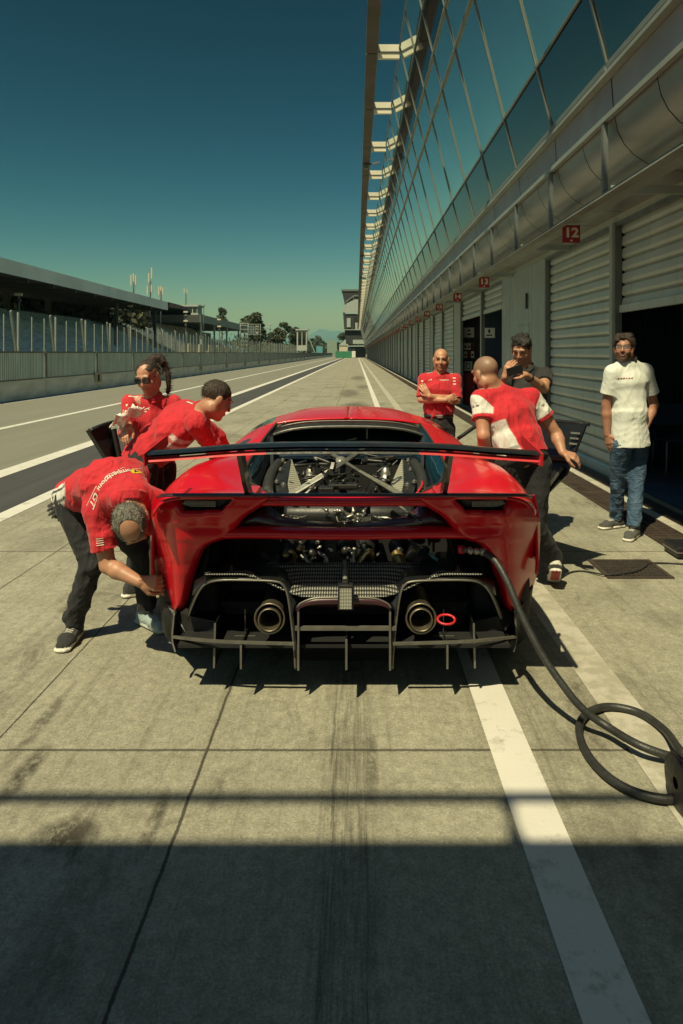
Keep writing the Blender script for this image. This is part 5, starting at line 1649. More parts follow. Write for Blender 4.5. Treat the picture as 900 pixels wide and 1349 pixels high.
# ------------------------------------------------------------------ people: smooth implicit bodies turned into one continuous mesh each
def nrm(v):
    v = np.asarray(v, float); return v / (np.linalg.norm(v) + 1e-12)
class Field:
    def __init__(s, h): s.h = h; s.ops = []
    def _bb(s, pts, r): pts = np.asarray(pts, float); return pts.min(0) - r, pts.max(0) + r
    def cone(s, a, b, ra, rb, k=.02, op='u', col=None):
        a = np.asarray(a, float); b = np.asarray(b, float); ab = b - a; L2 = ab @ ab + 1e-12
        def f(p):
            t = np.clip(((p - a) @ ab) / L2, 0, 1)
            return np.linalg.norm(p - a - t[:, None] * ab, axis=1) - (ra + (rb - ra) * t)
        s.ops.append((f, s._bb([a, b], max(ra, rb)), k, op)); return s
    def ecap(s, a, b, lat, ra, rb, k=.03, op='u', end=None):
        """tapered capsule of elliptical section; ra, rb = (lateral, front) radii"""
        a = np.asarray(a, float); b = np.asarray(b, float); ax = nrm(b - a); L = np.linalg.norm(b - a)
        la = np.asarray(lat[0], float); lb = np.asarray(lat[1], float)
        end = end or min(ra[1], rb[1])
        def f(p):
            q = p - a; ta = q @ ax; t = np.clip(ta / L, 0, 1)
            l = la + (lb - la) * t[:, None]; l = l - (l @ ax)[:, None] * ax; l /= np.linalg.norm(l, axis=1)[:, None]
            fr = np.cross(ax, l)
            rl = ra[0] + (rb[0] - ra[0]) * t; rf = ra[1] + (rb[1] - ra[1]) * t
            ql = (q * l).sum(1) / rl; qf = (q * fr).sum(1) / rf; qa = (ta - t * L) / end
            return (np.sqrt(ql ** 2 + qf ** 2 + qa ** 2) - 1) * np.minimum(rl, rf)
        s.ops.append((f, s._bb([a, b], max(ra[0], rb[0], ra[1], rb[1])), k, op)); return s
    def fcone(s, a, b, ra, rb, k=.02):
        """cone with a round start and a flat, cut-off end (cuffs, hems)"""
        a = np.asarray(a, float); b = np.asarray(b, float); ab = b - a; L = np.linalg.norm(ab); ax = ab / L
        def f(p):
            ta = (p - a) @ ax; t = np.clip(ta / L, 0, 1)
            return np.maximum(np.linalg.norm(p - a - (t * L)[:, None] * ax, axis=1) - (ra + (rb - ra) * t), ta - L)
        s.ops.append((f, s._bb([a, b], max(ra, rb)), k, 'u')); return s
    def ell(s, c, r, fr=None, k=.02, op='u'):
        c = np.asarray(c, float); r = np.asarray(r, float); A = np.eye(3) if fr is None else np.asarray(fr, float)   # rows: local axes
        def f(p):
            q = (p - c) @ A.T; k0 = np.linalg.norm(q / r, axis=1); k1 = np.linalg.norm(q / r ** 2, axis=1) + 1e-9
            return k0 * (k0 - 1) / k1
        s.ops.append((f, s._bb([c], r.max()), k, op)); return s
    def box(s, c, hs, fr, rad=.006, k=.01, op='u'):
        c = np.asarray(c, float); hs = np.asarray(hs, float) - rad; A = np.asarray(fr, float)
        def f(p):
            q = np.abs((p - c) @ A.T) - hs
            return np.linalg.norm(np.maximum(q, 0), axis=1) + np.minimum(q.max(1), 0) - rad
        s.ops.append((f, s._bb([c], np.linalg.norm(hs) + rad), k, op)); return s
    def clip(s, c, n, near=None, r=None):
        """cut away the side the normal points to (only near a point when given)"""
        c = np.asarray(c, float); n = nrm(n)
        def f(p): return (p - c) @ n
        s.ops.append((f, None if near is None else (np.asarray(near) - r, np.asarray(near) + r), 0, 'clip')); return s
    def mesh(s):
        h = s.h
        bbs = [o[1] for o in s.ops if o[3] == 'u']
        lo = np.min([b[0] for b in bbs], 0) - 3 * h; hi = np.max([b[1] for b in bbs], 0) + 3 * h
        n = np.ceil((hi - lo) / h).astype(int) + 1
        V = np.full(n, .2, np.float32)
        for f, bb, k, op in s.ops:
            m = 3 * h + k + .012
            if bb is None: i0 = np.zeros(3, int); i1 = n
            else:
                i0 = np.maximum(0, np.floor((bb[0] - m - lo) / h).astype(int)); i1 = np.minimum(n, np.ceil((bb[1] + m - lo) / h).astype(int) + 1)
            if (i1 <= i0).any(): continue
            g = np.stack(np.meshgrid(*[lo[q] + h * np.arange(i0[q], i1[q]) for q in range(3)], indexing='ij'), -1).reshape(-1, 3)
            sl = tuple(slice(a, b) for a, b in zip(i0, i1))
            old = V[sl].reshape(-1); d = f(g).astype(np.float32)
            if op == 'u':
                if k > 0:
                    hh = np.clip(.5 + .5 * (old - d) / k, 0, 1); new = old * (1 - hh) + d * hh - k * hh * (1 - hh)
                else: new = np.minimum(old, d)
            elif op == 's':
                hh = np.clip(.5 - .5 * (old + d) / max(k, 1e-6), 0, 1); new = old * (1 - hh) - d * hh + k * hh * (1 - hh)
            else: new = np.maximum(old, d)
            V[sl] = new.reshape(V[sl].shape)
        return surface_nets(V, lo, h)
def surface_nets(V, lo, h):
    S = V < 0
    n = np.array(V.shape)
    cs = [S[a:n[0] - 1 + a, b:n[1] - 1 + b, c:n[2] - 1 + c] for a in (0, 1) for b in (0, 1) for c in (0, 1)]
    cnt = sum(c.astype(np.int8) for c in cs)
    act = (cnt > 0) & (cnt < 8)
    idx = np.argwhere(act)
    ID = np.full(act.shape, -1, np.int64); ID[act] = np.arange(len(idx))
    off = np.array([(a, b, c) for a in (0, 1) for b in (0, 1) for c in (0, 1)])
    vals = np.stack([V[idx[:, 0] + o[0], idx[:, 1] + o[1], idx[:, 2] + o[2]] for o in off], 1)
    acc = np.zeros((len(idx), 3)); num = np.zeros(len(idx))
    for i in range(8):
        for j in range(i + 1, 8):
            if np.abs(off[i] - off[j]).sum() != 1: continue
            a, b = vals[:, i], vals[:, j]
            m = (a < 0) != (b < 0)
            t = np.where(m, a / np.where(m, a - b, 1), 0)
            acc += m[:, None] * (off[i] + t[:, None] * (off[j] - off[i])); num += m
    verts = lo + h * (idx + acc / num[:, None])
    quads = []
    for ax in range(3):
        a1, a2 = (ax + 1) % 3, (ax + 2) % 3
        sl0 = [slice(None)] * 3; sl1 = [slice(None)] * 3
        sl0[ax] = slice(0, n[ax] - 1); sl1[ax] = slice(1, n[ax])
        A, B = S[tuple(sl0)], S[tuple(sl1)]
        e = np.argwhere(A != B)
        e = e[(e[:, a1] > 0) & (e[:, a2] > 0) & (e[:, a1] < n[a1] - 1) & (e[:, a2] < n[a2] - 1)]
        d1 = np.zeros(3, int); d1[a1] = 1; d2 = np.zeros(3, int); d2[a2] = 1
        q = np.stack([ID[tuple((e - d1 - d2).T)], ID[tuple((e - d2).T)], ID[tuple(e.T)], ID[tuple((e - d1).T)]], 1)
        ins = A[tuple(e.T)]
        q[~ins] = q[~ins][:, ::-1]
        quads.append(q)
    return verts, np.concatenate(quads)
def wrinkle(v, q, amp, seed, mask=None, stretch=None):
    """push the cloth in and out along its normals in soft folds"""
    me = bpy.data.meshes.new('t'); me.from_pydata(v.tolist(), [], q.tolist()); me.update()
    nn = np.zeros(len(v) * 3); me.vertices.foreach_get('normal', nn); nn = nn.reshape(-1, 3)
    bpy.data.meshes.remove(me)
    r_ = np.random.default_rng(seed)
    d = np.zeros(len(v))
    warp = np.stack([np.sin(v @ (r_.normal(size=3) * 7) + r_.uniform(0, 6)) for _ in range(3)], 1) * .035
    vw = v + warp
    for k in range(9):
        w = r_.normal(size=3); w /= np.linalg.norm(w)
        if stretch is not None: w = nrm(w - .5 * (w @ nrm(stretch)) * nrm(stretch))
        fq = r_.uniform(14, 62)
        x_ = np.sin((vw @ w) * fq + 1.3 * np.sin(vw @ (r_.normal(size=3) * 8) + r_.uniform(0, 6)) + r_.uniform(0, 6))
        gate = np.clip(.5 + .9 * np.sin(v @ (r_.normal(size=3) * 6) + r_.uniform(0, 6)), 0, 1)
        d += (1 - 2 * np.abs(x_) ** .7) * gate * (16 / fq) ** .7
    d *= amp * (1 if mask is None else mask)
    return v + nn * d[:, None]
def to_obj(name, vq, m, parent, cols=None, org=None):
    v, q = vq
    me = bpy.data.meshes.new(name); me.from_pydata(v.tolist(), [], q.tolist())
    me.polygons.foreach_set('use_smooth', [True] * len(q))
    me.materials.append(m)
    if cols is not None:
        a = me.color_attributes.new('Col', 'FLOAT_COLOR', 'POINT')
        a.data.foreach_set('color', np.c_[cols, np.ones(len(v))].astype(np.float32).ravel())
    me.update()
    return link_mesh(name, me, parent, org)
def decal(me, o3, right, up, nrm_, target, m, name, parent, lift=.003, depth=.35):
    """lay flat artwork (in x, y metres) onto a curved cloth"""
    right, up, nv = Vector(right).normalized(), Vector(up).normalized(), Vector(nrm_).normalized()
    bm = bmesh.new(); bm.from_mesh(target.data)
    base = ORG[target]
    bvh = BVHTree.FromBMesh(bm); bm.free()
    bm = bmesh.new(); bm.from_mesh(me)
    bmesh.ops.triangulate(bm, faces=bm.faces[:])
    for _ in range(2):
        le = [e for e in bm.edges if e.calc_length() > .012]
        if le: bmesh.ops.subdivide_edges(bm, edges=le, cuts=1)
        bmesh.ops.triangulate(bm, faces=bm.faces[:])
    for v in bm.verts:
        p = Vector(o3) + right * v.co.x + up * v.co.y + nv * depth - base
        hit = bvh.ray_cast(p, -nv, depth * 2.5)
        if hit[0] is not None: v.co = hit[0] + base + hit[1].normalized() * (lift if hit[1].dot(nv) > 0 else -lift)
        else: v.co = p - nv * depth + base
    bm.to_mesh(me); bm.free()
    me.materials.clear(); me.materials.append(m)
    return link_mesh(name, me, parent)
def flat_poly(polys):
    me = bpy.data.meshes.new('poly'); vs = []; fs = []
    for p in polys:
        n = len(vs); vs += [(x, y, 0) for x, y in p]; fs.append(tuple(range(n, n + len(p))))
    me.from_pydata(vs, [], fs); return me

SKIN = np.array((.40, .205, .13))
def hand(Fd, wrist, dirv, palm_n, side, curl=.5, sc_=1.0, spread=1.0, thumb_in=.3):
    """palm, four unequal bent fingers and a thumb; palm_n points out of the palm; side=+1 thumb on the +lat side"""
    w = np.asarray(wrist, float); d = nrm(dirv); n_ = nrm(np.asarray(palm_n) - (np.asarray(palm_n) @ d) * d); lat = np.cross(d, n_) * side
    kn = w + d * .088 * sc_
    Fd.ecap(w + d * .012, kn - d * .008, (lat, lat), (.029 * sc_, .019 * sc_), (.040 * sc_, .015 * sc_), .012)
    for i, (o, L, r_) in enumerate(((.029, .072, .0096), (.010, .080, .0100), (-.010, .075, .0096), (-.028, .060, .0086))):
        b = kn + lat * o * sc_ - d * .008 * sc_
        cur = b; ang = curl * (.55 + .06 * i)
        dd = nrm(d + lat * o * 3.0 * spread)
        for sg, fr in enumerate((.45, .31, .24)):
            a = ang * (1, 2.1, 2.9)[sg]
            dv = dd * math.cos(a) + n_ * math.sin(a)
            nx = cur + dv * L * fr * 1.12 * sc_
            Fd.cone(cur, nx, (r_ * (1.05 - .08 * sg)) * sc_, (r_ * (.98 - .09 * sg)) * sc_, .003 if sg else .006)
            cur = nx
    tb = w + d * .028 + lat * .026 * sc_
    t1 = tb + (d * .026 + lat * .026 + n_ * .014) * sc_
    t2 = t1 + nrm(d * 1.0 + lat * (.5 - thumb_in) + n_ * (.3 + thumb_in)) * .032 * sc_
    t3 = t2 + nrm(d * 1.0 + lat * (.1 - thumb_in) + n_ * (.35 + thumb_in)) * .026 * sc_
    Fd.cone(tb, t1, .015 * sc_, .0125 * sc_, .008); Fd.cone(t1, t2, .0122 * sc_, .0108 * sc_, .003); Fd.cone(t2, t3, .0105 * sc_, .0085 * sc_, .003)

def head_frame(fwd, up):
    f = nrm(fwd); u = nrm(np.asarray(up) - (np.asarray(up) @ f) * f); r_ = np.cross(f, u)
    return np.array([r_, f, u])          # rows: right of the head, forward, up
def add_head(Fd, c, A, neck, sc_=1.0, woman=False):
    c = np.asarray(c, float)
    T = lambda *q: c + (np.array(q) * sc_) @ A
    E = lambda q, r_, k=.02, op='u': Fd.ell(T(*q), np.array(r_) * sc_, A, k, op)
    E((0, -.012, .036), (.074, .094, .082))
    E((0, .022, -.035), (.060 if not woman else .056, .066, .074), .03)
    E((0, .045, -.085), (.034 if not woman else .028, .036, .030), .03)
    E((0, .066, -.100), (.019, .018, .016), .02)
    for s_ in (-1, 1):
        E((s_ * .036, .060, -.028), (.024, .024, .022), .018)
        E((s_ * .077, -.006, -.004), (.011, .024, .033), .010)
        E((s_ * .060, -.012, -.06), (.018, .035, .035), .02)
    Fd.cone(T(-.040, .081, .031), T(.040, .081, .031), .0125 * sc_, .0125 * sc_, .012)
    for s_ in (-1, 1):
        E((s_ * .031, .096, .010), (.015, .012, .010), .010, 's')
        E((s_ * .031, .074, .008), (.0130, .0115, .0105), .004)
    Fd.cone(T(0, .088, .020), T(0, .106, -.022), .0075 * sc_, .0115 * sc_, .010)
    E((-.011, .096, -.027), (.008, .009, .007), .006); E((.011, .096, -.027), (.008, .009, .007), .006)
    E((0, .087, -.055), (.023, .011, .0055), .006); E((0, .086, -.066), (.019, .011, .006), .006)
    E((0, .097, -.0605), (.021, .006, .0022), .002, 's')
    nb = np.asarray(neck, float)
    r_ = .050 if woman else .059
    Fd.cone(T(0, -.022, -.055), nb, r_, r_ + .006, .03)
def face_cols(v, c, A, sc_, skin, beard=0.0, lips=(.34, .12, .09), brow=(.03, .02, .015), flush=.0):
    q = ((v - np.asarray(c)) @ A.T) / sc_
    x, y, z = q.T
    col = np.tile(skin, (len(v), 1))
    def blend(m, c_): col[:] = col * (1 - m[:, None]) + np.asarray(c_) * m[:, None]
    rad = np.linalg.norm(q, axis=1) < .2
    warm = np.exp(-((np.abs(x) - .036) / .02) ** 2 - ((z + .025) / .02) ** 2) * (y > .04) * rad
    blend(warm * .35, skin * np.array((1.1, .72, .68)))
    if beard > 0:
        m = (y > -.01) * np.clip((-.042 - z + .25 * np.abs(x)) / .02, 0, 1) * np.clip((z + .135) / .02, 0, 1) * (np.abs(x) < .075) * rad
        blend(m * beard, np.array((.035, .026, .02)))
        m = np.exp(-((z + .043) / .007) ** 2 - (x / .028) ** 4) * (y > .07) * rad; blend(m * beard, np.array((.035, .026, .02)))
    m = np.exp(-(x / .023) ** 4 - ((z + .0605) / .010) ** 4) * (y > .072) * rad; blend(m * .8, lips)
    ax = np.abs(x)
    m = np.exp(-((ax - .033) / .021) ** 4 - ((z - .036 + .10 * (ax - .03)) / .0065) ** 4) * (y > .05) * rad; blend(m * .9, brow)
    m = np.exp(-((ax - .031) / .014) ** 4 - ((z - .009) / .0065) ** 4) * (y > .06) * rad; blend(m * .85, (.20, .14, .11))
    m = np.exp(-((ax - .031) / .0062) ** 4 - ((z - .009) / .0068) ** 4) * (y > .06) * rad; blend(m, (.015, .01, .008))
    m = np.exp(-((ax - .031) / .016) ** 4 - ((z - .0165) / .003) ** 2) * (y > .06) * rad; blend(m * .8, (.03, .02, .015))
    return np.clip(col, 0, 1)

def shoe(parent, ankle, toe_dir, ground_n=(0, 0, 1), heel_z=None, cols=((.02, .02, .02), (.62, .60, .55)), L=.29, name='shoe', fn=None):
    """trainer: toe_dir is the direction the foot points; ground_n its up"""
    a = np.asarray(ankle, float); f = nrm(toe_dir); u = nrm(np.asarray(ground_n) - (np.asarray(ground_n) @ f) * f); r_ = np.cross(f, u)
    A = np.array([r_, f, u])
    T = lambda x, y, z: a + np.array((x, y, z)) @ A
    Fd = Field(.0055)
    Fd.ecap(T(0, -.045, -.055), T(0, .10, -.060), (r_, r_), (.038, .040), (.046, .034), .02)
    Fd.ecap(T(0, .10, -.066), T(0, .165, -.072), (r_, r_), (.047, .030), (.038, .022), .02)
    Fd.cone(T(0, -.02, -.05), T(0, -.01, .02), .043, .045, .025)
    Fd.ecap(T(0, -.062, -.09), T(0, .17, -.09), (r_, r_), (.040, .016), (.046, .016), .006, end=.03)
    Fd.clip(T(0, 0, -.105), -u); Fd.clip(T(0, 0, .03), u + .3 * f)
    v, q = Fd.mesh()
    l = (v - a) @ A.T
    col = np.tile(np.array(cols[0]), (len(v), 1))
    col[l[:, 2] < -.078] = cols[1]
    m = (np.abs(np.sin(l[:, 1] * 150)) > .6) & (np.abs(l[:, 0]) < .022) & (l[:, 1] > .02) & (l[:, 1] < .10) & (l[:, 2] > -.045); col[m] = np.array(cols[1]) * .8
    if fn is not None: col = fn(l, col)
    return to_obj(name, (v, q), M['cloth_v'], parent, col)

def person(label, J, skin=SKIN, hs=1.0, woman=False, build=1.0, shirt=None, trousers='trouser_black', belt=True, hair=None, beard=0.0, brow=(.03, .02, .015),
           sleeve=.55, cuffpos=None, hands=None, shoes=None, belly=0.0, collar=True, shirt_col=None, sleeve_r=1.0, seed=1, trouser_mat=None, hemdrop=.06, tuck=False, flare=1.0, hairg=.020, shaved=0.0, necklen=.06, wrk=.0040):
    J = {k: (v if k == 'collar_mat' else np.asarray(v, float)) for k, v in J.items()}
    fwd, up = J['fwd'], J['up']
    A = head_frame(fwd, up)
    org = (float((J['anL'][0] + J['anR'][0]) / 2), float((J['anL'][1] + J['anR'][1]) / 2), 0.0)
    hipl = nrm(J['hipR'] - J['hipL']); shl = nrm(J['shR'] - J['shL'])
    pel, chest, neck = J['pel'], J['chest'], J['neck']
    waist = pel * .55 + chest * .45
    mid = nrm(hipl + shl)
    B = build
    fr0 = np.cross(mid, nrm(chest - pel)); 
    # ---- body
    Fd = Field(.005)
    Fd.ecap(pel - nrm(chest - pel) * .03, waist, (hipl, mid), (.112 * B, .070 * B), (.112 * B, .076 * B), .03)
    Fd.ecap(waist, chest, (mid, shl), (.118 * B, .082 * B), (.140 * B, .095 * B), .04)
    Fd.ecap(chest, neck - nrm(neck - chest) * .06, (shl, shl), (.150 * B, .100 * B), (.10 * B, .07 * B), .04)
    for s_ in 'LR':
        sh, el, wr = J['sh' + s_], J['el' + s_], J['wr' + s_]
        Fd.cone(neck - nrm(neck - chest) * .04, sh, .055, .054 * B, .03)
        Fd.cone(sh, sh * .45 + el * .55, .052 * B, .046 * B, .02); Fd.cone(sh * .45 + el * .55, el, .046 * B, .038 * B, .02)
        Fd.cone(el, el * .68 + wr * .32, .039 * B, .041 * B, .015); Fd.cone(el * .68 + wr * .32, wr, .041 * B, .026 * B, .015)
        hp, kn, an = J['hip' + s_], J['kn' + s_], J['an' + s_]
        Fd.cone(hp, kn, .060 * B, .044 * B, .02); Fd.cone(kn, kn * .6 + an * .4, .044 * B, .042 * B, .015); Fd.cone(kn * .6 + an * .4, an, .042 * B, .034, .015)
        if hands and s_ in hands:
            hd = hands[s_]; hand(Fd, wr, hd['d'], hd['n'], hd['s'], hd.get('curl', .5), hd.get('sc', 1.0), hd.get('spread', 1.0), hd.get('ti', .3))
        else: Fd.ell(wr, (.03, .03, .03))
    add_head(Fd, J['head'], A, neck, hs, woman)
    v, q = Fd.mesh()
    col = face_cols(v, J['head'], A, hs, np.asarray(skin), beard, brow=brow)
    if shaved > 0:
        hq = ((v - J['head']) @ A.T) / hs
        m = np.clip((hq[:, 2] - (.05 + .9 * (hq[:, 1] - .055)) * (hq[:, 1] > -.02) - (-.03) * (hq[:, 1] <= -.02)) / .025, 0, 1) * (np.linalg.norm(hq, axis=1) < .2) * (np.abs(hq[:, 0]) < .0785)
        col = col * (1 - shaved * m[:, None]) + np.array((.15, .115, .085)) * shaved * m[:, None]
    b = to_obj('person', (v, q), M['skin'], None, col, org)
    tag(b, label, 'person')
    J['A'] = A; J['org'] = org
    tdir = nrm(chest - pel)
    # ---- shirt
    S_ = Field(.006)
    low = pel - tdir * hemdrop
    if tuck: flare = .88
    bl = 1 + belly
    S_.ecap(low, waist, (hipl, mid), (.168 * B * flare, .128 * B * flare * bl), (.158 * B, .120 * B * bl), .04, end=.05)
    S_.ecap(waist, chest, (mid, shl), (.158 * B, .120 * B * bl), (.172 * B, .125 * B), .05)
    S_.ecap(chest, neck - nrm(neck - chest) * necklen, (shl, shl), (.168 * B, .118 * B), (.105 * B, .078 * B), .05)
    if belly > 0: S_.ell(waist + fr0 * (-.02) , (.12, .12, .12), None, .06)
    for s_ in 'LR':
        sh, el, wr = J['sh' + s_], J['el' + s_], J['wr' + s_]
        S_.cone(neck - nrm(neck - chest) * .045, sh, .058, .058 * B, .05)
        if sleeve <= 1:
            S_.fcone(sh, sh + (el - sh) * sleeve, .059 * B * sleeve_r, .065 * B * sleeve_r, .045)
        else:
            S_.cone(sh, el, .059 * B * sleeve_r, .054 * B * sleeve_r, .045)
            S_.fcone(el, el + (wr - el) * (sleeve - 1), .055 * B * sleeve_r, .045 * B * sleeve_r, .02)
    S_.clip(low - tdir * .0, -tdir, near=low - tdir * .1, r=.21)
    v, q = S_.mesh()
    t = (v - pel) @ tdir / np.linalg.norm(chest - pel)
    v = wrinkle(v, q, wrk, seed, np.clip(1.35 - .45 * t, .5, 1.4), tdir)
    if shirt_col is not None:
        l = {'t': t, 'u': (v - pel) @ mid, 'w': (v - pel) @ np.cross(mid, tdir), 'v': v}
        so = to_obj('shirt', (v, q), M['cloth_v'], b, shirt_col(l, J))
    else: so = to_obj('shirt', (v, q), M[shirt], b)
    J['shirt'] = so
    if collar:
        Cf = Field(.0055)
        nd = nrm(J['head'] - A[1] * .03 * hs - A[2] * .05 * hs - neck)
        fsign = 1.0 if True else -1
        fr_ = nrm(A[1] - (A[1] @ nd) * nd); sd_ = np.cross(fr_, nd)
        rr = (.066 if not woman else .057)
        for k in range(18):
            a_ = 2 * math.pi * (k + .5) / 18
            rad_ = sd_ * math.sin(a_) + fr_ * math.cos(a_)
            if math.cos(a_) > .93: continue
            pc = neck + rad_ * rr + nd * (.012 - .030 * max(0, math.cos(a_)))
            Cf.ecap(pc - nd * .022 + rad_ * .014, pc + nd * .016, (np.cross(nd, rad_),) * 2, (.018, .0065), (.016, .005), .008, end=.006)
        vv = Cf.mesh()
        if shirt_col is None or 'collar_mat' in J: to_obj('collar', vv, J.get('collar_mat', M[shirt or 'shirt_red']), so)
        else: to_obj('collar', vv, M[shirt or 'shirt_red'], so)
    # ---- trousers
    Tf = Field(.007)
    Tf.ecap(pel - tdir * .05, pel + tdir * (.10 if tuck else .07), (hipl, hipl), (.160 * B, .120 * B), (.152 * B, .114 * B), .03, end=.05)
    for s_ in 'LR':
        hp, kn, an = J['hip' + s_], J['kn' + s_], J['an' + s_]
        Tf.cone(hp, kn, .094 * B, .070, .022)
        Tf.fcone(kn, an + nrm(an - kn) * .015, .069, .064, .014)
    if tuck: Tf.clip(pel + tdir * .09, tdir, near=pel + tdir * .12, r=.2)
    v, q = Tf.mesh()
    kk = np.minimum(*[np.minimum(np.linalg.norm(v - J['kn' + s_], axis=1), np.linalg.norm(v - J['an' + s_], axis=1)) for s_ in 'LR'])
    v = wrinkle(v, q, .0042, seed + 50, np.clip(1.5 - kk * 3.5, .5, 1.5))
    J['trousers'] = to_obj('trousers', (v, q), trouser_mat or M[trousers], b)
    # ---- shoes
    sc_ = shoes or {}
    for s_ in 'LR':
        kw = dict(sc_.get(s_, {}))
        shoe(b, J['an' + s_], J['toe' + s_], **kw)
    # ---- hair
    if hair:
        kind, hm = hair
        H = Field(.0055)
        c = J['head']; T = lambda *p: c + (np.array(p) * hs) @ A
        if kind == 'short' or kind == 'thick':
            g = .006 if kind == 'short' else hairg
            H.ell(T(0, -.016, .040), np.array((.074 + g, .094 + g * .9, .082 + g)) * hs, A, .01)
            H.clip(T(0, .062, .062), A[1] * .9 - A[2] * .42)
            H.clip(T(0, 0, -.058), -A[2])
            for s_ in (-1, 1): H.ell(T(s_ * .085, .05, -.03), np.array((.03, .06, .055)) * hs, A, .005, 's')
            if kind == 'thick':
                rg_ = np.random.default_rng(seed + 9)
                for k in range(26):
                    a_ = rg_.uniform(0, 6.28); e_ = rg_.uniform(.2, 1.2)
                    H.ell(T(.080 * math.cos(a_) * math.cos(e_ * .9), -.012 + .095 * math.sin(a_) * math.cos(e_ * .9), .050 + .085 * math.sin(e_)), np.array((.018, .018, .014)) * hs, A, .016)
                H.clip(T(0, .078, .056), A[1] * .9 - A[2] * .5)
            if kind == 'short': pass
            if woman: pass
        elif kind == 'rim':        # thinning grey hair: full at the sides, gone on the crown
            H.ell(T(0, -.016, .034), np.array((.083, .102, .088)) * hs, A, .01)
            H.clip(T(0, .060, .062), A[1] * .9 - A[2] * .42); H.clip(T(0, 0, -.062), -A[2])
            for s_ in (-1, 1): H.ell(T(s_ * .085, .05, -.03), np.array((.03, .06, .055)) * hs, A, .005, 's')
            H.ell(T(0, -.004, .135), np.array((.050, .066, .052)) * hs, A, .012, 's')
        elif kind == 'pony':
            H.ell(T(0, -.016, .042), np.array((.081, .101, .086)) * hs, A, .01)
            H.clip(T(0, .060, .080), A[1] * .9 - A[2] * .50); H.clip(T(0, 0, -.07), -A[2])
            for s_ in (-1, 1): H.ell(T(s_ * .085, .06, -.035), np.array((.03, .07, .065)) * hs, A, .005, 's')
            H.ell(T(0, -.098, .085), np.array((.030, .03, .03)) * hs, A, .02)
            tail = catmull([T(0, -.10, .09), T(-.05, -.135, .085), T(-.088, -.125, .01), T(-.098, -.10, -.08), T(-.088, -.07, -.17)], 16)
            for k in range(15):
                r_ = .033 * (1 - .6 * k / 15); H.cone(tail[k], tail[k + 1], r_, r_ * .96, .015)
        v, q = H.mesh()
        v = wrinkle(v, q, .0022 if kind == 'short' else .0035, seed + 70)
        me_ = bpy.data.meshes.new('t'); me_.from_pydata(v.tolist(), [], q.tolist()); me_.update()
        nn = np.zeros(len(v) * 3); me_.vertices.foreach_get('normal', nn); nn = nn.reshape(-1, 3); bpy.data.meshes.remove(me_)
        rg_ = np.random.default_rng(seed + 5); ns = 1500
        pi = rg_.integers(0, len(v), ns)
        flow = -A[2] * .8 - A[1] * .5 + rg_.normal(size=(ns, 3)) * .55
        if kind == 'thick': flow += A[2] * .5
        ln = {'short': .009, 'rim': .012, 'thick': .013}.get(kind, .024) * rg_.uniform(.5, 1.4, ns)
        tip = v[pi] + (nn[pi] * .55 + flow / np.linalg.norm(flow, axis=1)[:, None]) * ln[:, None]
        sd = np.cross(flow, nn[pi]); sd /= np.linalg.norm(sd, axis=1)[:, None] + 1e-9
        st = np.stack([v[pi] - sd * .0022 - nn[pi] * .003, v[pi] + sd * .0022 - nn[pi] * .003, tip], 1).reshape(-1, 3)
        fs = q.tolist() + (np.arange(ns * 3).reshape(-1, 3) + len(v)).tolist()
        me_ = bpy.data.meshes.new('hair'); me_.from_pydata(np.r_[v, st].tolist(), [], fs)
        me_.polygons.foreach_set('use_smooth', [True] * len(fs)); me_.materials.append(M[hm]); me_.update()
        link_mesh('hair', me_, b)
    return b, J
def belt_on(b, J, pos=.085, m='black_plastic', buckle=True, rl=.158, rf=.118, fwd_sign=1):
    tdir = nrm(J['chest'] - J['pel']); hipl = nrm(J['hipR'] - J['hipL']); f_ = np.cross(tdir, hipl)
    c = J['pel'] + tdir * pos
    mb = MB()
    n = 36
    G = [[tuple(c + hipl * math.cos(2 * math.pi * k / n) * rl + f_ * math.sin(2 * math.pi * k / n) * rf + tdir * z) for k in range(n + 1)] for z in (-.018, .018)]
    mb.grid(np.array(G), 0, True); o = mb.build('belt', M[m], b, solid=.004, fix=False)
    if buckle:
        fd = f_ if (f_ @ J['body_fwd']) > 0 else -f_
        mb = MB(); mb.box(tuple(c + fd * (rf + .006)), (.055, .012, .034), Matrix((Vector(hipl), Vector(fd), Vector(tdir))).transposed(), 0, .004); mb.build('buckle', M['alu'], o)
def dirs(px, py): return np.array((px, py))
W = lambda px, py, d: np.array(P(px, py, d))
def mirror_leg(a, dx): return a + np.array((dx, 0, 0))

# ---- 1. the man bending over the left rear wheel
J = dict(pel=W(112, 652, 3.98), chest=W(150, 634, 3.70), neck=W(172, 655, 3.50), head=W(173, 688, 3.42), fwd=(.25, .30, -1.0), up=(.22, -1.0, .0),
         shL=W(203, 662, 3.60), shR=W(128, 672, 3.58), elR=W(142, 745, 3.56), wrR=W(183, 766, 3.50), elL=W(210, 715, 3.62), wrL=W(204, 755, 3.60),
         hipR=W(97, 668, 3.93), hipL=W(140, 664, 4.08), knR=W(121, 742, 3.86), anR=W(97, 826, 3.92), knL=W(188, 735, 4.12), anL=W(193, 812, 4.12))
J['toeR'] = (.05, -1, 0); J['toeL'] = (.75, -.65, 0); J['body_fwd'] = np.array((.6, -.4, -.6))
J['anR'][2] = .105; J['anL'][2] = .105
def soft(x, w=.007): return np.clip(x / w + .5, 0, 1)
def paint(c, m, col_): return c * (1 - m[:, None]) + np.asarray(col_) * m[:, None]
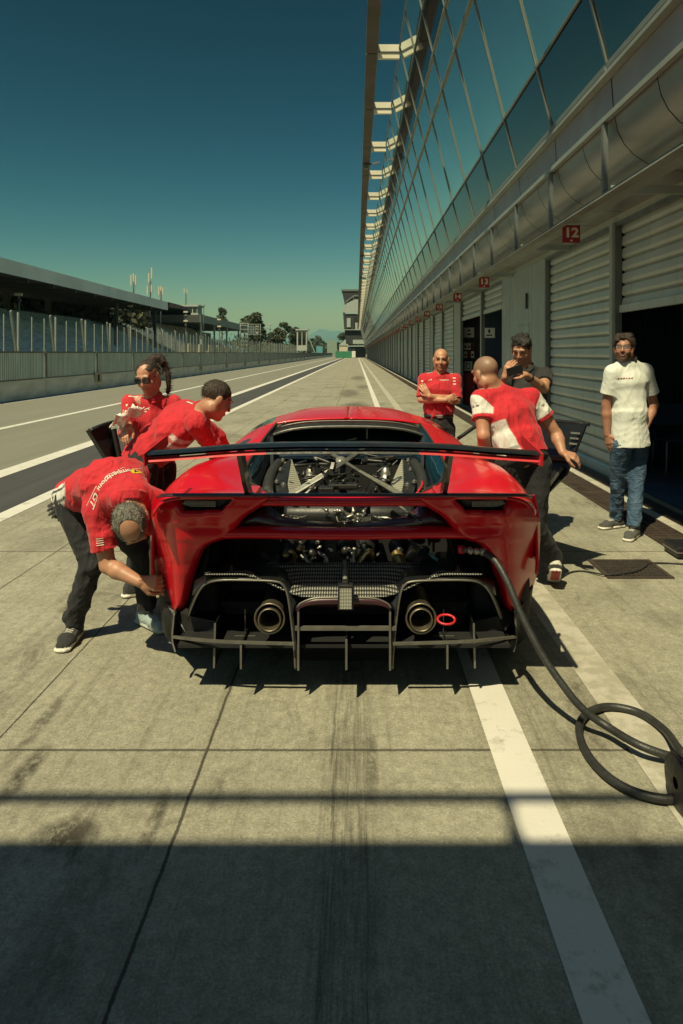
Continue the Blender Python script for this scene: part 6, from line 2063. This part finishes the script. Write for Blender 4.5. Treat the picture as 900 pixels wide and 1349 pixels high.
def col_bend(l, J):
    c = np.tile(np.array((.47, .010, .022)), (len(l['t']), 1))
    m = soft(np.abs(l['u']) - .118) * soft(.62 - l['t'], .02) * soft(.055 + .02 * np.sin(l['t'] * 6) - np.abs(l['w']))
    c = paint(c, m, (.62, .61, .58))
    c = paint(c, m * soft(.008 - np.abs(np.abs(l['w']) - .030), .004), (.05, .05, .05))
    return c
p1, J1 = person('man in red polo shirt bent double over the left rear wheel of the car', J, hs=1.02, shirt='shirt_red', shirt_col=col_bend, hair=('rim', 'hair_grey'), necklen=.01, sleeve=.72, sleeve_r=1.10, build=1.03, hemdrop=.07,
            hands={'R': dict(d=(1, .05, -.12), n=(.3, .9, -.2), s=-1, curl=1.0), 'L': dict(d=(.2, .1, -1), n=(1, 0, 0), s=1, curl=.8)}, seed=3,
            shoes={'R': dict(cols=((.016, .017, .018), (.62, .60, .55))), 'L': dict(cols=((.24, .32, .33), (.4, .45, .42)))})
# gloves in the back pocket
Gf_ = Field(.006)
gp = W(88, 660, 3.99)
hand(Gf_, gp + np.array((.02, 0, .02)), (-.8, -.1, -.55), (0, 1, 0), 1, .35, 1.0); hand(Gf_, gp + np.array((.03, .02, .0)), (-.6, -.1, -.9), (0, 1, 0), -1, .5, 1.0)
go = to_obj('work_glove', Gf_.mesh(), M['glove'], None, None, tuple(gp)); tag(go, 'black work gloves hanging from the back pocket of the bent man', 'gloves')
# ---- 2. the man in long red sleeves reaching into the cockpit
J = dict(pel=W(193, 598, 4.66), chest=W(232, 563, 4.56), neck=W(266, 543, 4.46), head=W(285, 527, 4.42), fwd=(.80, .45, -.50), up=(.42, .25, .85),
         shL=W(246, 541, 4.64), shR=W(258, 558, 4.33), elR=W(280, 588, 4.45), wrR=W(292, 618, 4.78), elL=W(286, 575, 4.85), wrL=W(300, 600, 5.05),
         hipR=W(190, 612, 4.55), hipL=W(196, 608, 4.80), knR=W(186, 690, 4.55), anR=W(178, 775, 4.62), knL=W(206, 685, 4.85), anL=W(190, 755, 4.95))
J['toeR'] = (.8, .5, 0); J['toeL'] = (.8, .5, 0); J['anR'][2] = .105; J['anL'][2] = .105; J['body_fwd'] = np.array((.8, .3, -.5))
def col_lean(l, J):
    v = l['v']; c = np.tile(np.array((.47, .010, .022)), (len(v), 1))
    m = soft(l['u'] - .07) * soft(.012 - l['w']) * soft(l['t'] - .50, .02) * soft(1.22 - l['t'], .02)
    st = soft(np.sin(l['t'] * 34 + l['w'] * 12) + .1, .3)
    c = paint(c, m, (.40, .11, .11)); c = paint(c, m * st, (.60, .50, .48))
    return c
p2, J2 = person('man in long red sleeves leaning from the left into the car, dark cropped hair', J, hs=1.0, shirt='shirt_red', shirt_col=col_lean, hair=('short', 'hair_crop'), sleeve=1.95, build=1.08, hemdrop=.06, seed=8,
            hands={'R': dict(d=(.6, .3, -.7), n=(0, .6, -.5), s=1, curl=.7), 'L': dict(d=(.7, .5, -.5), n=(0, .6, -.5), s=-1, curl=.7)})
# ---- 3. the woman with sunglasses
J = dict(pel=W(205, 606, 5.05), chest=W(199, 551, 5.0), neck=W(201, 523, 4.98), head=W(195, 496, 4.93), fwd=(-.16, -.88, -.40), up=(-.12, -.38, .92),
         shR=W(170, 530, 4.94), shL=W(229, 530, 5.04), elR=W(165, 570, 4.80), wrR=W(170, 560, 4.58), elL=W(236, 572, 4.95), wrL=W(212, 588, 4.78),
         hipR=W(192, 618, 5.0), hipL=W(218, 618, 5.1), knR=W(193, 690, 5.02), anR=W(193, 755, 5.08), knL=W(218, 688, 5.12), anL=W(219, 752, 5.2))
J['toeR'] = (-.1, -1, 0); J['toeL'] = (.1, -1, 0); J['anR'][2] = .105; J['anL'][2] = .105; J['body_fwd'] = np.array((-.2, -1, 0))
p3, J3 = person('woman in red shirt and sunglasses with ponytail, bowed over a white cloth', J, hs=.97, woman=True, build=.86, shirt='shirt_red', hair=('pony', 'hair_brown'), sleeve=1.5, seed=12, skin=np.array((.43, .22, .15)), brow=(.05, .03, .02),
            hands={'R': dict(d=(-.1, -.6, -.5), n=(.3, .2, -.9), s=1, curl=.6, sc=.9), 'L': dict(d=(-.7, -.5, -.2), n=(0, -.3, -.9), s=-1, curl=.6, sc=.9)})
def glasses(b, J, hs, lens_m, frame_m, w=.052, h_=.040, name='sunglasses', round_=.010, thin=.003):
    A = J['A']; c = J['head']; T = lambda *p: tuple(c + (np.array(p) * hs) @ A)
    o = None
    for s_ in (-1, 1):
        mb = MB()
        pts = []
        for k in range(16):
            a = 2 * math.pi * k / 16; ca, sa = math.cos(a), math.sin(a)
            pts.append((s_ * .033 + w / 2 * np.sign(ca) * abs(ca) ** .7, .103 - abs(s_ * .033 + w / 2 * ca) * .25, .010 + h_ / 2 * np.sign(sa) * abs(sa) ** .8))
        if o is None:
            f = MB(); f.tube([T(-.008, .105, .018), T(.008, .105, .018)], thin, 6)
            for q in (-1, 1): f.tube([T(q * .060, .092, .016), T(q * .079, .05, .014), T(q * .080, -.01, .008)], thin * .8, 6)
            o = f.build(name, frame_m, b)
        mb.prism([T(*p) for p in pts], Vector(A[1]) * .003)
        mb.build('lens', lens_m, o)
        mb = MB(); mb.tube([T(*p) for p in pts + pts[:1]], thin * .7, 6); mb.build('rim', frame_m, o)
glasses(p3, J3, .97, M['tinted_glass'], M['black_plastic'], .056, .044)
# ---- 4. bald man with crossed arms
def bald():
    d = 7.4
    J = dict(pel=W(578, 556, d), chest=W(578, 512, d), neck=W(580, 492, d), head=W(581, 474, d - .03), fwd=(-.12, -1, -.10), up=(0, -.12, 1),
             shR=W(559, 500, d), shL=W(600, 500, d), elR=W(555, 526, d - .07), elL=W(602, 527, d - .07), wrR=W(587, 527, d - .20), wrL=W(566, 522, d - .17),
             hipR=W(567, 566, d), hipL=W(589, 566, d), knR=W(566, 622, d - .02), knL=W(590, 622, d - .02), anR=W(565, 652, d + .02), anL=W(592, 652, d + .02))
    J['anR'][2] = J['anL'][2] = .105; J['toeR'] = (-.2, -1, 0); J['toeL'] = (.2, -1, 0); J['body_fwd'] = np.array((0, -1, 0))
    return J
p4, J4 = person('bald man in red shirt standing with crossed arms behind the car roof', bald(), shirt='shirt_red', sleeve=.92, sleeve_r=1.0, hemdrop=-.03, tuck=True, beard=.35, seed=21, skin=np.array((.43, .225, .14)),
            hands={'R': dict(d=(.75, .1, .25), n=(.1, .9, 0), s=-1, curl=.7), 'L': dict(d=(-.55, .15, .75), n=(.2, .9, 0), s=1, curl=.35)})
belt_on(p4, J4, .07)
# ---- 5. man with his back to us, leaning into the right door
J = dict(pel=W(688, 596, 4.66), chest=W(672, 548, 4.74), neck=W(651, 513, 4.80), head=W(640, 492, 4.80), fwd=(-.50, .80, -.22), up=(-.20, .18, .94),
         shL=W(634, 527, 4.72), shR=W(700, 524, 4.86), elL=W(637, 574, 4.62), wrL=W(640, 612, 4.78), elR=W(733, 572, 4.86), wrR=W(741, 596, 4.76),
         hipL=W(672, 610, 4.66), hipR=W(708, 612, 4.68), knL=W(682, 690, 4.78), anL=W(676, 765, 4.98), knR=W(706, 690, 4.64), anR=W(731, 738, 4.78))
J['anL'][2] = .105; J['toeL'] = (-.3, .95, 0); J['toeR'] = (.16, .80, -.52); J['body_fwd'] = np.array((-.4, .9, 0))
def col_back(l, J):
    v = l['v']; c = np.tile(np.array((.47, .010, .022)), (len(v), 1))
    wht = np.array((.60, .60, .57))
    for s_ in 'LR':
        sh, el = J['sh' + s_], J['el' + s_]; ax = nrm(el - sh); L_ = np.linalg.norm(el - sh); al = (v - sh) @ ax
        rr = np.linalg.norm(v - sh - al[:, None] * ax, axis=1)
        out = (v - sh) @ (nrm(J['shR'] - J['shL']) * (1 if s_ == 'R' else -1))
        m = soft(al + out * .9 - .035) * soft(.46 * L_ - al) * soft(.088 - rr, .012)
        c = paint(c, m, wht)
        c = paint(c, m * soft(.007 - np.abs(al - .25 * L_), .004) * (np.sin(rr * 0 + l['w'] * 220) > -.2), (.08, .08, .08))
    edge = -.060 - .100 * np.clip(l['t'], -.6, 1.2)
    m = soft(edge - l['u']) * soft(.86 - l['t'], .03)
    c = paint(c, m, wht)
    c = paint(c, m * soft(l['t'] - .06, .02) * soft(.15 - l['t'], .02), (.26, .27, .26))
    return c
p5, J5 = person('man in red and white shirt, back turned, leaning into the open right door', J, shirt='shirt_red', shirt_col=col_back, shaved=.65, sleeve=.56, sleeve_r=1.12, build=1.06, hemdrop=.03, seed=33,
            hands={'R': dict(d=(.75, -.2, -.25), n=(-.1, .5, -.8), s=-1, curl=.75), 'L': dict(d=(0, .5, -.8), n=(-1, 0, 0), s=1, curl=.5)},
            shoes={'R': dict(ground_n=(.1, .5, .85), fn=lambda l, c: np.where(((l[:, 2] < -.097) & (np.abs(l[:, 0]) < .030) & (l[:, 1] < .12))[:, None], np.array((.34, .04, .045)), np.where(((l[:, 1] < -.055) & (l[:, 2] > -.05) & (l[:, 2] < -.01))[:, None], np.array((.5, .49, .45)), c))), 'L': {}})
# ---- 6. man in black polo photographing with a phone
d = 6.0
J = dict(pel=W(698, 575, d), chest=W(696, 514, d), neck=W(692, 484, d), head=W(687, 461, d - .05), fwd=(-.42, -.80, -.42), up=(-.12, -.34, .93),
         shR=W(667, 494, d - .02), shL=W(718, 494, d + .02), elR=W(660, 520, d - .20), elL=W(717, 512, d - .22), wrR=W(665, 497, d - .38), wrL=W(693, 494, d - .40),
         hipR=W(684, 590, d), hipL=W(712, 590, d), knR=W(683, 650, d), knL=W(712, 650, d), anR=W(682, 700, d + .03), anL=W(713, 700, d + .03))
J['anR'][2] = J['anL'][2] = .105; J['toeR'] = (-.3, -1, 0); J['toeL'] = (.1, -1, 0); J['body_fwd'] = np.array((-.2, -1, 0))
p6, J6 = person('dark haired man in black polo shirt taking a picture with a phone', J, shirt='shirt_black', hair=('thick', 'hair_black'), hairg=.012, sleeve=.62, sleeve_r=1.1, hemdrop=.10, seed=41, beard=.3,
            hands={'R': dict(d=(.25, -.3, .85), n=(.6, .5, .2), s=-1, curl=.55), 'L': dict(d=(-.85, -.25, .35), n=(-.1, .4, -.6), s=1, curl=.5)})
c6 = W(678, 488, d - .47)
ph = thing('phone', tuple(c6), 'black smartphone held up in both hands by the man in black', 'phone')
Mx = Matrix((Vector((.86, .18, .25)).normalized(), Vector((-.15, .95, .2)).normalized(), Vector((-.25, -.2, .95)).normalized())).transposed()
mb = MB(); mb.box(tuple(c6), (.138, .009, .068), Mx, 0, .004); pb = mb.build('case', M['black_plastic'], ph)
mb = MB(); mb.box(tuple(c6 + np.array((.0, .006, .0))), (.128, .002, .060), Mx); mb.build('screen', M['tinted_glass'], pb)
mb = MB(); q = J6['elL'] * .18 + J6['wrL'] * .82; ax = nrm(J6['wrL'] - J6['elL']); mb.lathe(tuple(q), tuple(ax), [(-.012, .033), (-.012, .037), (.012, .036), (.012, .032)], 20); mb.build('wristband', M['black_plastic'], p6)
# ---- 7. man in white polo and jeans at the open garage
d = 6.22
J = dict(pel=W(829, 574, d), chest=W(827, 503, d), neck=W(826, 474, d), head=W(822, 459, d - .05), fwd=(-.45, -.88, .02), up=(.02, 0, 1),
         shR=W(807, 491, d - .06), shL=W(850, 489, d + .07), elR=W(799, 534, d - .02), elL=W(862, 533, d + .14), wrR=W(800, 572, d - .04), wrL=W(849, 566, d - .06),
         hipR=W(819, 586, d - .05), hipL=W(841, 586, d + .07), knR=W(814, 641, d + .10), knL=W(838, 645, d - .06), anR=W(812, 688, 6.42), anL=W(835, 696, 6.08))
J['anR'][2] = J['anL'][2] = .105; J['toeR'] = (-.9, -.38, 0); J['toeL'] = (-.62, -.78, 0); J['body_fwd'] = np.array((-.5, -.85, 0)); J['collar_mat'] = M['shirt_black']
def swoosh(l, c):
    m = (l[:, 0] * 1 > .02) & (np.abs(l[:, 1] + .0 - (l[:, 2] + .055) * 2.0 + .02) < .016) & (l[:, 2] > -.075) & (l[:, 2] < -.03); c[m] = (.7, .68, .6); return c
p7, J7 = person('bearded man in white polo shirt and blue jeans standing with hands in pockets', J, shirt='shirt_white', hair=('thick', 'hair_brown'), beard=.75, sleeve=.66, sleeve_r=1.10, hemdrop=.09, belly=.14, wrk=.0018, build=1.04, flare=1.12, seed=55, trouser_mat=M['denim'], skin=np.array((.33, .16, .105)),
            hands={'R': dict(d=(.2, -.2, -1), n=(.5, .5, 0), s=1, curl=.3), 'L': dict(d=(-.4, -.15, -.85), n=(0, 1, .1), s=1, curl=.3)},
            shoes={'R': dict(cols=((.05, .05, .05), (.62, .60, .54))), 'L': dict(cols=((.06, .065, .06), (.62, .60, .54)), fn=swoosh)})
glasses(p7, J7, 1.0, M['clear_lens'], M['black_plastic'], .046, .030, 'glasses', thin=.0022)
# ------------------------------------------------------------------ printed marks on the clothes
WHT, YEL, BLK = M['sign_white'], mat('badge_yellow', (.72, .50, .02), .5), M['black_plastic']
def place(me, at, right, up, target, m, name, lift=.003):
    right = Vector(right).normalized(); n_ = right.cross(Vector(up)).normalized()
    return decal(me, at, right, n_.cross(right), n_, target, m, name, target, lift)
S1 = J1['shirt']
r1 = W(131, 661, 3.52) - W(176, 633, 3.62)
u1 = J1['neck'] - J1['chest'] + np.array((.1, -.1, -.05))
me = text_mesh('Competizioni GT', .040, 0, .0006)
place(me, W(153, 646, 3.58), r1, u1, S1, WHT, 'back_lettering')
place(flat_poly([[(-.16, -.026), (.155, -.026), (.155, -.0235), (-.16, -.0235)]]), W(153, 646, 3.58), r1, u1, S1, WHT, 'lettering_line')
sp = W(183.5, 632, 3.64)
shield = [(-.021, .024), (0, .028), (.021, .024), (.022, 0), (.014, -.019), (0, -.029), (-.014, -.019), (-.022, 0)]
so_ = place(flat_poly([shield]), sp, r1, u1, S1, YEL, 'badge')
horse = [[(-.004, -.020), (-.001, -.020), (.001, -.008), (.006, -.002), (.008, .006), (.011, .012), (.008, .016), (.004, .010), (.000, .008), (-.004, .010), (-.007, .006), (-.004, .004), (-.003, -.002), (-.006, -.008)],
         [(-.006, -.006), (-.011, -.004), (-.014, .004), (-.012, .006), (-.009, .0), (-.005, -.002)], [(.004, .004), (-.008, .014), (-.010, .012), (.002, .001)]]
place(flat_poly(horse), sp, r1, u1, S1, BLK, 'badge_emblem', .0045)
# white bars and small marks on shoulders, chest and sleeves
def bars(n, w, h, gap): return flat_poly([[(-w / 2, -i * gap), (w / 2, -i * gap), (w / 2 - .004, -i * gap - h), (-w / 2 + .004, -i * gap - h)] for i in range(n)])
cat = [[(-.022, -.006), (-.010, .001), (.004, .003), (.014, .011), (.018, .009), (.012, .001), (.016, -.008), (.012, -.010), (.006, -.003), (-.008, -.006), (-.016, -.012)]]
place(bars(4, .036, .004, .011), W(131, 709, 3.50), (1, .0, .12), (0, .2, 1), S1, WHT, 'sleeve_print')
S2 = J2['shirt']
for a, b in (((238, 527, 4.58), (266, 538, 4.40)),):
    rr = W(*b) - W(*a)
    place(flat_poly([[(-.085, 0), (.085, 0), (.085, .008), (-.085, .008)]]), (W(*a) + W(*b)) / 2, rr, (-.2, .5, .6), S2, WHT, 'shoulder_stripe')
S3 = J3['shirt']
place(flat_poly([[(-.03, 0), (.03, 0), (.03, .010), (-.03, .010)]]), W(175, 522, 4.9), (1, .2, .1), (0, .5, .8), S3, WHT, 'shoulder_stripe')
place(flat_poly(cat), W(191, 537, 4.85), (1, 0, 0), (0, .2, 1), S3, WHT, 'chest_emblem')
place(bars(3, .016, .016, .045), W(166, 532, 4.85), (1, 0, 0), (0, .2, 1), S3, WHT, 'sleeve_print')
S4 = J4['shirt']
place(flat_poly(cat), W(567.5, 500, 7.3), (1, 0, 0), (0, .1, 1), S4, WHT, 'chest_emblem')
place(text_mesh('Competizioni', .018, 0, .0008), W(585.5, 500.5, 7.3), (1, 0, 0), (0, .1, 1), S4, WHT, 'chest_lettering')
for px in (566.5, 593): place(flat_poly([[(-.03, 0), (.03, 0), (.03, .010), (-.03, .010)]]), W(px, 491.5, 7.38), (1, 0, .35 if px < 580 else -.35), (0, .6, .8), S4, WHT, 'shoulder_stripe')
place(bars(3, .032, .014, .032), W(599.5, 497, 7.3), (1, .1, 0), (0, .1, 1), S4, WHT, 'sleeve_print')
place(bars(2, .022, .018, .05), W(556.5, 501, 7.3), (1, -.1, 0), (0, .1, 1), S4, WHT, 'sleeve_print')
S7 = J7['shirt']
place(flat_poly([[(-.055 + .022 * k, -.004 + .003 * (k % 2)), (-.040 + .022 * k, -.005), (-.036 + .022 * k, .004 + .003 * (k % 3)), (-.050 + .022 * k, .003)] for k in range(6)]), W(822, 498.5, 6.1), (1, -.35, .03), (0, .1, 1), S7, M['sign_red'], 'chest_lettering')
place(flat_poly([[(-.05, 0), (.035, .001), (.04, .004), (-.03, .003)]]), W(818, 499.5, 6.1), (1, -.35, .03), (0, .1, 1), S7, BLK, 'chest_line')
place(flat_poly([[(-.06, 0), (.06, 0), (.06, .006), (-.06, .006)]]), W(641, 506, 4.7), (.75, .1, .6), (0, .5, .8), J5['shirt'], WHT, 'collar_stripe')

# ------------------------------------------------------------------ white cloth held over the door
c = W(169, 551, 4.50)
ck = thing('wiping_cloth', tuple(c), 'crumpled white wiping cloth in the hands of the woman', 'cloth')
rg = np.random.default_rng(4)
G = []
for i in range(15):
    row = []
    for j in range(15):
        u, v = (i - 7) / 7, (j - 7) / 7
        z = .02 - .03 * u * u - .02 * v + .018 * math.sin(5 * u + 3 * v) + .014 * math.sin(9 * v - 2 * u) + .012 * math.sin(13 * u)
        row.append((c[0] + .085 * u + .02 * v + .012 * math.sin(7 * v), c[1] + .06 * v + .02 * math.sin(6 * u), c[2] + z + .045 * u + .02 * max(0, u) * 3 * (1 - abs(v))))
    G.append(row)
mb = MB(); mb.grid(np.array(G), 0, True); mb.build('fabric', M['fabric_white'], ck, solid=.004, subsurf=1)
# ------------------------------------------------------------------ filler hose with its coil, and the thin cable
def onfloor(px, py, z=.022):
    return P(px, py, F * (CAMZ - z) / (py - VY))
hs_ = thing('filler_hose', onfloor(800, 1000, 0), 'thick black hose running from the tail of the car to a loop on the concrete', 'hose')
pts = [P(637, 727, 3.27), P(652, 738, 3.22), P(668, 765, 3.16), P(688, 812, 3.09), P(714, 862, 3.02), P(742, 903, 2.96), P(768, 934, 2.92), onfloor(800, 957, .065), onfloor(845, 983, .06), onfloor(900, 1001, .03), onfloor(950, 1010), onfloor(1010, 1030), onfloor(1020, 1060),
       onfloor(960, 1062), onfloor(905, 1053), onfloor(868, 1052), onfloor(828, 1040), onfloor(795, 1018), onfloor(771, 988), onfloor(763, 958, .024), onfloor(775, 939, .026), onfloor(803, 931, .024), onfloor(842, 939, .022), onfloor(876, 962, .03), onfloor(898, 990, .075), onfloor(925, 1003, .05), onfloor(970, 1000, .03), onfloor(1040, 1010)]
mb = MB(); mb.tube(catmull(pts, 260), .0165, 12); mb.build('rubber_tube', M['hose_rubber'], hs_)
mb = MB()
a = Vector(P(608, 724, 3.32)); b = Vector(P(640, 727.5, 3.265)); L = (b - a).length
mb.lathe(a, b - a, [(0, 0), (0, .013), (L * .3, .013), (L * .3, .018), (L * .42, .018), (L * .42, .012), (L * .55, .012), (L * .55, .016), (L * .68, .016), (L * .7, .012), (L * .8, .012), (L * .8, .018), (L, .019), (L, 0)], 18); cp = mb.build('coupling', M['alu'], hs_)
mb = MB(); mb.lathe(a, b - a, [(-.004, .020), (.010, .020), (.010, .015)], 18); mb.build('red_collar', M['red_plastic'], cp)
cb = thing('thin_cable', onfloor(790, 757, 0), 'thin black cable trailing over the manhole cover towards the garages', 'cable')
pts = [onfloor(738, 762, .008), onfloor(752, 754, .008), onfloor(770, 752.5, .008), onfloor(800, 757, .02), onfloor(835, 753, .02), onfloor(850, 746.5, .018), onfloor(856, 742, .014), onfloor(880, 742, .008), onfloor(930, 745, .008)]
mb = MB(); mb.tube(catmull(pts, 60), .0065, 7); mb.build('sheath', M['rubber'], cb)
mb = MB(); mb.lathe(pts[0], (-.02, .01, 0), [(0, 0), (0, .014), (.05, .014), (.05, 0)], 10); mb.build('plug', M['black_plastic'], cb)
x, y, z = onfloor(905, 738, 0)
tc = thing('tool_case', (x, y, 0), 'black tool case with bright edging at the right edge by the drain', 'case')
mb = MB(); mb.span(x - .07, x + .35, y, y + .25, .012, .10, 0, .012); bx = mb.build('shell', M['black_plastic'], tc)
mb = MB(); mb.span(x - .073, x + .353, y - .003, y + .253, .05, .06); mb.build('trim', M['alu'], bx)

# reel standing at the right edge of the view
x, y, z = P(890, 0, 2.45)[0], 2.45, .098
hr = thing('hose_reel', (x + .06, y, 0), 'dark round hose reel at the right edge of the view beside the coil', 'reel')
for dx in (0, .11):
    mb = MB(); mb.lathe((x + dx, y, z), (1, 0, 0), [(0, .02), (0, .088), (.004, .098), (.012, .098), (.016, .088), (.016, .02)], 32); mb.build('flange', M['black_plastic'], hr)
mb = MB(); mb.lathe((x + .012, y, z), (1, 0, 0), [(0, 0), (0, .05), (.10, .05), (.10, 0)], 20)
for k in range(4): mb.tube([(x + .03 + k * .024, y + .062 * math.cos(a), z + .062 * math.sin(a)) for a in np.linspace(0, 2 * math.pi, 25)], .0125, 8, cap=False)
mb.build('drum', M['hose_rubber'], hr)
